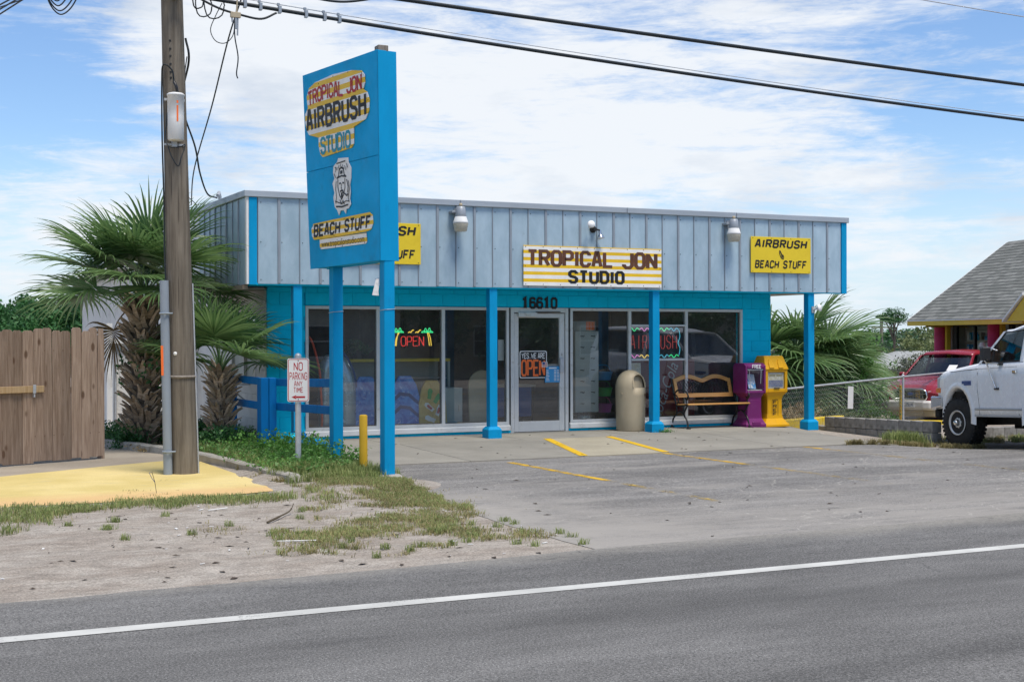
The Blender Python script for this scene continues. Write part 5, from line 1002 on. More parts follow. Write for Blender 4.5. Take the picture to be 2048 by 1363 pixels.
def frond(par, base, az, el, pet, fan, droop, m='frond', nl=40, name='frond', roll=0., half=112):
    """fan leaf of a cabbage palm: stalk, then folded leaflets that arch over and hang at their tips"""
    base = V(base); h = V((math.cos(az), math.sin(az), 0)); pts = []; p = base.copy(); e = el; n = 7
    for i in range(n+1):
        pts.append(p.copy()); d = h*math.cos(e)+V((0, 0, 1))*math.sin(e); p = p+d*(pet/n); e -= droop*.55/n
    d = h*math.cos(e)+V((0, 0, 1))*math.sin(e); side = V((-math.sin(az), math.cos(az), 0)); upv = side.cross(d)*-1
    if upv.z < 0: upv = -upv
    side = side*math.cos(roll)+upv*math.sin(roll); upv = d.cross(side); upv = upv if upv.z > 0 or abs(roll) > .8 else -upv
    mb = MB(); mb.tube(pts, [.017-.009*i/n for i in range(n+1)], 5, smooth=True); vs, fs, tone = list(mb.v), [], []
    tri = [f for f in mb.f if len(f) == 4]; verts = [V(q) for q in vs]; faces = [list(f) for f in tri]; tone = [.35]*len(faces)
    tip = pts[-1]; ns = 7
    for i in range(nl):
        f = i/(nl-1)*2-1; a = rad(half)*f; costa = (1-abs(f))**1.2*.22*fan; o = tip+d*costa-upv*.25*costa*.5
        ld = d*math.cos(a)+side*math.sin(a); ld = (ld+upv*(.10+.10*random.random())).normalized(); Ln = fan*(.62+.38*math.cos(a*.62))*random.uniform(.86, 1.08)-costa*.6; w = .0175*fan/.9*random.uniform(.8, 1.15); q = o.copy(); dd = ld.copy(); acc = random.uniform(.75, 1.35)*droop
        prev = None; tn = random.random()
        for k in range(ns+1):
            s = k/ns; wk = w*(min(1, .35+s*2.6) if s < .45 else max(.06, 1-((s-.45)/.55)**1.3)); nrm = dd.cross(upv); nrm = nrm.normalized() if nrm.length > 1e-4 else side.copy(); un = nrm.cross(dd).normalized()
            row = [q-nrm*wk+un*wk*.55, q-un*wk*.15, q+nrm*wk+un*wk*.55]; b0 = len(verts); verts += row
            if prev is not None:
                faces += [[prev, prev+1, b0+1, b0], [prev+1, prev+2, b0+2, b0+1]]; tone += [min(1, tn*.55+.18*s+.1), min(1, tn*.55+.18*s+.22)]
            prev = b0; g = acc*(.04+.95*max(0, s-.42)**1.15)*.55; dd = (dd+V((0, 0, -1))*g).normalized(); q = q+dd*(Ln/ns)
    o = npmesh(name, np.array([tuple(v) for v in verts]), np.array(faces), m, par, np.array(tone), True); return o
def boot_mesh():
    mb = MB()
    for sx in (-1, 1): mb.loft([[V((sx*.005-.0, 0, 0)), V((sx*.075, 0, 0)), V((sx*.075, .02, .02)), V((sx*.005, .02, .02))], [V((sx*.0, -.045, .09)), V((sx*.075, -.06, .08)), V((sx*.073, -.03, .10)), V((sx*.0, -.02, .105))], [V((sx*.035, -.125, .15)), V((sx*.088, -.12, .155)), V((sx*.084, -.095, .17)), V((sx*.035, -.10, .165))], [V((sx*.075, -.185, .205)), V((sx*.105, -.18, .21)), V((sx*.10, -.165, .22)), V((sx*.078, -.17, .215))]], True, False)
    return mb
def boots(par, h0, h1, rfun, n, sc, lean=lambda z: (0, 0), m='boot', tilt=0.):
    o = None; ga = 2.39996
    for i in range(n):
        z = h0+(h1-h0)*i/n+random.uniform(-.02, .02); a = i*ga+random.uniform(-.15, .15); r = rfun(z)-.01; l = lean(z); s = sc*random.uniform(.75, 1.25); loc = (l[0]+math.cos(a)*r, l[1]+math.sin(a)*r, z); rot = (random.uniform(-.2, .22)+tilt, random.uniform(-.4, .4), a+PI/2)
        if o is None: o = boot_mesh().build('leaf_base', m, par); o.location = loc; o.rotation_euler = rot; o.scale = (s, s, s)
        else: share(o, par, loc, rot, (s, s, s*random.uniform(.85, 1.2)))
def palm(name, label, loc, H, r0, r1, lean, nf, pet, fan, nboot, bsc, el=(.15, 1.35), dead=5, azfun=None, droop=1.0, group='cabbage palms beside the wooden pole'):
    t = thing(name, label, 'palm tree', loc, 0, group); mb = MB(); L = lambda z: (lean[0]*(z/H)**1.3 if z > 0 else 0, lean[1]*(z/H)**1.3 if z > 0 else 0); rf = lambda z: r0+(r1-r0)*max(0, min(1, z/H)) - .03*math.sin(PI*max(0, min(1, z/H)))
    rings = []
    for i in range(13):
        z = -.15+(H+.15)*i/12; l = L(z); rings.append([V((l[0]+math.cos(2*PI*k/14)*rf(z)*(1+.05*nz(k, z*3, 1, 2)), l[1]+math.sin(2*PI*k/14)*rf(z)*(1+.05*nz(k, z*3, 1, 4)), z)) for k in range(14)])
    mb.loft(rings); mb.build('trunk', 'bark', t); boots(t, .05, H*.99, rf, nboot, bsc, L)
    l = L(H)
    for i in range(nf):
        f = (i+.5)/nf; e = el[0]+(el[1]-el[0])*f**.85+random.uniform(-.12, .12); az = i*2.39996+random.uniform(-.2, .2)
        b = (l[0]+math.cos(az)*r1*.55*(1-f), l[1]+math.sin(az)*r1*.55*(1-f), H-.05+.22*f); k = random.uniform(.85, 1.12); frond(t, b, az, e, pet*k*(1.05-.35*f), fan*k, droop*(1.15-.25*f), roll=random.uniform(-.35, .35))
    for i in range(dead): az = random.uniform(0, 2*PI); frond(t, (l[0]+math.cos(az)*r1*.8, l[1]+math.sin(az)*r1*.8, H-.12), az, random.uniform(-.9, -.3), pet*.7, fan*.75, 1.6, 'frond_dead', 22, 'dead_frond')
    return t
palm('cabbage_palm', 'tall cabbage palm with a thick shaggy trunk left of the wooden pole', (4.25, 21.9, -.02), 2.36, .27, .20, (-.05, 0), 27, .80, 1.2, 130, 1.0, (.30, 1.56), 2, droop=1.0)
palm('cabbage_palm', 'shorter cabbage palm with criss-cross trunk stubs right of the wooden pole', (5.16, 20.75, .03), 1.16, .18, .12, (-.03, 0), 13, .64, 1.0, 76, .85, (.52, 1.5), 0, droop=1.0)
# young palms and palmettos right of the shop
def palmetto(label, loc, nf, pet, fan, el=(.0, 1.35), m='frond', group=None, dead=4, droop=1.25):
    t = thing('palmetto', label, 'palm', loc, 0, group or 'fan palms right of the shop'); mb = MB(); mb.lathe([(.22, -1.6), (.2, -.1), (.17, .25), (.08, .45), (0, .5)], 12); mb.build('trunk', 'bark', t)
    for i in range(nf):
        f = (i+.5)/nf; e = el[0]+(el[1]-el[0])*f**.9+random.uniform(-.12, .12); az = i*2.39996+random.uniform(-.25, .25); k = random.uniform(.85, 1.15); frond(t, (math.cos(az)*.1, math.sin(az)*.1, .35), az, e, pet*k*(1-.2*f), fan*k, droop*(1.15-.3*f), m, roll=random.uniform(-.5, .5), nl=36)
    for i in range(dead): az = random.uniform(0, 2*PI); frond(t, (math.cos(az)*.12, math.sin(az)*.12, .3), az, random.uniform(-.4, .1), pet*.7, fan*.8, 1.7, 'frond_dead', 22, 'dead_frond')
    return t
palmetto('large trunkless palm with wide fans showing between the shop corner and right column', pt(1585, 33.5, .70), 32, 1.0, 1.5, (-.45, 1.4))
palmetto('wide-fanned low palm right of the last blue column, above the wire fence', pt(1632, 34.0, .40), 28, .9, 1.25, (-.4, 1.32))
palmetto('smaller young palm standing behind the two big fan palms', pt(1692, 38.0, .45), 18, .7, .8, (.1, 1.4), dead=1)
palmetto('distant small palm among the shrubs near the grey house roof', pt(1835, 44, -.8), 16, .9, .9, (.1, 1.4), dead=2)
palmetto('low yellowish palmetto at the foot of the wire fence', pt(1690, 32.5, -1.3), 10, .6, .7, (.3, 1.35), dead=2)
# shrubs behind the wire fence
def SH(label, px, d, z, R, m, **k): return shrub('shrub', label, 'shrub', pt(px, d, z), R, m, group='shrubs behind the wire fence', **k)
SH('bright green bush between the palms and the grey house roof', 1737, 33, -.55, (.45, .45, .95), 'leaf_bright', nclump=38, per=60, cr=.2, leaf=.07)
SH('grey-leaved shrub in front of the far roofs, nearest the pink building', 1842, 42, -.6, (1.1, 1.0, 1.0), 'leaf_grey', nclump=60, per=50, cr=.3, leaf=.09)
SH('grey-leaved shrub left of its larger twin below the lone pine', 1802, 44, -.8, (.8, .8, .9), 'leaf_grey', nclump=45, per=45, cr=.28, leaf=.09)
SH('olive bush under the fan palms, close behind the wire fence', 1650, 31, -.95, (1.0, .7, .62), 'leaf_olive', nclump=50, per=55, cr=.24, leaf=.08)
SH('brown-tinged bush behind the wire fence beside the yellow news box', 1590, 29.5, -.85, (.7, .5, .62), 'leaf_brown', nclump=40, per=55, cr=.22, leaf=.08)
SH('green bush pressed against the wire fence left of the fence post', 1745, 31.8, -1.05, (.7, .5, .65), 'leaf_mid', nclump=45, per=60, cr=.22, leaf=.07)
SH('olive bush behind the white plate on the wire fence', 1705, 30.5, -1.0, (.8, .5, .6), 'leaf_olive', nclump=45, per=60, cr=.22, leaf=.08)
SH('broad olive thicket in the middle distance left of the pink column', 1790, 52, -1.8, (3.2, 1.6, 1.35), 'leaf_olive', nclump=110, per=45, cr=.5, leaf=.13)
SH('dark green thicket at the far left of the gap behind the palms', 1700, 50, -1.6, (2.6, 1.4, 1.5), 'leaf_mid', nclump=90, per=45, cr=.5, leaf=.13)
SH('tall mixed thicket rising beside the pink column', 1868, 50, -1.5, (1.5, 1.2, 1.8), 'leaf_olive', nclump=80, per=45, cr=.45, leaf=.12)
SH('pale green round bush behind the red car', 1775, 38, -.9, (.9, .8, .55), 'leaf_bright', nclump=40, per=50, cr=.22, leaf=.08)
tree('pine_tree', 'lone flat-topped pine with a bare trunk on the skyline', pt(1791, 95, -2.2), 6.6, (1.15, 1.0, .55), 'leaf_dark', 40, 60, .34, .16, .10, lean=(-.2, 0), crown_z=5.35, limbs=9, asp=.3)
tree('pine_tree', 'smaller wispy pine left of the flat-topped pine', pt(1752, 92, -2.2), 4.6, (.6, .6, .7), 'leaf_far', 22, 40, .3, .15, .07, crown_z=3.5, asp=.3)
for i, (px, d, h, rx, m) in enumerate(((1690, 85, 4.2, 3.2, 'leaf_mid'), (1760, 120, 4.9, 4.5, 'leaf_dark'), (1812, 125, 4.7, 4.2, 'leaf_dark'), (1850, 110, 4.4, 3.6, 'leaf_far'), (1885, 92, 4.6, 3.4, 'leaf_olive'), (1730, 78, 3.4, 2.6, 'leaf_olive'), (1640, 95, 4.6, 4.0, 'leaf_mid'))):
    lb = ['bushy tree at the left of the far treeline, behind the palms', 'dark tree on the skyline left of the lone pine', 'dark tree on the skyline right of the lone pine', 'hazy tree on the skyline next to the shingled roof', 'olive tree just left of the pink column', 'low olive tree under the wispy pine', 'tree in the far line hidden mostly by the fan palms'][i]
    tree('tree', lb, pt(px, d, -2.3), h, (rx, rx*.8, 1.5), m, 60, 50, .8, .30, .16, group='trees on the right skyline', crown_z=h-1.5)
# tree mass behind the wooden fence
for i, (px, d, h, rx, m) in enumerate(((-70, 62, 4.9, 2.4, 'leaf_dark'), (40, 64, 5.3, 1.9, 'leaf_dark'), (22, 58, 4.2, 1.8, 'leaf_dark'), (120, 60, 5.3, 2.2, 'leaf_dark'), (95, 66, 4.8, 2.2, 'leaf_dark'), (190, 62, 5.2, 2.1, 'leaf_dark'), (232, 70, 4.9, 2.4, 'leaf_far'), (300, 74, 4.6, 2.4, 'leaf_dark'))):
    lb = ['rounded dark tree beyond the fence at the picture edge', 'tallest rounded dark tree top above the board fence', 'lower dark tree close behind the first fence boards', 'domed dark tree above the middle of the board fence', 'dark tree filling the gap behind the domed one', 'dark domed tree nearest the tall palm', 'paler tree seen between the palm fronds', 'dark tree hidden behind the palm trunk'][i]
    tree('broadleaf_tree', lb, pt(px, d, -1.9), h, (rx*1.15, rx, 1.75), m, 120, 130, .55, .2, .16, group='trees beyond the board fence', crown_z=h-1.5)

# weeds, ivy, ground cover
def weedmass(name, pts, hmax, per, leaf, m, kind='stuff', stemk=1):
    P0 = np.array(pts); idx = np.repeat(np.arange(len(P0)), per); hh = hmax*(.35+.75*RNG.random(len(P0))); z = RNG.random(len(idx)); off = RNG.normal(size=(len(idx), 2))*(.05+.06*z[:, None])
    pos = np.column_stack([P0[idx, 0]+off[:, 0], P0[idx, 1]+off[:, 1], P0[idx, 2]+z*hh[idx]]); v, f = leafquads(pos, (0, 0, 1.2), leaf, .5); tn = np.clip(.2+.6*RNG.random(len(f))+.2*z-.1, 0, 1)
    o = npmesh(name, v, f, m, None, tn); o['kind'] = kind; return o
def rpts(n, fx, zf=lambda x, y: gz(x, y)):
    out = []
    while len(out) < n:
        x, y, ok = fx()
        if ok: out.append((x, y, zf(x, y)))
    return out
U = random.uniform
def bed():
    x, y = U(4.62, 6.05), U(15.9, 20.6); d = nz(x, y, 1.3, 4); return x, y, (x > 4.72 or y > 16) and d > -.35-.25*(y > 17) and not (y < 16.6 and x > 5.5) and x < 5.9+.1*nz(x, y, 3, 2)
weedmass('weeds', rpts(430, bed, lambda x, y: .05), .20, 26, .05, 'leaf_mid')
weedmass('tall_weeds', rpts(120, lambda: (U(5.0, 6.0), U(16.7, 19.6), U(0, 1) < .8), lambda x, y: .05), .34, 34, .055, 'leaf_bright'); weedmass('leafy_weeds', rpts(70, lambda: (U(4.8, 5.3), U(20.1, 20.6), True), lambda x, y: .04), .36, 45, .055, 'leaf_dark')
weedmass('undergrowth', rpts(420, lambda: (U(3.75, 5.6), U(21.6, 23.2), True), lambda x, y: .02), .36, 36, .06, 'leaf_dark'); weedmass('undergrowth', rpts(160, lambda: (U(3.9, 5.4), U(21.7, 23.4), True), lambda x, y: .05), .30, 30, .055, 'leaf_bright')
weedmass('dry_undergrowth', rpts(110, lambda: (U(4.0, 5.8), U(20.8, 21.5), True), lambda x, y: .03), .08, 20, .05, 'leaf_brown')
weedmass('weeds', rpts(80, lambda: (U(5.45, 5.98), U(21.3, 24.5), True), lambda x, y: .0), .30, 30, .05, 'leaf_mid')
weedmass('undergrowth', [(*pt(px, d, -1.0)[:2], -1.05) for px, d in ((U(1560, 1785), U(29, 36)) for _ in range(420))], .62, 30, .10, 'leaf_olive'); weedmass('undergrowth', [(*pt(px, d, -1.0)[:2], -1.0) for px, d in ((U(1560, 1830), U(28.6, 31)) for _ in range(260))], .45, 26, .09, 'leaf_brown')
weedmass('undergrowth', [(*pt(px, d)[:2], gz(*pt(px, d)[:2])-.4) for px, d in ((U(1560, 1960), U(38, 80)) for _ in range(700))], 1.3, 26, .2, 'leaf_olive')
weedmass('weeds', rpts(16, lambda: (U(12.76, 12.84), U(20.26, 20.36), True), lambda x, y: wz(x, y)), .07, 16, .03, 'leaf_mid')
mb = None
# climbing leaves on the tall palm's trunk
a_ = RNG.random(900)*2*PI; z_ = RNG.random(900)*1.9; keep = (np.sin(a_*2+z_*3)+np.cos(z_*5)) > .2; a_, z_ = a_[keep], z_[keep]; r_ = .36+.1*RNG.random(len(a_)); pos = np.column_stack([4.25+r_*np.cos(a_), 21.9+r_*np.sin(a_), z_]); v, f = leafquads(pos, (0, 0, .5), .075, .6); o = npmesh('climbing_vine', v, f, 'leaf_dark', None, RNG.random(len(f))); o['kind'] = 'stuff'

def blades(name, pts, h, w, m, lean=.5, kind='stuff'):
    P0 = np.array(pts); n = len(P0); a = RNG.random(n)*2*PI; hh = h*(.45+.85*RNG.random(n)); d = np.column_stack([np.cos(a), np.sin(a)]); le = lean*(.3+RNG.random(n)); ww = w*(.6+.8*RNG.random(n)); s = np.column_stack([-d[:, 1], d[:, 0]])
    v = np.empty((n, 5, 3)); mid = P0[:, :2]+d*(hh*le*.35)[:, None]; tip = P0[:, :2]+d*(hh*le)[:, None]
    v[:, 0, :2] = P0[:, :2]-s*ww[:, None]; v[:, 1, :2] = P0[:, :2]+s*ww[:, None]; v[:, 0, 2] = v[:, 1, 2] = P0[:, 2]-.004; v[:, 2, :2] = mid+s*ww[:, None]*.8; v[:, 3, :2] = mid-s*ww[:, None]*.8; v[:, 2, 2] = v[:, 3, 2] = P0[:, 2]+hh*.62; v[:, 4, :2] = tip; v[:, 4, 2] = P0[:, 2]+hh*(1-.35*le)
    b = np.arange(n)[:, None]*5; f = np.concatenate([b+np.array([[0, 1, 2]]), b+np.array([[0, 2, 3]]), b+np.array([[3, 2, 4]])], 1).reshape(-1, 3); tn = np.repeat(RNG.random(n), 3)
    o = npmesh(name, v.reshape(-1, 3), f, m, None, tn); o['kind'] = kind; return o
def inpoly(x, y, Pg):
    c = False; j = len(Pg)-1
    for i in range(len(Pg)):
        if (Pg[i][1] > y) != (Pg[j][1] > y) and x < (Pg[j][0]-Pg[i][0])*(y-Pg[i][1])/(Pg[j][1]-Pg[i][1])+Pg[i][0]: c = not c
        j = i
    return c
SANDZ = {}
dg = bpy.context.evaluated_depsgraph_get
from mathutils.bvhtree import BVHTree
gme = bpy.data.objects['ground'].data; BV = BVHTree.FromPolygons([v.co.copy() for v in gme.vertices], [tuple(p.vertices) for p in gme.polygons])
def gh(x, y):
    h = BV.ray_cast(V((x, y, 5)), V((0, 0, -1)))[0]; return h.z if h else 0.
WEDGE = [(4.62, 15.5), (5.95, 16.4), (6.02, 15.3), (5.62, 13.0), (5.55, 11.4), (5.5, 10.3), (5.1, 10.4), (3.9, 9.95), (3.0, 10.3), (3.25, 11.5), (3.9, 12.2), (4.1, 13.2), (4.6, 14.2)]
def wedge_pt(th):
    while True:
        x, y = U(2.6, 6.1), U(9.75, 16.5)
        d = nz(x, y, 1.15, 11)+.6*nz(x, y, 3.6, 12)+.45*nz(x, y, 9, 13)
        if not inpoly(x+.18*nz(x, y, 2.5, 20), y+.22*nz(x, y, 2.2, 21), WEDGE): d -= .9
        edge = -.30*ss(12.3, 10.2, y)+.25*ss(12, 14.5, y)*ss(4.4, 5.2, x)-.7*math.exp(-((x-4.35)**2/.3+(y-12.9)**2/.6))-.5*math.exp(-((x-5.0)**2/.12+(y-14.6)**2/.2))
        if U(0, 1) < ss(th-.45, th+.55, d+edge): return x, y
def strip_pt(th):
    while True:
        x, y = U(-2.5, 4.75), U(12.4, 14.95)
        d = nz(x, y, 1.2, 15)+.5*nz(x, y, 3.4, 16)+.3*nz(x, y, 9, 17); c = 13.75+.35*ss(1.2, 2.6, x)-.55*ss(1.6, .6, x)
        w = .85 if x < 1.7 else .55
        if U(0, 1) < ss(th-.25, th+.5, d+.45-abs(y-c)/w*.75): return x, y
g1 = [wedge_pt(-.12) for _ in range(20000)]; blades('dry_grass', [(x, y, gh(x, y)) for x, y in g1], .045, .0028, 'grass_dry', 1.3)
g2 = [wedge_pt(.05) for _ in range(12000)]; blades('green_grass', [(x, y, gh(x, y)) for x, y in g2], .055, .0028, 'grass_green', 1.1)
g3 = [strip_pt(.02) for _ in range(15000)]; blades('green_grass', [(x, y, gh(x, y)) for x, y in g3], .07, .003, 'grass_green', .8); g4 = [strip_pt(-.1) for _ in range(5000)]; blades('dry_grass', [(x, y, gh(x, y)) for x, y in g4], .06, .0028, 'grass_dry', .9)
bp_ = rpts(6500, bed, lambda x, y: .05); blades('green_grass', bp_, .17, .004, 'grass_green', .7)
blades('green_grass', [(x+RNG.normal()*.03, y+RNG.normal()*.03, gh(x, y)) for x, y in [(U(4.6, 6.1), U(15.3, 16.9)) for _ in range(150)] for _ in range(26)], .12, .0035, 'grass_green', .7)
blades('sparse_tufts', [(x+RNG.normal()*.025, y+RNG.normal()*.025, gh(x, y)) for x, y in [(U(3.2, 5.6), U(9.9, 11.6)) for _ in range(26)]+[(U(0, 4.5), U(11.6, 13.2)) for _ in range(16)] for _ in range(45)], .06, .0028, 'grass_green', .9)
blades('sparse_tufts', [(x+RNG.normal()*.03, y+RNG.normal()*.02, gz(x, y)) for x, y in [(U(15.3, 17.3), U(17.0, 17.7)) for _ in range(36)]+[(14.2+U(0, .9), 17.22) for _ in range(12)]+[(4.55+U(-.05, .1), U(15.6, 21)) for _ in range(14)] for _ in range(70)], .10, .004, 'grass_dry', .9)
blades('green_tuft', [(x+RNG.normal()*.10, y+RNG.normal()*.09, gz(x, y)) for x, y in [(15.75, 17.6), (15.9, 17.75), (16.0, 17.6), (15.85, 17.9)] for _ in range(500)], .24, .005, 'grass_green', .7)
blades('sparse_tufts', [(x+RNG.normal()*.05, y+RNG.normal()*.05, gz(x, y)) for x, y in [(U(17.0, 24), U(17.9, 19.3)) for _ in range(160)] for _ in range(40)], .10, .005, 'grass_dry', .8); blades('sparse_tufts', [(x+RNG.normal()*.05, y+RNG.normal()*.05, gz(x, y)) for x, y in [(U(17.5, 26), U(18.0, 19.5)) for _ in range(90)] for _ in range(40)], .12, .005, 'grass_green', .8)
blades('tall_grass', [(*pt(px, d)[:2], gz(*pt(px, d)[:2])-.3) for px, d in ((U(1740, 1900), U(37, 46)) for _ in range(3500))], 1.25, .010, 'grass_green', .35); blades('tall_grass', [(*pt(px, d)[:2], -1.0) for px, d in ((U(1560, 1785), U(29, 34)) for _ in range(5000))], .75, .009, 'grass_dry', .5)
# pebbles, twigs and scraps on the verge
def scatter():
    mb = MB()
    for i in range(520):
        x, y = (U(-1, 5.6), U(9.5, 14)) if i < 380 else (U(5.5, 18), U(9.6, 17.1)); r = U(.004, .013); z = (gh(x, y) if i < 380 else gz(x, y)+.004); q = [V((x+r*U(.7, 1.2)*math.cos(a), y+r*U(.7, 1.2)*math.sin(a), z)) for a in (0, 1.57, 3.14, 4.71)]; mb.add(q+[V((x, y, z+r*.8))], [(0, 1, 4), (1, 2, 4), (2, 3, 4), (3, 0, 4)])
    mb.build('pebbles', 'kerb')['kind'] = 'stuff'; mb = MB()
    for i in range(230):
        x, y = (U(0, 5.4), U(9.6, 14)) if i < 110 else ((U(6.5, 15), U(17.4, 21)) if i < 150 else (U(5.6, 17), U(9.8, 17)))
        z = gh(x, y)+.004 if i < 110 else (wz(x, y)+.003 if i < 150 else gz(x, y)+.006); a = U(0, 6.3); L = U(.012, .05); mb.add([V((x+math.cos(a)*L, y+math.sin(a)*L, z)), V((x-math.sin(a)*L*.4, y+math.cos(a)*L*.4, z+.008)), V((x-math.cos(a)*L, y-math.sin(a)*L, z)), V((x+math.sin(a)*L*.4, y-math.cos(a)*L*.4, z+.004))], [(0, 1, 2, 3)])
    mb.build('dead_leaves', 'dead_leaf', fix=False)['kind'] = 'stuff'; mb = MB()
    for i in range(46):
        x, y = U(.2, 5.8), U(9.6, 14.2); z = gh(x, y)+.006; a = U(0, 6.3); L = U(.008, .03); mb.frame((x, y, z), (math.cos(a), math.sin(a), U(-.1, .1)), (-math.sin(a), math.cos(a), 0), (0, 0, 1), -L, -L*.4, L, L*.4, 0, .004)
    mb.build('paper_scraps', 'litter')['kind'] = 'stuff'
scatter()
for (x, y, a, L, m, nm, lb, cat) in ((3.35, 10.95, -.5, .17, 'litter', 'drinking_straw', 'thin white straw lying at the edge of the dry grass near the road', 'straw'), (3.28, 13.35, .15, .10, 'litter', 'litter_scrap', 'flattened white scrap lying in the green grass below the yellow pad', 'litter')):
    mb = MB(); z = gh(x, y)+.014; mb.tube([(x-math.cos(a)*L, y-math.sin(a)*L, z), (x+math.cos(a)*L, y+math.sin(a)*L, z+.01)], .007, 6); tag(mb.build(nm, m), lb, cat)
mb = MB(); z = gh(3.6, 12.4); mb.tube(bez([(3.45, 12.2, z+.015), (3.62, 12.42, z+.03), (3.8, 12.66, z+.05), (3.88, 12.8, z+.10)], 4), [.011]*5+[.008]*5+[.004]*3, 6); tag(mb.build('fallen_twig', 'twig'), 'thin dead twig lying on the sand below the pole sign', 'twig')

# ------------------------------------------------------------------ litter bin
zb = wz(12.48, 20.85); t = thing('trash_can', 'tan domed litter bin lettered in dark brown beside the third blue column', 'trash can', (12.48, 20.88, zb), rad(14))
def bin_body():
    n = 48; H0 = .76; R0 = .265; prof = [(.245, 0), (.252, .02), (.258, .3), (R0, .62), (R0, H0)]; mb = MB(); rows = []
    for i in range(15): a = i/14*PI/2; prof.append((R0*math.cos(a)**.9 if i < 14 else .0, H0+.31*math.sin(a)))
    prof = prof[:5]+prof[6:]
    vs = [V((r*math.cos(2*PI*k/n-PI/2), r*math.sin(2*PI*k/n-PI/2), z)) for r, z in prof for k in range(n)]; fs = []
    for i in range(len(prof)-1):
        for k in range(n):
            a = (2*PI*(k+.5)/n); a = (a+PI) % (2*PI)-PI; zc = (prof[i][1]+prof[i+1][1])/2
            if abs(a) < .55 and H0-.01 < zc < 1.005-.25*a*a: continue
            fs.append((i*n+k, i*n+(k+1) % n, (i+1)*n+(k+1) % n, (i+1)*n+k))
    mb.add(vs, fs, True); o = mb.build('body', 'tan_plastic', t, fix=False); md = o.modifiers.new('t', 'SOLIDIFY'); md.thickness = .012; md.offset = -1
bin_body()
mb = MB(); mb.frame((0, -.185, .745), (1, 0, 0), (0, .28, 1), (0, 1, 0), -.15, 0, .15, .26, 0, .012); fl = mb.build('flap', 'tan_plastic', t, bevel=.004)
mb = MB(); mb.prism(rrect(-.155, .762, .155, .985, .08), lambda a, b, d: V((a, -.258+.10*max(0, b-.76)*2.2+abs(a)*abs(a)*1.4+d, b)), -.004, .012); 
mb = MB(); ar = [(-.15, .765), (-.15, .86), (-.12, .94), (-.06, .985), (0, .995), (.06, .985), (.12, .94), (.15, .86), (.15, .765)]; mb.tube([V((a, -math.sqrt(max(.001, (.268*(1-max(0, (b-.76)/.31)**2)**.45)**2-a*a)), b)) for a, b in ar], .010, 6); mb.build('opening_rim', 'tan_plastic', t)
def on_bin(a0): return lambda p: None
mb = MB(); tmp = MB(); text(tmp, 'THANK', (0, 0, .60), (1, 0, 0), (0, 0, 1), (0, 1, 0), .055, .17, wt=.62); text(tmp, 'YOU', (.035, 0, .525), (1, 0, 0), (0, 0, 1), (0, 1, 0), .055, .10, wt=.62)
for p in tmp.v: a = rad(-71)+p[0]/.265-.26*.0; mb.v.append((math.cos(a)*(.2655+p[1]), math.sin(a)*(.2655+p[1]), p[2]))
mb.f = tmp.f; mb.sm = tmp.sm; mb.build('lettering', 'brown_print', t, fix=False)
mb = MB(); mb.box(-.275, -.06, .655, -.25, -.03, .675); mb.build('latch', 'tan_plastic', t)

# ------------------------------------------------------------------ bench
t = thing('bench', 'park bench with varnished wood rails and black iron ends and lattice back', 'bench', (14.25, 20.98, wz(14.25, 20.9)), rad(-1)); HB = .655
def BK(x, z, d=0.): return V((x, .17+.16*(z-.42)/.5+d, z))          # leaning back plane
for sx in (-1, 1):
    mb = MB(); X = sx*HB
    mb.tube(bez([(X, .30, 0), (X, .24, .16), (X, .13, .26), (X, .13, .40), (X, .18, .50), (X, .26, .72), (X, .33, .90)], 5), .017, 6); mb.tube(bez([(X, -.27, 0), (X, -.22, .15), (X, -.12, .25), (X, -.17, .34), (X, -.25, .43)], 5), .017, 6)
    mb.tube(bez([(X, .13, .26), (X, .0, .30), (X, -.12, .25)], 5), .014, 6); mb.tube(bez([(X, .16, .42), (X, 0, .40), (X, -.25, .43)], 4), .015, 6)
    mb.tube(bez([(X, .21, .60), (X, .10, .68), (X, -.06, .69), (X, -.20, .66), (X, -.27, .58), (X, -.22, .52), (X, -.16, .56)], 5), .014, 6); mb.tube(bez([(X, -.24, .43), (X, -.20, .50), (X, -.24, .58)], 4), .012, 6); mb.tube(bez([(X, .1, .42), (X, .06, .5), (X, .12, .58), (X, .19, .6)], 4), .011, 6)
    mb.box(X-.03, .25, -.0, X+.03, .34, .02); mb.box(X-.025, -.31, 0, X+.025, -.24, .02); mb.build('iron_end', 'black_iron', t)
for i, y in enumerate((-.25, -.165, -.08, .005, .09)): mb = MB(); mb.box(-HB-.01, y-.036, .425-.004*i, HB+.01, y+.036, .452-.004*i); mb.build('seat_slat', 'bench_wood', t, bevel=.005)
def arch(x): u = abs(x)/.60; return .885+.075*math.sin(PI*min(1, max(0, (1-u)/.98)))**1.2-.0*u
n = 40; mb = MB(); rings = []
for i in range(n+1):
    x = -.62+1.24*i/n; zt = arch(x)+.03*0; w = .075
    rings.append([BK(x, zt-w, -.016), BK(x, zt, -.016), BK(x, zt, .016), BK(x, zt-w, .016)])
mb.loft(rings, True, False); mb.build('top_rail', 'bench_wood', t, bevel=.004)
mb = MB(); mb.loft([[BK(x, .545, -.015), BK(x, .62, -.015), BK(x, .62, .015), BK(x, .545, .015)] for x in (-.62, .62)], True, False); mb.build('lower_rail', 'bench_wood', t, bevel=.004)
for sx in (-1, 1): mb = MB(); mb.loft([[BK(sx*.555, z, -.0155), BK(sx*.62, z, -.0155), BK(sx*.62, z, .0155), BK(sx*.555, z, .0155)] for z in (.6205, arch(.6)-.070)], True, False); mb.build('side_rail', 'bench_wood', t, bevel=.003)
mb = MB()
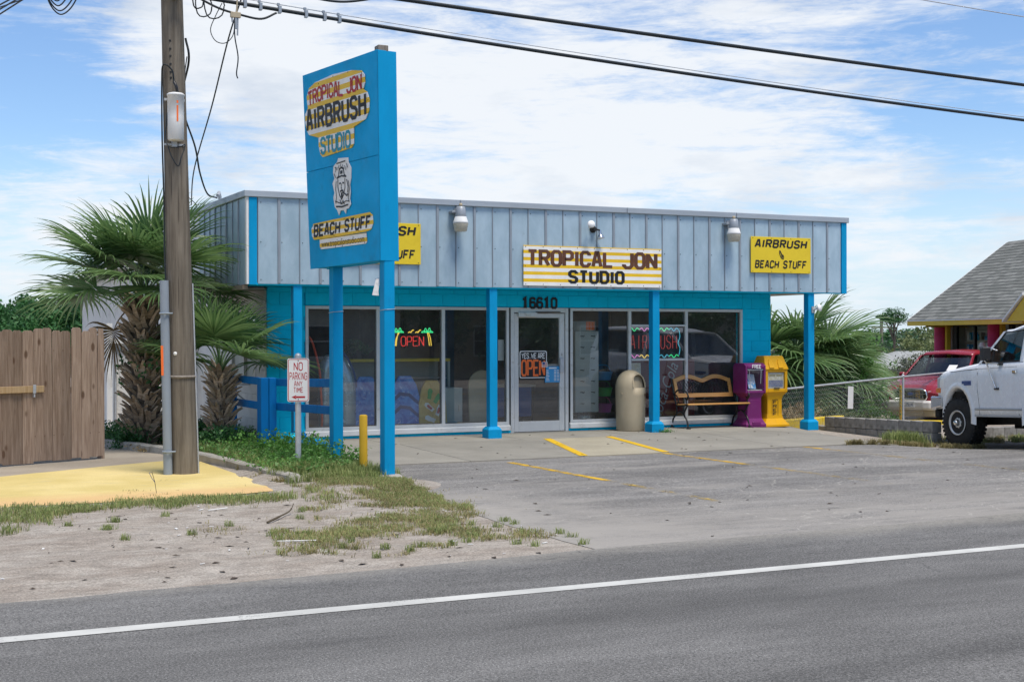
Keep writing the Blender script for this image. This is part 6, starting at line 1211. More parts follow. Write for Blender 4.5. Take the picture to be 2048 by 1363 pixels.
for s in (-1, 1):
    for i in range(-9, 26):
        x0 = -.56+i*.062; pts = []
        for k in range(13):
            z = .62+.26*k/12; x = x0+s*(z-.62)*.62-(.16 if s > 0 else -.16)*0
            if abs(x) < .555 and z < arch(x)-.07: pts.append(BK(x, z, .003*s))
        if len(pts) > 1: mb.tube([pts[0], pts[-1]], .0042, 4, smooth=False)
mb.build('iron_lattice', 'black_iron', t, fix=False)
mb = MB()
for xc in (-.22, .20):
    mb = MB(); mb.tube(bez([BK(xc-.03, .62, -.01), BK(xc-.015, .70, -.012), BK(xc+.005, .78, -.012)], 4), [.014, .013, .012, .011, .010, .009, .009, .008, .008], 6)
    for a in range(7): an = rad(-20+a*37); mb.tube(bez([BK(xc+.005, .78, -.012), BK(xc+.05*math.cos(an), .78+.045*math.sin(an), -.014), BK(xc+.10*math.cos(an), .785+.05*math.sin(an)-.03, -.014)], 4), [.007]*4+[.010]*3+[.004]*2, 5)
    mb.build('iron_palm_motif', 'black_iron', t)

# ------------------------------------------------------------------ news boxes
MT['news_picture'] = m_board('news_picture', (.16, .20, .34), (.30, .32, .40), (.62, .58, .5), 26); MT['news_heading'] = std('news_heading', (.40, .36, .22), .6, bump=0)
zq = wz(15.0, 20.8)
t = thing('news_box', 'purple plastic free-paper box on a pedestal at the end of the bench', 'newspaper box', (15.065, 20.92, zq), 0, 'free-paper boxes by the bench'); G = lambda s, z, dy=0.: [V((-s[0], -s[1]+dy, z)), V((s[0], -s[1]+dy, z)), V((s[0], s[1]+dy, z)), V((-s[0], s[1]+dy, z))]
mb = MB(); mb.loft([G((.225, .22), 0), G((.225, .22), .05), G((.205, .20), .08), G((.165, .165), .16), G((.155, .16), .30), G((.155, .16), .54), G((.185, .18), .60), G((.195, .19), .62)], True, False); mb.build('pedestal', 'purple_plastic', t, bevel=.012)
mb = MB(); mb.prism(rrect(-.105, .20, .105, .50, .03), lambda a, b, d: V((a, d, b)), -.164, -.150); mb.build('panel', 'purple_plastic', t, bevel=.004)
mb = MB(); mb.prism(rrect(-.09, .035, .09, .10, .02), lambda a, b, d: V((a, d-.02*(b-.03), b)), -.228, -.20); mb.build('foot_pad', 'purple_plastic', t, bevel=.005)
mb = MB()
sd_ = [(-.20, .62), (.21, .62), (.21, 1.12), (.14, 1.175), (-.12, 1.175), (-.20, 1.13)]
for sx in (-1, 1): mb.prism(sd_, lambda a, b, d: V((sx*d, a, b)), .185, .225)
mb.box(-.185, -.20, .62, .185, .21, .665); mb.box(-.185, .17, .665, .185, .21, 1.12); mb.prism([(.21, 1.12), (.14, 1.175), (-.12, 1.175), (-.20, 1.13), (-.20, 1.075), (.21, 1.075)], lambda a, b, d: V((d, a, b)), -.1845, .1845); hd_ = mb.build('housing', 'purple_plastic', t, bevel=.012, seg=2)
mb = MB(); text(mb, 'FREE', (-.085, -.207, 1.085), (1, 0, 0), (0, 0, 1), (0, -1, 0), .06, .19, wt=.68); mb.build('lettering', 'white_print', t, fix=False)
mb = MB(); mb.add([(-.18, -.185, .675), (.18, -.185, .675), (.18, -.175, 1.07), (-.18, -.175, 1.07)], [(0, 1, 2, 3)]); mb.build('window', 'clear', t, fix=False)
mb = MB(); mb.tube([(-.178, -.18, 1.055), (.178, -.18, 1.055)], .010, 6).tube([(-.10, -.18, .68), (-.14, -.18, 1.05)], .006, 5).tube([(.12, -.18, .80), (.13, -.18, 1.05)], .006, 5); mb.build('door_bar', 'galv', t)
mb = MB(); mb.frame((-.03, -.12, .70), (.99, 0, -.06), (.06, .35, 1), (0, -1, .3), -.085, 0, .085, .27, 0, .012); tag(mb.build('brochure', 'brochure'), 'blue and white brochure leaning inside the purple box', 'brochure').location = t.location
mb = MB(); mb.frame((0, -.16, .672), (1, 0, 0), (0, 1, 0), (0, 0, 1), -.17, 0, .17, .28, 0, .012); tag(mb.build('paper_stack', 'litter'), 'loose papers on the floor of the purple box', 'papers').location = t.location
t = thing('news_box', 'yellow plastic free-paper box with black lettering beside the purple one', 'newspaper box', (15.545, 20.95, zq-.005), 0, 'free-paper boxes by the bench')
mb = MB(); mb.loft([G((.28, .24), 0), G((.28, .24), .035), G((.27, .23), .05), G((.185, .17), .15), G((.165, .16), .24), G((.165, .16), .50), G((.185, .175), .57), G((.245, .215), .635)], True, False); mb.build('pedestal', 'yellow_plastic', t, bevel=.012)
mb = MB(); fx0 = .19
for sx in (-1, 1): mb.prism([(-.215, .636), (.215, .636), (.215, 1.055), (-.215, 1.055)], lambda a, b, d: V((sx*d, a, b)), fx0-.0, .25)
mb.box(-fx0, -.215, .636, fx0, .215, .70); mb.box(-fx0, .17, .70, fx0, .215, 1.02); mb.box(-fx0, -.215, 1.01, fx0, .215, 1.055); mb.build('housing', 'yellow_plastic', t, bevel=.008)
mb = MB(); mb.loft([[V((-.262, -.228, 1.056)), V((.262, -.228, 1.056)), V((.262, .228, 1.056)), V((-.262, .228, 1.056))], [V((-.262, -.228, 1.075)), V((.262, -.228, 1.075)), V((.262, .228, 1.075)), V((-.262, .228, 1.075))], [V((-.215, -.12, 1.30)), V((.215, -.12, 1.30)), V((.215, .12, 1.30)), V((-.215, .12, 1.30))], [V((-.205, -.11, 1.312)), V((.205, -.11, 1.312)), V((.205, .11, 1.312)), V((-.205, .11, 1.312))]], True, False)
for sx in (-.12, .09):
    mb.prism([(sx-.055, 0), (sx+.055, 0), (sx+.05, .10), (sx+.02, .17), (sx-.02, .17), (sx-.05, .10)], lambda a, b, d: V((a, -.224+b*.48-d, 1.085+b)), -.02, .022)
mb.build('hood', 'yellow_plastic', t, bevel=.008)
mb = MB(); mb.add([(-fx0, -.205, .70), (fx0, -.205, .70), (fx0, -.205, 1.01), (-fx0, -.205, 1.01)], [(0, 1, 2, 3)]); mb.build('window', 'clear', t, fix=False)
mb = MB(); mb.box(-.065, -.232, .705, .065, -.214, .722); mb.build('handle', 'black_plastic', t, bevel=.004)
mb = MB(); mb.box(-.175, -.19, .71, .175, -.175, 1.0); pp = tag(mb.build('newspaper', 'paper'), 'printed paper displayed behind the window of the yellow box', 'newspaper'); pp.location = t.location; mb = MB(); mb.box(-.16, -.1925, .735, .16, -.1905, .86); mb.build('picture', 'news_picture', pp); mb = MB(); mb.box(-.15, -.1925, .93, -.02, -.1905, .965).box(.01, -.1925, .93, .14, -.1905, .965); mb.build('heading', 'news_heading', pp)
mb = MB(); text(mb, 'FREE', (0, 0, 0), (1, 0, 0), (0, 0, 1), (0, -1, 0), .001, .001); mb = MB()
for i, ch in enumerate('FREE'): text(mb, ch, (-.034, -.1605, .425-i*.073), (1, 0, 0), (0, 0, 1), (0, -1, 0), .052, .066, wt=.55)
ribbon(mb, rrect(-.066, .178, .066, .498, .02), .004, lambda a, b, z: V((a, -.1605-z, b)), .004, True); mb.build('lettering', 'black_print', t, fix=False)

# ------------------------------------------------------------------ things in the shop windows
def bodyboard(label, xc, w, h, m, y=21.62, flip=False):
    t = thing('bodyboard', label, 'bodyboard', (xc, y, .05), 0, 'bodyboards in the shop window'); o = [(-w*.42, 0), (w*.42, 0), (w*.5, h*.25), (w*.48, h*.6), (w*.36, h*.86), (w*.2, h), (-w*.2, h), (-w*.36, h*.86), (-w*.48, h*.6), (-w*.5, h*.25)]
    mb = MB(); mb.prism(o, lambda a, b, d: V((a, d+b*.10, b)), -.025, .025); mb.build('deck', m, t, bevel=.012, seg=2); return t
b1 = bodyboard('blue wave-print bodyboard standing left in the first shop window', 7.83, .56, 1.02, 'board_blue'); b2_ = bodyboard('blue dolphin-print bodyboard standing in the middle shop window', 8.54, .56, 1.02, 'board_blue', 21.64)
mb = MB()
for s in (0, .22): ribbon(mb, [(-.22, .62-s), (-.10, .72-s), (.06, .70-s), (.17, .60-s), (.24, .55-s)], .028, lambda a, b, z: V((a, -.0255-z+b*.10, b)), .002+s*.002)
mb.build('print', 'navy', b2_, fix=False)
b3 = bodyboard('yellow bodyboard printed with pairs of flip-flops in the middle shop window', 9.02, .52, .94, 'board_yellow', 21.62)
def sole(mb, x, z, a, L, W): q = [(-W*.5, -L*.4), (W*.4, -L*.45), (W*.45, 0), (W*.6, L*.35), (W*.2, L*.55), (-W*.4, L*.5), (-W*.55, L*.15), (-W*.42, -L*.1)]; ca, sa = math.cos(a), math.sin(a); p = [V((x+u*ca-v*sa, -.0275+(z+u*sa+v*ca)*.10, z+u*sa+v*ca)) for u, v in q]; mb.add(p, [tuple(range(len(p)))])
for nm, m, L in (('print', 'green', ((-.05, .70, -.15, .19, .08), (.08, .62, -.6, .19, .08))), ('print', 'white_print', ((-.06, .48, .9, .20, .08), (.10, .42, -.35, .20, .08), (-.05, .28, 1.2, .20, .08)))):
    mb = MB()
    for a in L: sole(mb, *a)
    mb.build(nm, m, b3, fix=False)
mb = MB()
for x, z, a in ((-.06, .48, .9), (.10, .42, -.35)): sole(mb, x, z-.0, a, .11, .045)
for v in range(len(mb.v)): mb.v[v] = (mb.v[v][0], mb.v[v][1]-.002, mb.v[v][2])
mb.build('print', 'red_print', b3, fix=False)
t = thing('skimboard', 'plain tan round-topped board standing behind the third window pane', 'board', (10.02, 21.75, .05)); mb = MB(); o = [(-.27, 0), (.27, 0), (.27, .82)]+[(.27*math.cos(a*PI/10), .82+.28*math.sin(a*PI/10)) for a in range(1, 10)]+[(-.27, .82)]; mb.prism(o, lambda a, b, d: V((a, d+b*.06, b)), -.02, .02); mb.build('deck', 'tan_board', t, bevel=.008)
t = thing('inflatable_raft', 'silver and navy inflatable raft bulging inside the first shop window', 'inflatable', (7.28, 21.72, .05)); mb = MB(); mb.tube(bez([(.20, .0, .0), (.20, 0, .5), (.18, 0, .95), (.08, .02, 1.25), (-.06, .05, 1.4)], 5), [.17, .175, .18, .18, .18, .18, .18, .18, .178, .176, .174, .172, .17, .165, .16, .155, .15, .14, .12, .10, .07], 16); mb.tube(bez([(-.14, .08, 0), (-.14, .08, .6), (-.12, .08, 1.1), (-.05, .05, 1.38)], 5), [.12]*12+[.11, .10, .09, .07], 12); mb.build('tube', 'silver', t)
mb = MB(); mb.tube(bez([(.385, -.02, .0), (.39, -.02, .6), (.36, -.02, 1.0), (.25, .0, 1.3), (.08, .03, 1.5)], 5), .022, 8); mb.build('seam', 'navy', t)
cable('tow_rope', 'bright red rope hanging in a long arc inside the leftmost shop window', [(6.78, 21.55, 1.75), (6.86, 21.55, 1.62), (6.97, 21.55, 1.2), (7.0, 21.55, .8), (7.02, 21.56, .4), (7.0, 21.57, .06)], .020, 8, cat='rope', m='red_cord')
t = thing('display_counter', 'glass display counter with a yellow top edge behind the bodyboards', 'counter', (8.3, 22.6, .05)); mb = MB(); mb.box(-.95, -.25, 1.25, 1.35, .25, 1.30); mb.build('top', 'yellow_board', t, bevel=.004)
mb = MB(); mb.box(-.95, -.24, 0, 1.35, .24, .1); mb.box(1.30, -.25, .1, 1.345, -.2, 1.25); mb.box(-.95, -.25, .1, -.9, -.2, 1.25); mb.box(-.9, .2, .1, 1.3, .23, 1.25); mb.build('frame', 'cabinet', t)
for z in (.55, .95): mb = MB(); mb.box(-.9, -.2, z, 1.3, .2, z+.015); mb.build('shelf', 'galv', t)
mb = MB(); mb.add([(-.9, -.235, .1), (1.3, -.235, .1), (1.3, -.235, 1.25), (-.9, -.235, 1.25)], [(0, 1, 2, 3)]); mb.build('pane', 'clear', t, fix=False)
t = thing('potted_plant', 'dark leafy plant standing on the display counter', 'plant', (8.0, 22.6, 1.35)); foliage(t, 'leaves', (.28, .2, .14), (0, 0, .22), 16, 20, .10, .12, 'leaf_dark'); mb = MB(); mb.lathe([(.07, 0), (.10, .15), (.09, .15), (.0, .13)], 14); mb.build('pot', 'black_plastic', t)
t = thing('cabinet', 'small pale cabinet behind the centre mullion of the left window', 'cabinet', (9.42, 21.95, .05)); mb = MB(); mb.box(-.2, -.2, .02, .2, .2, .8); mb.build('carcass', 'cabinet', t, bevel=.006); mb = MB(); mb.box(-.18, -.215, .06, .18, -.202, .77); d_ = mb.build('door', 'cabinet', t, bevel=.004); mb = MB(); mb.box(.12, -.23, .4, .15, -.216, .5); mb.build('handle', 'steel', d_)
# neon signs
def neon(mb, pts, r=.007): mb.tube(bez(pts, 4) if len(pts) > 2 else pts, r, 6)
t = thing('neon_sign', 'small lit neon OPEN sign between two green neon palm trees', 'neon sign', (8.50, 21.42, 1.58)); Q = lambda x, z: V((x, 0, z))
mb = MB(); xs0 = -.02
for i, ch in enumerate('OPEN'):
    sts, cl = strokes(ch)
    for st, c in zip(sts, cl):
        p = [Q(xs0-.125+i*.108+a*.0205, .0+b*.026) for a, b in st]; mb.tube(p+([p[0]] if c else []), .0065, 6)
mb.build('letters', 'neon_red', t)
for x0, s in ((-.20, -1), (.33, 1)):
    mb = MB()
    for k, (dx, dz) in enumerate(((-.11, .0), (-.06, .045), (.06, .05), (.10, .0))): neon(mb, [Q(x0, .235), Q(x0+dx*.6, .25+dz), Q(x0+dx, .225+dz*.3), Q(x0+dx*.6, .225+dz*.4), Q(x0, .225)])
    mb.build('palm_fronds', 'neon_green', t); mb = MB(); neon(mb, [Q(x0, .22), Q(x0+.02*s, .12), Q(x0+.035*s, .0)]); neon(mb, [Q(x0+.02, .22), Q(x0+.045*s+.01, .12), Q(x0+.06*s+.01, .0)]); mb.build('palm_trunk', 'neon_yellow', t)
mb = MB()
for x0 in (.03, .16): neon(mb, [Q(x0-.05, .22), Q(x0-.02, .235), Q(x0, .225), Q(x0+.025, .26), Q(x0+.05, .265)], .009)
mb.build('birds', 'neon_yellow', t)
mb = MB()
for x in (-.1, .2): mb.tube([Q(x, .25), Q(x, 1.0)], .003, 4)
mb.build('hanging_wire', 'black_iron', t)
t = thing('neon_sign', 'framed dim neon AIRBRUSH sign with wavy coloured border in the right window', 'neon sign', (13.33, 21.45, 1.31)); mb = MB(); mb.box(-.55, .03, -.0, .55, .05, .62); mb.build('backing', 'dark_gasket', t)
mb = MB()
for i, ch in enumerate('AIRBRUSH'):
    sts, cl = strokes(ch)
    for st, c in zip(sts, cl): mb.tube([Q(-.50+i*.128+a*.021, .20+b*.040) for a, b in st], .006, 5)
mb.build('letters', 'neon_dim', t)
cols = ['neon_green', 'neon_pink', 'neon_yellow', 'neon_green', 'neon_blue']
for row, z0 in ((0, .545), (1, .055)):
    for k in range(5):
        mb = MB(); xa = -.53+k*.212; neon(mb, [Q(xa, z0+(.03 if k == 0 else 0)), Q(xa+.05, z0+.03), Q(xa+.106, z0-.025), Q(xa+.16, z0+.03), Q(xa+.212, z0)]); mb.build('border_tube', cols[(k+row) % 5], t)
for sx in (-.535, .535): mb = MB(); neon(mb, [Q(sx, .08), Q(sx+.02, .2), Q(sx-.02, .3), Q(sx+.02, .42), Q(sx, .54)]); mb.build('border_tube', 'neon_blue', t)
t = thing('display_rack', 'tall pale revolving display rack with empty hooks right of the door', 'rack', (12.02, 21.85, .05)); mb = MB(); mb.box(-.24, -.22, .32, .24, .22, 1.78); mb.build('panel', 'cabinet', t, bevel=.006); mb = MB(); mb.lathe([(.25, 0), (.25, .25), (.05, .27), (.05, .32)], 24); mb.build('base', 'steel', t); mb = MB(); mb.lathe([(.26, 1.785), (.26, 1.96), (.0, 1.96)], 24); mb.build('top', 'cabinet', t)
mb = MB(); mb.add([V((.262*math.sin(rad(a)), -.262*math.cos(rad(a)), z)) for z in (1.80, 1.95) for a in (-8, 8, 24, 40)], [(0, 1, 5, 4), (1, 2, 6, 5), (2, 3, 7, 6)]); mb.build('sticker', 'orange', t, fix=False)
hk = None
for z in (.48, .68, .88, 1.08, 1.29, 1.49, 1.69):
    for x in (-.11, .11):
        if hk is None: mb = MB(); mb.box(-.03, -.006, -.006, .03, 0, .006); mb.tube([(0, 0, 0), (0, -.08, -.01), (0, -.095, .015)], .005, 5); hk = mb.build('hook', 'black_iron', t); hk.location = (x, -.222, z)
        else: share(hk, t, (x, -.222, z))
t = thing('cooler', 'red drinks machine with pale script lettering seen through the right window', 'drinks machine', (14.3, 22.6, .05)); mb = MB(); mb.box(-.55, -.35, 0, .45, .35, 1.25); mb.build('cabinet', 'red_shell', t, bevel=.03, seg=2)
fonttext('lettering', 'Coca-Cola', (-.25, -.353, .62), (PI/2, -rad(68), 0), .34, 'litter', t, 1.15, .25)
mb = MB(); mb.box(-.5, -.37, 1.26, .4, .3, 1.33); mb.build('lid', 'black_plastic', t)
for i, (x, z, m, nm) in enumerate(((12.72, 1.02, 'bin_blue', 'blue'), (12.72, .72, 'green', 'green'), (12.72, .42, 'pink', 'pink'))):
    t = thing('basket', nm+' plastic basket in the stack inside the right window', 'basket', (x, 22.3, z), 0, 'baskets in the right window'); mb = MB(); mb.lathe([(.15, -.10), (.19, .05), (.20, .06), (.18, .06), (.14, -.09), (0, -.09)], 20); mb.build('bowl', m, t); mb = MB(); mb.tube(bez([(-.19, 0, .05), (-.1, 0, .17), (.1, 0, .17), (.19, 0, .05)], 5), .008, 5); mb.build('handle', m, t)
t = thing('shelf_stand', 'black wire stand holding the stacked baskets in the right window', 'stand', (12.95, 22.35, .05)); mb = MB()
for x, y in ((-.42, -.2), (.0, -.2), (-.42, .2), (.0, .2)): mb.tube([(x, y, 0), (x, y, 1.2)], .01, 5)
for z in (.26, .56, .86): mb.box(-.44, -.22, z, .02, .22, z+.012)
mb.build('frame', 'black_iron', t)
t = thing('poster', 'pale printed poster hung inside the right window below the neon sign', 'poster', (12.93, 21.47, .75)); mb = MB(); mb.box(-.12, 0, 0, .12, .006, .5); mb.build('sheet', 'paper', t)
t = thing('table', 'low blue-fronted table inside the shop door', 'table', (11.05, 22.9, .05)); mb = MB(); mb.box(-.3, -.01, .2, .5, .02, .75); mb.build('front', 'bright_blue', t); mb = MB(); mb.box(-.35, -.05, .75, .55, .5, .79); mb.build('top', 'cabinet', t)
for x, y in ((-.3, .0), (.5, .0), (-.3, .45), (.5, .45)): mb = MB(); mb.box(x-.02, y-.02, 0, x+.02, y+.02, .75); mb.build('leg', 'black_iron', t)
# papers on the door
t = thing('open_placard', 'black placard with white and orange letters taped to the door glass', 'sign', (10.78, YW+.012, 1.01)); mb = MB(); mb.prism(rrect(-.265, 0, .265, .475, .035), lambda a, b, d: V((a, d, b)), 0, .006); mb.build('plate', 'white_print', t); mb = MB(); mb.prism(rrect(-.25, .015, .25, .46, .03), lambda a, b, d: V((a, d, b)), -.002, -.0005); mb.build('face', 'black_print', t)
UX, UZ, NY = (1, 0, 0), (0, 0, 1), (0, -1, 0)
mb = MB(); text(mb, 'YES..WE ARE', (-.225, -.002, .345), UX, UZ, NY, .085, .45, wt=.52, gap=1.4, lift=.001); mb.build('lettering', 'white_print', t, fix=False); mb = MB(); text(mb, 'OPEN', (-.225, -.002, .05), UX, UZ, NY, .255, .44, wt=.75, gap=1.3, lift=.001, bold_y=.42); mb.build('lettering', 'orange', t, fix=False)
t = thing('flag_sticker', 'small stars-and-stripes sticker overlapping the corner of the open placard', 'sticker', (11.0, YW+.004, 1.20)); mb = MB(); mb.box(-.055, 0, 0, .055, .003, .09); mb.build('paper', 'white_print', t); mb = MB()
for i in range(4): mb.box(-.045, -.0015, .012+i*.02, .045, -.0005, .021+i*.02)
mb.build('stripes', 'red_print', t); mb = MB(); mb.box(-.045, -.003, .045, .0, -.002, .084); mb.build('canton', 'navy', t)
t = thing('hours_notice', 'light blue notice of small white lines on the door glass', 'notice', (11.155, YW+.010, .93)); mb = MB(); mb.box(-.148, 0, 0, .148, .004, .28); mb.build('sheet', 'bin_blue', t); mb = MB()
for i in range(8): w_ = random.uniform(.04, .07); mb.box(-.125, -.0015, .03+i*.025, -.125+w_, -.0005, .04+i*.025).box(.03, -.0015, .03+i*.025, .075, -.0005, .04+i*.025).box(.09, -.0015, .03+i*.025, .13, -.0005, .04+i*.025)
mb.box(-.07, -.0015, .24, .08, -.0005, .262); mb.build('print', 'white_print', t)
t = thing('wall_notice', 'narrow pale paper notice inside the last left pane beside the door', 'notice', (10.19, 21.40, 1.32)); mb = MB(); mb.box(-.05, 0, 0, .09, .005, .36); mb.build('sheet', 'white_sheet', t)

# ------------------------------------------------------------------ block wall, kerb, wire fence on the right
w0, w1 = V((18.02, 22.30, 0)), V((17.30, 18.45, 0)); wd = (w1-w0).normalized(); wn = V((wd.y, -wd.x, 0)); wlen = (w1-w0).length
bw = thing('block_wall', 'low grey concrete block wall running forward beside the lot', 'wall', w1); bo = None; BWm = {}
def wblock(L, par, o, d, nrm, s, z, wdt=.19):
    k = round(L, 3)
    if k not in BWm: mb = MB(); mb.box(0, -wdt/2, 0, L-.011, wdt/2, .19); BWm[k] = mb.build('block', 'concrete_block', bevel=.006); q = BWm[k]; q.parent = par; new = True
    else: q = share(BWm[k], par, (0, 0, 0)); new = False
    q.location = o+d*s+V((0, 0, z))+nrm*random.uniform(-.004, .004)-par.location; q.rotation_euler = (0, 0, math.atan2(d.y, d.x))
for row, zt in enumerate((.10, -.10, -.30)):
    s = .0 if row == 0 else (-.55 if row == 1 else -.8); s -= (.2 if row % 2 else 0)
    while s < wlen-.05:
        L = min(.40, wlen-s)
        if L > .06: wblock(L, bw, w0, wd, wn, s, zt-.19+.125*max(0, s)/wlen)
        s += .40
o2, d2 = V((17.40, 18.40, 0)), V((.97, .24, 0)).normalized()
for row, zt in enumerate((.06, -.14)):
    s = .0-(.2 if row else 0)
    while s < 9: wblock(.40, bw, o2, d2, V((0, 1, 0)), s+.25, zt-.17-.02*s); s += .40
kr = setting(root('yellow_kerb', (17.6, 22.9, 0)))
for i in range(4): mb = MB(); a, b = V((15.9, 22.0, 0)), V((19.0, 23.0, 0)); d = (b-a)/4; mb.frame(a+d*i, d.normalized(), V((-d.y, d.x, 0)).normalized(), (0, 0, 1), .004, 0, d.length-.004, .15, -.5, .055); mb.build('kerbstone', 'yellow_kerb', kr, off=kr.location, bevel=.01)
F0, F1, F2 = V((15.95, 23.0, 0)), V((22.05, 24.5, 0)), V((28.5, 29.0, 0))
F0, F1, F2 = V((*pt(1540, 26.8)[:2], 0)), V((*pt(1806, 32.0)[:2], 0)), V((*pt(1905, 35.2)[:2], 0))
fz = lambda p, q, t: .68+.11*t if q is F1 else .79+.03*t
fence = thing('chain_link_fence', 'galvanised chain-link fence with a pipe top rail right of the shop', 'fence', F0); fo2 = F0.copy()
mb = MB(); mb.tube([F0+V((0, 0, .67)), F1+V((0, 0, .79)), F2+V((0, 0, .815))], .021, 8); mb.build('top_rail', 'galv', fence, off=fo2)
for p in (F0, F1, F2): zt = .67 if p is F0 else .80; mb = MB(); mb.tube([p+V((0, 0, -.7)), p+V((0, 0, zt))], .030, 10); po = mb.build('post', 'galv', fence, off=fo2); mb = MB(); mb.lathe([(.034, zt), (.034, zt+.03), (.015, zt+.05), (0, zt+.05)], 10, (p.x, p.y, 0)); mb.build('cap', 'galv', po, off=fo2)
def chain(a, b, za, zb_):
    L = (b-a).length; n = int(L/.085); d = (b-a)/n; vs = []; fs = []; r = .0034; nn = V((-d.y, d.x, 0)).normalized()
    m = 24
    for i in range(n):
        for k in range(m+1):
            o = .5 if (k % 2) else -.02; tt = (i+o+(.0 if k % 2 else 0))/n if True else 0
            p = a+d*(i+(1.02 if k % 2 else 0)); zt = za+(zb_-za)*i/n; z = zt+.02-1.12*k/m; q = p+V((0, 0, z))+nn*(.004 if (k+i) % 2 else -.004)
            b0 = len(vs); vs += [q+V((0, 0, r))+d.normalized()*r, q-V((0, 0, r))+d.normalized()*r*0+nn*r, q-d.normalized()*r-nn*r]
            if k: fs += [[b0-3, b0-2, b0+1, b0], [b0-2, b0-1, b0+2, b0+1], [b0-1, b0-3, b0, b0+2]]
    off = fo2; npmesh('chain_mesh', np.array([tuple(v-off) for v in vs]), np.array(fs), 'galv', fence)
chain(F0, F1, .67, .79); chain(F1, F2, .79, .815)
pp = F0.lerp(F1, .55); t = thing('fence_plate', 'blank white plate wired to the chain-link fence', 'sign', pp+V((.0, -.03, .17)), math.atan2((F1-F0).y, (F1-F0).x)+.02); mb = MB(); mb.box(-.14, -.012, 0, .14, -.006, .48, Matrix.Rotation(rad(3), 4, 'Y')); mb.build('plate', 'white_sheet', t); mb = MB()
for x, z in ((-.12, .03), (.13, .03), (-.1, .45), (.15, .45)): mb.tube([(x, -.014, z), (x, .02, z)], .004, 5)
mb.build('wire_tie', 'galv', t)
t = thing('yellow_post', 'slim yellow post behind the wire fence next to the red car', 'post', (*pt(1802, 33.2)[:2], -.5)); mb = MB(); mb.box(-.04, -.04, 0, .04, .04, 1.05); mb.build('post', 'yellow_paint', t, bevel=.01)
t = thing('wheel_stop', 'yellow concrete wheel stop under the nose of the red car', 'wheel stop', (*pt(1835, 33.0)[:2], -.40), rad(-50)); mb = MB(); mb.loft([[V((-.9, -.09, 0)), V((-.9, .09, 0)), V((-.9, .06, .12)), V((-.9, -.06, .12))], [V((.9, -.09, 0)), V((.9, .09, 0)), V((.9, .06, .12)), V((.9, -.06, .12))]], True, False); mb.build('stop', 'yellow_kerb', t, bevel=.01)

# ------------------------------------------------------------------ wheels
def wheel(par, x, y, r, w, side, rimr, nh=8, rim='rim', chunky=True, steer=0.):
    """side -1: outer face towards -Y"""
    M = Matrix.Translation((x, y, r)) @ Matrix.Rotation(steer, 4, 'Z') @ Matrix.Rotation(PI/2 if side < 0 else -PI/2, 4, 'X'); n = 48
    mb = MB(); pr = [(rimr, -w*.5), (rimr+.03, -w*.52), (r-.045, -w*.5), (r-.012, -w*.42), (r, -w*.3), (r, w*.3), (r-.012, w*.42), (r-.045, w*.5), (rimr+.03, w*.52), (rimr, w*.48)]
    mb.lathe(pr, n, M=M)
    if chunky:
        for k in range(36):
            a = 2*PI*k/36
            for z0, z1 in ((.27, .47), (-.47, -.27), (-.20, -.02), (.02, .20)):
                aa = a+(PI/36 if z0 < .1 else 0)
                mb.add([M @ V((rr*math.cos(aa+da), rr*math.sin(aa+da), zz*w)) for rr in (r-.02, r+.010) for da, zz in ((-.055, z0), (.055, z0+.01), (.055, z1), (-.055, z1-.01))], [(4, 5, 6, 7), (0, 1, 5, 4), (1, 2, 6, 5), (2, 3, 7, 6), (3, 0, 4, 7)])
    t_ = mb.build('wheel', 'tyre', par)
    mb = MB(); o = w*.5
    mb.lathe([(rimr+.012, o+.012), (rimr+.008, o+.02), (rimr-.012, o+.012), (rimr-.02, o-.03), (rimr-.05, o-.05)], n, M=M, cap=False)
    # disc with round openings: ring of faces left out between spokes
    ra, rb = rimr*.80, rimr*.40; ringo = [(rimr-.05, o-.05), (ra, o-.03)]; mb.lathe(ringo, n, M=M, cap=False)
    seg = n//nh; vs = [M @ V((q*math.cos(2*PI*k/n), q*math.sin(2*PI*k/n), o-.03+.028*(1-(q-rb)/(ra-rb)))) for q in (ra, (ra+rb)/2, rb) for k in range(n)]; fs = []
    for k in range(n):
        if k % seg < seg/2: fs += [(k, (k+1) % n, n+(k+1) % n, n+k), (n+k, n+(k+1) % n, 2*n+(k+1) % n, 2*n+k)]
    mb.add(vs, fs); mb.lathe([(rb, o-.002), (rimr*.30, o+.008), (rimr*.26, o+.0), (rimr*.24, o-.01)], n, M=M, cap=False); mb.build('rim', rim, t_, fix=False)
    mb = MB(); mb.lathe([(rimr*.22, o-.03), (rimr*.22, o+.05), (rimr*.16, o+.065), (0, o+.068)], 20, M=M); mb.build('hub', 'chrome', t_)
    mb = MB(); mb.lathe([(rimr-.03, o-.09), (0, o-.09)], 24, M=M); mb.build('drum', 'car_dark', t_); return t_

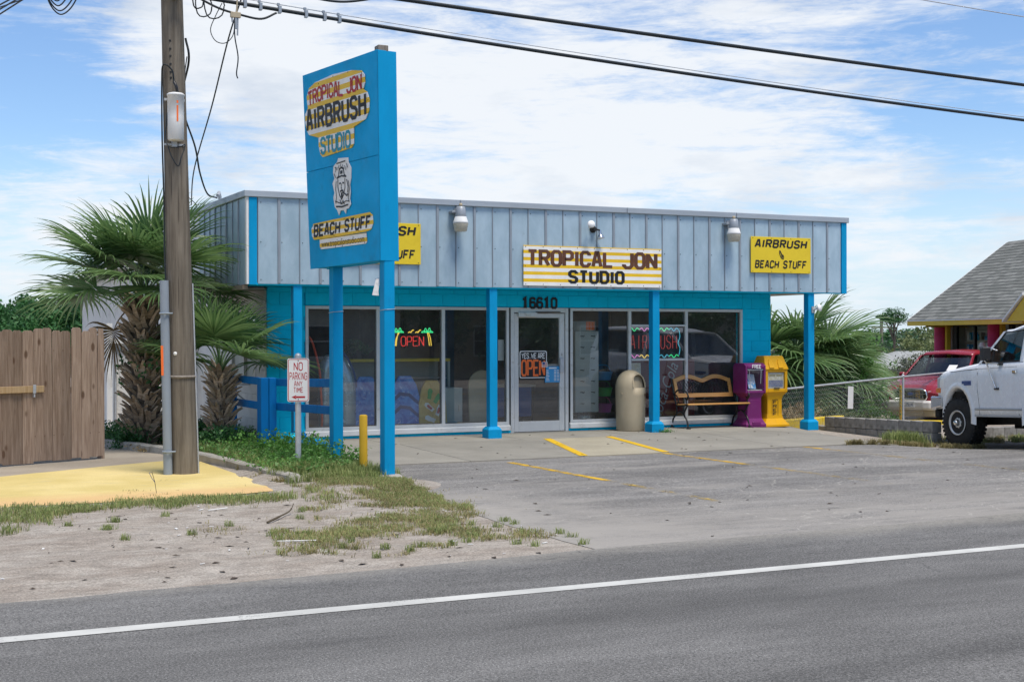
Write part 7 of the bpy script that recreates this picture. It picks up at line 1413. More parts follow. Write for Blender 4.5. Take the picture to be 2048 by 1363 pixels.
# ------------------------------------------------------------------ white truck
TO = V((18.20, 18.23, -.208)); TA = rad(-107.2)
tk = thing('white_truck', 'lifted white two-door truck with big black tyres parked at the right picture edge', 'truck', TO, TA); tk.rotation_euler = (0, rad(-2.6), TA)
def K(mb, name, m, par=None, **k): return mb.build(name, m, par or tk, **k)
YS = .965; wc, wr = .95, 2.66+.95; AR = .50; AZ = .47
def arc(c, r, z0, n=12, zc=AZ): return [(c+r*math.cos(a), zc+r*math.sin(a)) for a in [PI-(PI)*i/n for i in range(n+1)]]
def body_side(y):
    pf = [(.13, .66), (.40, .66)]+[(wc+AR*math.cos(PI-PI*i/12), AZ+.04+AR*1.04*math.sin(PI-PI*i/12)) for i in range(1, 12)]+[(wc+AR+.03, .60), (wc+AR+.06, .53), (wr-AR-.06, .53), (wr-AR-.03, .60)]+[(wr+AR*math.cos(PI-PI*i/12), AZ+.04+AR*1.04*math.sin(PI-PI*i/12)) for i in range(1, 12)]+[(wr+AR+.06, .60), (4.62, .62), (4.66, .95), (4.64, 1.40)]
    top = [(3.0, 1.41), (1.95, 1.41), (1.62, 1.405), (1.2, 1.375), (.7, 1.335), (.32, 1.295), (.20, 1.26), (.15, 1.20), (.13, .95)]
    return pf+top
def lerp_tab(T, x):
    for (a, za), (b, zb_) in zip(T, T[1:]):
        if x <= b: return za+(zb_-za)*max(0, (x-a))/(b-a)
    return T[-1][1]
CT = [(.13, 1.20), (.17, 1.255), (.25, 1.285), (.45, 1.312), (.9, 1.35), (1.3, 1.385), (1.62, 1.41), (4.5, 1.41), (4.64, 1.40)]
def ctop(x): return lerp_tab(CT, x)
def arches(cs, r, zc, kz, base):
    def f_(x):
        for c in cs:
            if abs(x-c) < r: return max(base(x), zc+r*kz*math.sqrt(max(0, 1-((x-c)/r)**2)))
        return base(x)
    return f_
def body_loft(xs, bot, top, yf, crown, lv=9):
    mb = MB(); rg = []
    for x in xs:
        b, t_ = bot(x), top(x); zs = [b+(t_-b)*min(1, q/(lv-1)*1.0) for q in range(lv-2)]+[t_-.05, t_-.02, t_]; zs = sorted(zs); ys = [yf(z, x, 1) for z in zs]; yt = ys[-1]
        rg.append([V((x, -y, z)) for y, z in zip(ys, zs)]+[V((x, yt*q, t_+crown*(1-q*q))) for q in (-.92, -.7, -.35, 0, .35, .7, .92)]+[V((x, y, z)) for y, z in zip(ys[::-1], zs[::-1])])
    mb.loft(rg, True, True); return mb
def stations(cs, r, x0, x1, extra):
    xs = set(extra)|{x0, x1}
    for c in cs: xs |= {round(c-r*math.cos(PI*q/18), 4) for q in range(19)}
    y = x0
    while y < x1: xs.add(round(y, 3)); y += .12
    xs = sorted(xs); return [a for a, b in zip(xs, xs[1:]+[9]) if b-a > .004]
def ybody(z, x, s):
    y = YS-.02*ss(1.16, 1.42, z)-.055*ss(.95, .5, z)*0-.05*ss(.5, .10, x)
    y -= .05*ss(-.07, 0, z-ctop(x))**2
    return s*y
tb = arches((wc, wr), AR, AZ+.04, 1.04, lambda x: .66 if x < wc else (.545 if x < wr else .62))
bd = K(body_loft(stations((wc, wr), AR, .13, 4.64, (.17, .25, .45)), tb, ctop, ybody, .035), 'body', 'car_white', fix=True)
# flared lips round the wheel openings
for c in (wc, wr):
    for s in (-1, 1):
        mb = MB(); rg = []
        for i in range(15):
            a = PI*1.06-PI*1.12*i/14; ca, sa = math.cos(a), math.sin(a); rg.append([V((c+(AR-.015)*ca, s*(YS-.06), AZ+.04+(AR-.015)*1.04*sa)), V((c+(AR-.012)*ca, s*(YS+.022), AZ+.04+(AR-.012)*1.04*sa)), V((c+(AR+.04)*ca, s*(YS+.018), AZ+.04+(AR+.04)*1.04*sa)), V((c+(AR+.11)*ca, s*(YS-.012), AZ+.04+(AR+.11)*1.04*sa))])
        mb.loft(rg, False, True, False); K(mb, 'wheel_arch', 'car_white', bd, fix=False)
mb = MB(); mb.box(.25, -.88, .62, 4.5, .88, .95); mb.box(.3, -.50, .40, 4.5, -.38, .60).box(.3, .38, .40, 4.5, .50, .60); mb.tube([(wc, -.75, .43), (wc, .75, .43)], .055, 8).tube([(wr, -.75, .43), (wr, .75, .43)], .06, 8); mb.lathe([(.0, -.13), (.12, -.1), (.15, 0), (.12, .1), (0, .13)], 12, (wr, 0, .43)); mb.lathe([(.0, -.12), (.11, -.1), (.13, 0), (.11, .1), (0, .12)], 12, (wc, .25, .43)); mb.tube([(1.5, -.2, .48), (3.2, -.05, .5)], .05, 8).tube([(1.7, .35, .45), (4.4, .45, .5)], .04, 8); mb.box(1.6, -.3, .33, 2.3, .25, .6); K(mb, 'chassis', 'car_dark')
# cabin
gl0 = [(1.62, 1.40), (2.28, 1.905), (2.42, 1.885), (4.35, 1.885), (4.50, 1.90), (4.63, 1.40)]
mb = MB(); gy = lambda z, s: s*(YS-.055-.14*max(0, (z-1.40)/.58)); 
roof = [[V((x, gy(1.885, s)*.97, z)) for x, z in ((2.28, 1.975), (2.45, 1.955), (3.3, 1.97), (4.3, 1.955), (4.48, 1.96))] for s in (-1, 1)]
rr = []
for x, z in ((2.26, 1.905), (2.40, 1.895), (2.9, 1.97), (3.6, 1.975), (4.3, 1.955), (4.50, 1.885)): rr.append([V((x, gy(1.96, -1)-.005, z-.05)), V((x, gy(1.96, -1)*.94, z)), V((x, gy(1.96, -1)*.6, z+.018)), V((x, 0, z+.024)), V((x, gy(1.96, 1)*.6, z+.018)), V((x, gy(1.96, 1)*.94, z)), V((x, gy(1.96, 1)+.005, z-.05))])
mb.loft(rr, False, True, False); o = K(mb, 'roof', 'car_white', fix=False); md = o.modifiers.new('t', 'SOLIDIFY'); md.thickness = .03; md.offset = -1
def pillar(mb, a, b, w, s):
    p, q = V((a[0], gy(a[1], s), a[1])), V((b[0], gy(b[1], s), b[1])); mb.loft([[p+V((-w/2, -.018*s, 0)), p+V((w/2, -.018*s, 0)), p+V((w/2, .012*s, 0)), p+V((-w/2, .012*s, 0))], [q+V((-w/2, -.018*s, 0)), q+V((w/2, -.018*s, 0)), q+V((w/2, .012*s, 0)), q+V((-w/2, .012*s, 0))]], True, False)
for s in (-1, 1):
    for pa, pb_, pw in (((1.64, 1.40), (2.28, 1.905), .085), ((2.98, 1.40), (2.96, 1.90), .10), ((4.60, 1.40), (4.46, 1.90), .14)): mb = MB(); pillar(mb, pa, pb_, pw, s); K(mb, 'pillar', 'car_white')
    mb = MB(); tri = [(1.80, 1.425), (2.02, 1.425), (2.02, 1.69)]; q = lambda x, z: V((x, gy(z, s), z))
    mb.add([q(x, z) for x, z in tri], [(0, 1, 2)]); mb.add([q(x, z) for x, z in ((2.06, 1.425), (2.93, 1.425), (2.91, 1.885), (2.33, 1.885), (2.06, 1.72))], [(0, 1, 2, 3, 4)]); mb.add([q(x, z) for x, z in ((3.04, 1.425), (4.52, 1.425), (4.40, 1.885), (3.02, 1.885))], [(0, 1, 2, 3)]); 
    if s > 0: mb.f = [f[::-1] for f in mb.f]
    K(mb, 'side_window', 'car_glass', fix=False)
    mb = MB(); mb.tube([q(1.72, 1.415), q(2.30, 1.885), q(2.93, 1.895), q(2.95, 1.415)], .014, 5, closed=True).tube([q(2.04, 1.42), q(2.04, 1.71)], .016, 5); K(mb, 'window_seal', 'dark_gasket')
mb = MB(); mb.add([V((1.66, -.86, 1.42)), V((1.66, .86, 1.42)), V((2.27, .76, 1.895)), V((2.27, -.76, 1.895))], [(3, 2, 1, 0)]); K(mb, 'windscreen', 'car_glass', fix=False); mb = MB(); mb.add([V((4.61, -.82, 1.44)), V((4.61, .82, 1.44)), V((4.47, .74, 1.885)), V((4.47, -.74, 1.885))], [(0, 1, 2, 3)]); K(mb, 'rear_window', 'car_glass', fix=False)
# seams, door, trim
mb = MB(); sy = lambda x, z: ybody(z, x, -1)-.001
def seam(pts, r=.005): mb.tube([V((x, sy(x, z)+.002, z)) for x, z in pts], r, 4, smooth=False)
seam([(1.70, 1.40), (1.64, 1.25), (1.63, 1.0), (1.68, .75), (1.70, .56)]); seam([(2.96, 1.40), (2.96, .56)]); seam([(.26, 1.262), (.7, 1.285), (1.2, 1.305), (1.64, 1.315)], .006); seam([(1.64, 1.315), (2.9, 1.325)], .003); K(mb, 'panel_seam', 'dark_gasket', bd)
mb = MB(); mb.tube([V((x, sy(x, .655)-.002, .655)) for x in (1.56, 3.04)], .02, 6); K(mb, 'rocker_dirt_strip', 'car_trim', bd)
mb = MB(); mb.box(1.54, sy(2, .545)-.006, .53, 3.0, sy(2, .545)+.01, .555); K(mb, 'rocker_lip', 'car_trim', bd)
mb = MB(); mb.box(1.12, sy(1.2, 1.1)-.012, 1.075, 1.42, sy(1.2, 1.1)+.01, 1.125); mb.box(1.19, sy(1.2, 1.1)-.012, 1.05, 1.42, sy(1.2, 1.1)+.01, 1.08); K(mb, 'fender_badge', 'navy', bd, bevel=.003)
mb = MB(); mb.box(2.80, sy(2.8, 1.25)-.03, 1.22, 2.92, sy(2.8, 1.25), 1.27); K(mb, 'door_handle', 'chrome', bd, bevel=.008)
for s in (-1, 1):
    mb = MB(); mb.box(.10, s*.60, .96, .30, s*.925, 1.20); h = K(mb, 'headlamp', 'lens', bevel=.02); mb = MB(); mb.box(.085, s*.80, .93, .26, s*.942, 1.02); K(mb, 'indicator', 'amber', h, bevel=.01)
    mb = MB(); mb.box(4.60, s*.78, .95, 4.68, s*.93, 1.3); K(mb, 'tail_lamp', 'red_print', bevel=.01)
mb = MB(); mb.box(.095, -.58, .96, .16, .58, 1.2); gr = K(mb, 'grille', 'car_dark'); mb = MB()
for z in (.97, 1.03, 1.09, 1.15): mb.box(.08, -.58, z, .10, .58, z+.02)
for y in np.linspace(-.55, .55, 8): mb.box(.078, y-.012, .96, .101, y+.012, 1.2)
K(mb, 'grille_bars', 'car_trim', gr)
mb = MB(); rg = []
for y in np.linspace(-.97, .97, 17): dx = .10*ss(.55, .97, abs(y)); rg.append([V((-.10+dx, y, .64)), V((-.13+dx, y, .70)), V((-.13+dx, y, .83)), V((-.10+dx, y, .88)), V((.02+dx, y, .88)), V((.04+dx, y, .64))])
mb.loft(rg, True, False); 
for s in (-1, 1): mb.loft([[V((-.02, s*.955, .64)), V((-.02, s*.985, .66)), V((-.02, s*.985, .86)), V((-.02, s*.955, .88))], [V((.34, s*.955, .68)), V((.34, s*.975, .70)), V((.34, s*.975, .85)), V((.34, s*.955, .87))]], True, False)
bp = K(mb, 'front_bumper', 'chrome', bevel=.01)
mb = MB(); mb.box(-.06, -.9, .50, .12, .9, .645); K(mb, 'bumper_valance', 'car_dark', bp, bevel=.02); mb = MB(); mb.box(4.66, -.93, .6, 4.80, .93, .8); K(mb, 'rear_bumper', 'chrome', bevel=.02)
# mirror with its brace
for s in (-1, 1):
    mb = MB(); mb.box(2.10, s*1.0, 1.44, 2.2, s*1.16, 1.66); mi = K(mb, 'mirror', 'black_plastic', bevel=.02); mb = MB(); mb.tube([(2.15, s*1.10, 1.45), (2.14, s*1.06, 1.40), (2.28, s*.985, .99)], .013, 6).tube([(2.14, s*1.06, 1.41), (2.4, s*.965, 1.38)], .014, 6).tube([(2.15, s*1.05, 1.66), (2.2, s*.90, 1.60)], .012, 6); K(mb, 'mirror_brace', 'chrome', mi); mb = MB(); mb.box(2.23, s*.955, .965, 2.35, s*.995, 1.0).box(2.34, s*.94, 1.36, 2.46, s*.985, 1.40); K(mb, 'mirror_foot', 'black_plastic', mi, bevel=.006)
# inside
mb = MB(); mb.box(1.66, -.84, 1.15, 2.02, .84, 1.42); K(mb, 'dashboard', 'interior_trim', bevel=.05); mb = MB(); mb.tube([V((2.20-.09*math.sin(a)*.8, -.40+.19*math.cos(a), 1.40+.17*math.sin(a))) for a in [2*PI*i/20 for i in range(20)]], .013, 6, closed=True); mb.tube([(2.20, -.40, 1.40), (2.02, -.40, 1.33)], .03, 6).tube([(2.2, -.58, 1.4), (2.2, -.22, 1.4)], .012, 5); K(mb, 'steering_wheel', 'interior_trim')
for s in (-1, 1):
    mb = MB(); mb.box(2.45, s*.15, 1.0, 2.95, s*.70, 1.16); mb.loft([[V((2.85, s*.15, 1.1)), V((3.0, s*.15, 1.1)), V((3.0, s*.70, 1.1)), V((2.85, s*.70, 1.1))], [V((3.0, s*.22, 1.72)), V((3.10, s*.22, 1.72)), V((3.10, s*.62, 1.72)), V((3.0, s*.62, 1.72))]], True, False); K(mb, 'seat', 'interior_trim', bevel=.03)
mb = MB(); mb.box(3.6, -.7, 1.0, 4.0, .7, 1.65); K(mb, 'rear_seat', 'interior_trim', bevel=.04)
for x in (wc, wr):
    for s in (-1, 1): wheel(tk, x, s*.86, .42, .27, s, .20, steer=rad(12) if x == wc else 0)
# ground shadow side details end

# ------------------------------------------------------------------ red car behind the wire fence
RO = V((23.44, 25.90, -.40)); rc = thing('red_car', 'dark red sport utility car with a chrome grille behind the wire fence', 'car', RO, rad(22))
def R_(mb, name, m, par=None, **k): return mb.build(name, m, par or rc, **k)
RT = [(0, .74), (.05, .80), (.2, .895), (.6, .985), (1.2, 1.06), (1.45, 1.09), (4.55, 1.09), (4.68, 1.02)]
rtop = lambda x: lerp_tab(RT, x)
ryw = lambda z, x, s: s*(.885-.13*ss(.55, 0, x)-.05*ss(-.07, 0, z-rtop(x))**2-.02*ss(.6, .34, z))
rb_ = R_(body_loft(stations((.85, 3.70), .40, .0, 4.68, (.05, .2)), arches((.85, 3.70), .40, .36, 1.0, lambda x: .40 if x < .4 else .34), rtop, ryw, .05), 'body', 'car_red')
gyr = lambda z, s: s*(.84-.16*(z-1.08)/.62)
mb = MB(); rr = []
for x, z in ((2.05, 1.64), (2.2, 1.70), (3.0, 1.735), (4.2, 1.72), (4.45, 1.66)): rr.append([V((x, gyr(1.68, -1), z-.05)), V((x, gyr(1.68, -1)*.9, z)), V((x, 0, z+.03)), V((x, gyr(1.68, 1)*.9, z)), V((x, gyr(1.68, 1), z-.05))])
mb.loft(rr, False, True, False); o = R_(mb, 'roof', 'car_red', fix=False); o.modifiers.new('t', 'SOLIDIFY').thickness = .03
for s in (-1, 1):
    for a, b, w in (((1.32, 1.08), (2.08, 1.65), .09), ((2.55, 1.08), (2.6, 1.66), .09), ((3.5, 1.08), (3.5, 1.66), .09), ((4.6, 1.08), (4.42, 1.66), .14)):
        mb = MB(); p, q = V((a[0], gyr(a[1], s), a[1])), V((b[0], gyr(b[1], s), b[1])); mb.loft([[p+V((-w/2, -.02*s, 0)), p+V((w/2, -.02*s, 0)), p+V((w/2, .015*s, 0)), p+V((-w/2, .015*s, 0))], [q+V((-w/2, -.02*s, 0)), q+V((w/2, -.02*s, 0)), q+V((w/2, .015*s, 0)), q+V((-w/2, .015*s, 0))]], True, False); R_(mb, 'pillar', 'car_red')
    mb = MB()
    for x0, x1, x2, x3 in ((1.42, 2.52, 2.56, 2.1), (2.6, 3.46, 3.46, 2.64), (3.54, 4.5, 4.36, 3.54)): mb.add([V((x0, gyr(1.09, s), 1.09)), V((x1, gyr(1.09, s), 1.09)), V((x2, gyr(1.64, s), 1.64)), V((x3, gyr(1.64, s), 1.64))], [(0, 1, 2, 3)])
    if s > 0: mb.f = [f[::-1] for f in mb.f]
    R_(mb, 'side_window', 'car_glass', fix=False)
    mb = MB(); mb.loft([[V((.03, s*.42, .66)), V((.03, s*.42, .80)), V((.06, s*.70, .82)), V((.06, s*.70, .64))], [V((.05, s*.72, .63)), V((.06, s*.72, .82)), V((.30, s*.83, .84)), V((.30, s*.83, .68))]], False, False); mb = MB(); mb.prism([(.42, .64), (.72, .62), (.82, .66), (.83, .80), (.74, .83), (.44, .80)], lambda a, b, d: V((d+.16*ss(.5, .83, a), s*a, b)), -.005, .05); R_(mb, 'headlamp', 'lens', bevel=.01)
    mb = MB(); mb.box(1.48, s*.90, 1.08, 1.60, s*1.05, 1.22); R_(mb, 'mirror', 'car_red', bevel=.03)
mb = MB(); mb.add([V((1.34, -.80, 1.10)), V((1.34, .80, 1.10)), V((2.10, .70, 1.65)), V((2.10, -.70, 1.65))], [(3, 2, 1, 0)]); ws = R_(mb, 'windscreen', 'car_glass', fix=False); mb = MB(); k_ = lambda y, t: V((1.34+.76*t, y, 1.10+.55*t+.006)); mb.add([k_(-.42, .30), k_(-.20, .30), k_(-.20, .55), k_(-.42, .55)], [(3, 2, 1, 0)]); R_(mb, 'sticker', 'white_print', ws, fix=False)
mb = MB(); mb.box(1.3, -.78, .9, 1.8, .78, 1.1); R_(mb, 'dashboard', 'interior_trim', bevel=.05); mb = MB(); mb.box(2.5, -.7, .8, 2.7, -.15, 1.45).box(2.5, .15, .8, 2.7, .7, 1.45); R_(mb, 'seat', 'interior_trim', bevel=.05)
mb = MB(); gp = [(-.40, .60), (.40, .60), (.44, .66), (.40, .80), (.30, .845), (-.30, .845), (-.40, .80), (-.44, .66)]; mb.prism(gp, lambda a, b, d: V((d, a, b)), -.02, .04); gg = R_(mb, 'grille', 'car_dark'); mb = MB(); mb.tube([V((-.025, a, b)) for a, b in gp], .026, 6, closed=True)
for z in (.67, .73, .79): mb.box(-.035, -.40, z-.008, -.018, .40, z+.008)
for y in np.linspace(-.32, .32, 9): mb.box(-.034, y-.008, .61, -.019, y+.008, .84)
R_(mb, 'grille_frame', 'chrome', gg); mb = MB(); mb.lathe([(.075, 0), (.06, .012), (0, .014)], 16, M=Matrix.Translation((-.036, 0, .73)) @ Matrix.Rotation(-PI/2, 4, 'Y') @ Matrix.Scale(.55, 4, (1, 0, 0))); R_(mb, 'badge', 'navy', gg)
mb = MB(); rg = []
for y in np.linspace(-.90, .90, 15): dx = .18*ss(.45, .9, abs(y)); rg.append([V((-.08+dx, y, .34)), V((-.12+dx, y, .40)), V((-.12+dx, y, .53)), V((-.07+dx, y, .57)), V((.15+dx, y, .57)), V((.15+dx, y, .34))])
mb.loft(rg, True, False); bb = R_(mb, 'bumper', 'car_bumper', bevel=.012); mb = MB(); mb.box(-.02, -.8, .18, .2, .8, .345); R_(mb, 'air_dam', 'tan_plastic', bb, bevel=.02)
mb = MB(); mb.box(-.135, -.16, .40, -.122, .16, .555); pl_ = R_(mb, 'number_plate', 'white_sheet'); mb = MB(); text(mb, 'E25LM', (-.1365, .115, .435), (0, -1, 0), (0, 0, 1), (-1, 0, 0), .07, .23, wt=.5); R_(mb, 'lettering', 'navy', pl_, fix=False)
mb = MB(); mb.lathe([(.05, 0), (.04, .02), (0, .025)], 12, M=Matrix.Translation((.02, -.80, .30)) @ Matrix.Rotation(-PI/2, 4, 'Y')); R_(mb, 'reflector', 'red_print')
for x in (.85, 3.70):
    for s in (-1, 1): wheel(rc, x, s*.77, .35, .22, s, .20, chunky=False)

# ------------------------------------------------------------------ gift shop with the shingled roof
GA = rad(15); gb = thing('gift_shop', 'shop with steep grey shingled roof, yellow eaves and pink columns', 'shop', (28.66, 30.5, -.40)); G0 = gb.location
al = V((-math.sin(GA), -math.cos(GA), 0)); pe = V((math.cos(GA), -math.sin(GA), 0)); gp0 = V((28.66, 30.5, 0))
def GP(t, p, z): return gp0+al*t+pe*p+V((0, 0, z))
def GBX(mb, t0, p0, z0, t1, p1, z1): return mb.frame(gp0, al, pe, (0, 0, 1), t0, p0, t1, p1, z0, z1)
def GB(mb, name, m, par=None, **k): return mb.build(name, m, par or gb, off=G0, **k)
mb = MB(); GBX(mb, .0, .35, -.5, .05, 9, 2.1); GBX(mb, .05, 8.9, -.5, 13, 9, 2.1); GBX(mb, 12.9, .35, -.5, 13, 8.9, 2.1); GBX(mb, .3, .30, -.5, 13, .40, -.2); GB(mb, 'wall', 'pink_stucco')
for t0 in (.0, 2.94, 5.9, 8.9, 11.9):
    mb = MB(); q = GP(t0, .05, 0); mb.lathe([(.17, -.5), (.17, 2.12)], 20, (q.x, q.y, 0)); GB(mb, 'column', 'pink_stucco')
    for tt in ((t0+.24,) if t0 < 1 else (t0-.24, t0+.24)): mb = MB(); GBX(mb, tt-.05, .10, -.5, tt+.05, .22, 2.12); GB(mb, 'trim_post', 'yellow_trim')
for k in range(4):
    a, b = 2.96*k+.32, 2.96*k+2.62; mb = MB(); GBX(mb, a, .28, -.2, a+.2, .36, 2.1); GBX(mb, (a+b)/2-.02, .28, -.2, (a+b)/2+.05, .36, 2.1); GBX(mb, b-.05, .28, -.2, b, .36, 2.1); GBX(mb, a, .28, 2.02, b, .36, 2.1); f = GB(mb, 'window', 'dark_gasket')
    mb = MB(); mb.add([GP(a+.2, .32, -.2), GP(b-.05, .32, -.2), GP(b-.05, .32, 2.02), GP(a+.2, .32, 2.02)], [(3, 2, 1, 0)]); GB(mb, 'pane', 'store_glass', f, fix=False)
    for z in (.2, .55, .9, 1.25, 1.6, 1.9): mb = MB(); GBX(mb, a+.22, .55, z, b-.06, .80, z+.025); GB(mb, 'shelf', 'cabinet', f)
    if k < 3:
        for cm in ('bin_blue', 'white_print', 'cabinet', 'teal_print', 'tan_plastic'):
            mb = MB()
            for z in (.2, .55, .9, 1.25, 1.6):
                for j in range(14):
                    if random.random() < .24: t_ = a+.26+(b-a-.4)*j/14; GBX(mb, t_, .58, z+.026, t_+random.uniform(.06, .13), .72, z+.026+random.uniform(.08, .24))
            if mb.v: GB(mb, 'shelf_goods', cm, f)
mb = MB(); GBX(mb, .06, .80, -.4, 12.8, .85, 2.2); GB(mb, 'display_back', 'white_print'); mb = MB(); GBX(mb, .055, .36, -.4, .09, .84, 2.2); GB(mb, 'display_side', 'cabinet'); mb = MB(); GBX(mb, .06, .4, -.45, 12.9, 8.9, -.40); GB(mb, 'room_floor', 'room_floor')
# roof: course after course of shingles on the near slope
EV, RG, P0_, P1_ = 2.20, 4.52, -.75, 2.45; T0_, T1_ = -.42, 13.2; NC = 25
rf_ = MB(); rf_.add([GP(T0_, P0_, EV-.03), GP(T1_, P0_, EV-.03), GP(T1_, P1_, RG-.03), GP(T0_, P1_, RG-.03), GP(T0_, 2*P1_-P0_, EV-.03), GP(T1_, 2*P1_-P0_, EV-.03)], [(0, 1, 2, 3), (3, 2, 5, 4)]); ro_ = GB(rf_, 'roof', 'shingle', fix=False)
sl = math.hypot(P1_-P0_, RG-EV); cs = (P1_-P0_)/sl; sn = (RG-EV)/sl; ch = sl/NC; mb = MB(); mb.box(0, 0, 0, T1_-T0_, ch*1.25, .012)
rx = Matrix((( al.x, pe.x*cs, -pe.x*sn), (al.y, pe.y*cs, -pe.y*sn), (0, sn, cs)))
rq = (rx @ Matrix.Rotation(rad(-3.2), 3, 'X')).to_euler(); c0_ = None
for i in range(NC):
    s_ = ch*i; loc = GP(T0_, P0_+s_*cs, EV+s_*sn+.004)-G0
    if c0_ is None: c0_ = mb.build('shingle_course', 'shingle', ro_); c0_.location = loc; c0_.rotation_euler = rq
    else: share(c0_, ro_, loc, rq)
mb = MB(); GBX(mb, T0_, P0_-.02, EV-.155, T1_, P0_+.04, EV-.03); GB(mb, 'fascia_board', 'yellow_trim'); mb = MB(); GBX(mb, T0_-.01, P0_-.04, EV-.028, T1_, P0_+.03, EV+.004); GB(mb, 'drip_edge', 'white_paint'); mb = MB(); GBX(mb, T0_, P0_+.045, EV-.15, T1_, .4, EV-.12); GB(mb, 'soffit', 'yellow_trim')
mb = MB(); q = [GP(T0_-.012, P0_, EV-.14), GP(T0_-.012, P1_, RG-.14), GP(T0_-.012, P1_, RG+.02), GP(T0_-.012, P0_, EV+.02)]; mb.add(q+[p-al*.04 for p in q], [(0, 1, 2, 3), (7, 6, 5, 4), (0, 4, 5, 1), (1, 5, 6, 2), (2, 6, 7, 3), (3, 7, 4, 0)]); GB(mb, 'barge_board', 'white_paint')
mb = MB(); mb.add([GP(T0_+.6, P0_+.2, EV-.2), GP(T0_+.6, 2*P1_-P0_, EV-.2), GP(T0_+.6, P1_, RG-.1)], [(0, 1, 2)]); GB(mb, 'gable', 'yellow_trim', fix=False)
for t0 in (5.75, ): mb = MB(); q = [GP(t0, P0_-.5, EV-.1), GP(t0+1.6, P0_-.5, EV-.1), GP(t0+.8, P0_-.5, EV+.5)]; mb.add(q+[p+pe*1.6 for p in q], [(0, 1, 2), (5, 4, 3), (0, 3, 4, 1), (1, 4, 5, 2), (2, 5, 3, 0)]); pg = GB(mb, 'porch_gable', 'yellow_trim'); mb = MB(); mb.loft([[GP(t0-.12, P0_-.56, EV-.12), GP(t0-.12, P0_-.56, EV-.06), GP(t0+.8, P0_-.56, EV+.60), GP(t0+.8, P0_-.56, EV+.53)], [GP(t0-.12, P0_+1.3, EV-.12), GP(t0-.12, P0_+1.3, EV-.06), GP(t0+.8, P0_+1.3, EV+.60), GP(t0+.8, P0_+1.3, EV+.53)]], True, False); GB(mb, 'porch_roof', 'white_paint', pg)
q = GP(2.62, -.12, 1.45); t = thing('wall_lamp', 'small white wall lamp beside the second pink column of the gift shop', 'lamp', q); mb = MB(); mb.lathe([(.05, .12), (.09, .02), (.13, 0), (.10, 0), (0, .08)], 16); mb.build('shade', 'white_print', t); mb = MB(); mb.lathe([(.12, -.005), (.10, -.12), (0, -.14)], 16); mb.build('lens', 'refractor', t); mb = MB(); mb.tube([(0, 0, .1), V((0, 0, .14))+pe*.2], .02, 6); mb.build('arm', 'lamp_grey', t)

# ------------------------------------------------------------------ far houses and poles
def house(label, px, d, w, dp, z0, zh, zr, m='far_wall', rz=.4):
    x, y, _ = pt(px, d); t = thing('far_house', label, 'house', (x, y, z0), rz, 'low houses beyond the shrubs'); mb = MB(); mb.box(-w/2, -dp/2, -1, w/2, dp/2, zh); w_ = mb.build('wall', m, t); e = .4; mb = MB(); mb.loft([[V((-w/2-e, -dp/2-e, zh)), V((w/2+e, -dp/2-e, zh)), V((w/2+e, dp/2+e, zh)), V((-w/2-e, dp/2+e, zh))], [V((-w*.18, -.05, zr)), V((w*.18, -.05, zr)), V((w*.18, .05, zr)), V((-w*.18, .05, zr))]], True, False); mb.build('roof', 'grey_roof', t)
    for x0 in (-w*.3, w*.1): mb = MB(); mb.box(x0, -dp/2-.03, zh-1.5, x0+w*.16, -dp/2+.02, zh-.4); mb.build('window', 'dark_gasket', t)
house('grey hip roof of a low house glimpsed between the palms and the bright bush', 1745, 60, 5.5, 5.5, -3.2, 2.6, 4.25); house('pale roofed house behind the grey-leaved shrub', 1830, 62, 7.5, 6, -3.2, 2.9, 4.3, rz=.2); house('low roof just visible at the left behind the fan palms', 1700, 56, 4, 5, -3.2, 2.7, 4.0, rz=.5)
t = thing('far_utility_pole', 'far thin utility pole standing left of the lone pine', 'utility pole', pt(1763, 100, -2.3)); mb = MB(); mb.tube([(0, 0, 0), (0, 0, 5.4)], [.14, .11], 8); mb.build('shaft', 'grey_wood', t); mb = MB(); mb.box(-.9, -.05, 4.7, .9, .05, 4.8); mb.build('crossarm', 'grey_wood', t)
a = V(pt(1763, 100, 2.5)); b = V(pt(1900, 118, 2.1)); c = V(pt(1560, 92, 3.1))
for i, (p, q) in enumerate(((a, b), (c, a))): mb = MB(); mb.tube(sag(p, q, .25), .018, 4); tag(mb.build('far_wire', 'cable'), ['thin far wire running right from the distant pole', 'thin far wire running left from the distant pole'][i], 'power line')

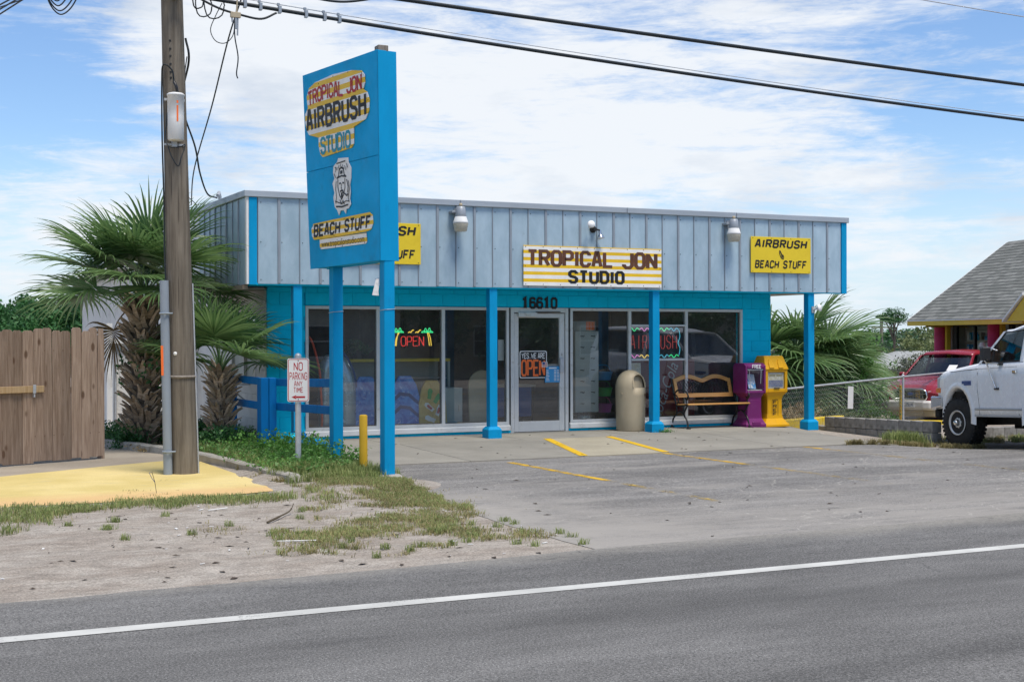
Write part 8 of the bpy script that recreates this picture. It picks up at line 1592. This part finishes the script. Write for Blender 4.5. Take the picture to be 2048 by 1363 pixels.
# ------------------------------------------------------------------ across the road (seen mirrored in the shop windows)
def beach_house(label, x, y, w, dp, h, hr, m):
    t = thing('beach_house', label, 'house', (x, y, 0), 0, 'beach houses across the road'); mb = MB(); mb.box(-w/2, -dp/2, -.2, w/2, dp/2, h); mb.build('wall', m, t); mb = MB(); mb.prism([(-dp/2-.5, h), (dp/2+.5, h), (0, hr)], lambda a, b, d: V((d, a, b)), -w/2-.4, w/2+.4); mb.build('roof', 'grey_roof', t)
    for x0 in np.arange(-w/2+.8, w/2-1.6, 2.6): mb = MB(); mb.box(x0, dp/2-.02, 1.0, x0+1.2, dp/2+.03, 2.2); f = mb.build('window', 'dark_gasket', t); mb = MB(); mb.box(x0-.06, dp/2, .94, x0+1.26, dp/2+.02, 1.0).box(x0-.06, dp/2, 2.2, x0+1.26, dp/2+.02, 2.26).box(x0-.06, dp/2, 1.0, x0, dp/2+.02, 2.2).box(x0+1.2, dp/2, 1.0, x0+1.26, dp/2+.02, 2.2).box(x0, dp/2+.031, 1.58, x0+1.2, dp/2+.04, 1.62); mb.build('frame', 'white_paint', f)
beach_house('low grey beach house across the road, mirrored in the left shop windows', 15.5, -14, 10, 8, 2.9, 5.2, 'cabinet'); beach_house('tan beach house across the road, mirrored in the right shop windows', 30, -15, 13, 8, 3.0, 5.6, 'tan_plastic'); beach_house('far beach house across the road, mirrored beside the white truck', 47, -16, 14, 8, 3.0, 5.6, 'far_wall')
for i, (x, y) in enumerate(((22.3, -11), (38.5, -10.5), (9.0, -12), (55, -12), (26, -9.5), (34, -9))): tree('broadleaf_tree', ['dark tree between the two mirrored beach houses', 'dark tree right of the tan mirrored beach house', 'dark tree at the left of the mirrored beach houses', 'dark tree at the far right of the mirrored houses', 'low dark tree before the tan mirrored house', 'second low dark tree before the tan mirrored house'][i], (x, y, 0), 4.6 if i < 4 else 3.0, (2.0, 1.8, 1.7) if i < 4 else (1.8, 1.3, 1.3), 'leaf_dark', 60, 55, .6, .22, .14, group='trees across the road')
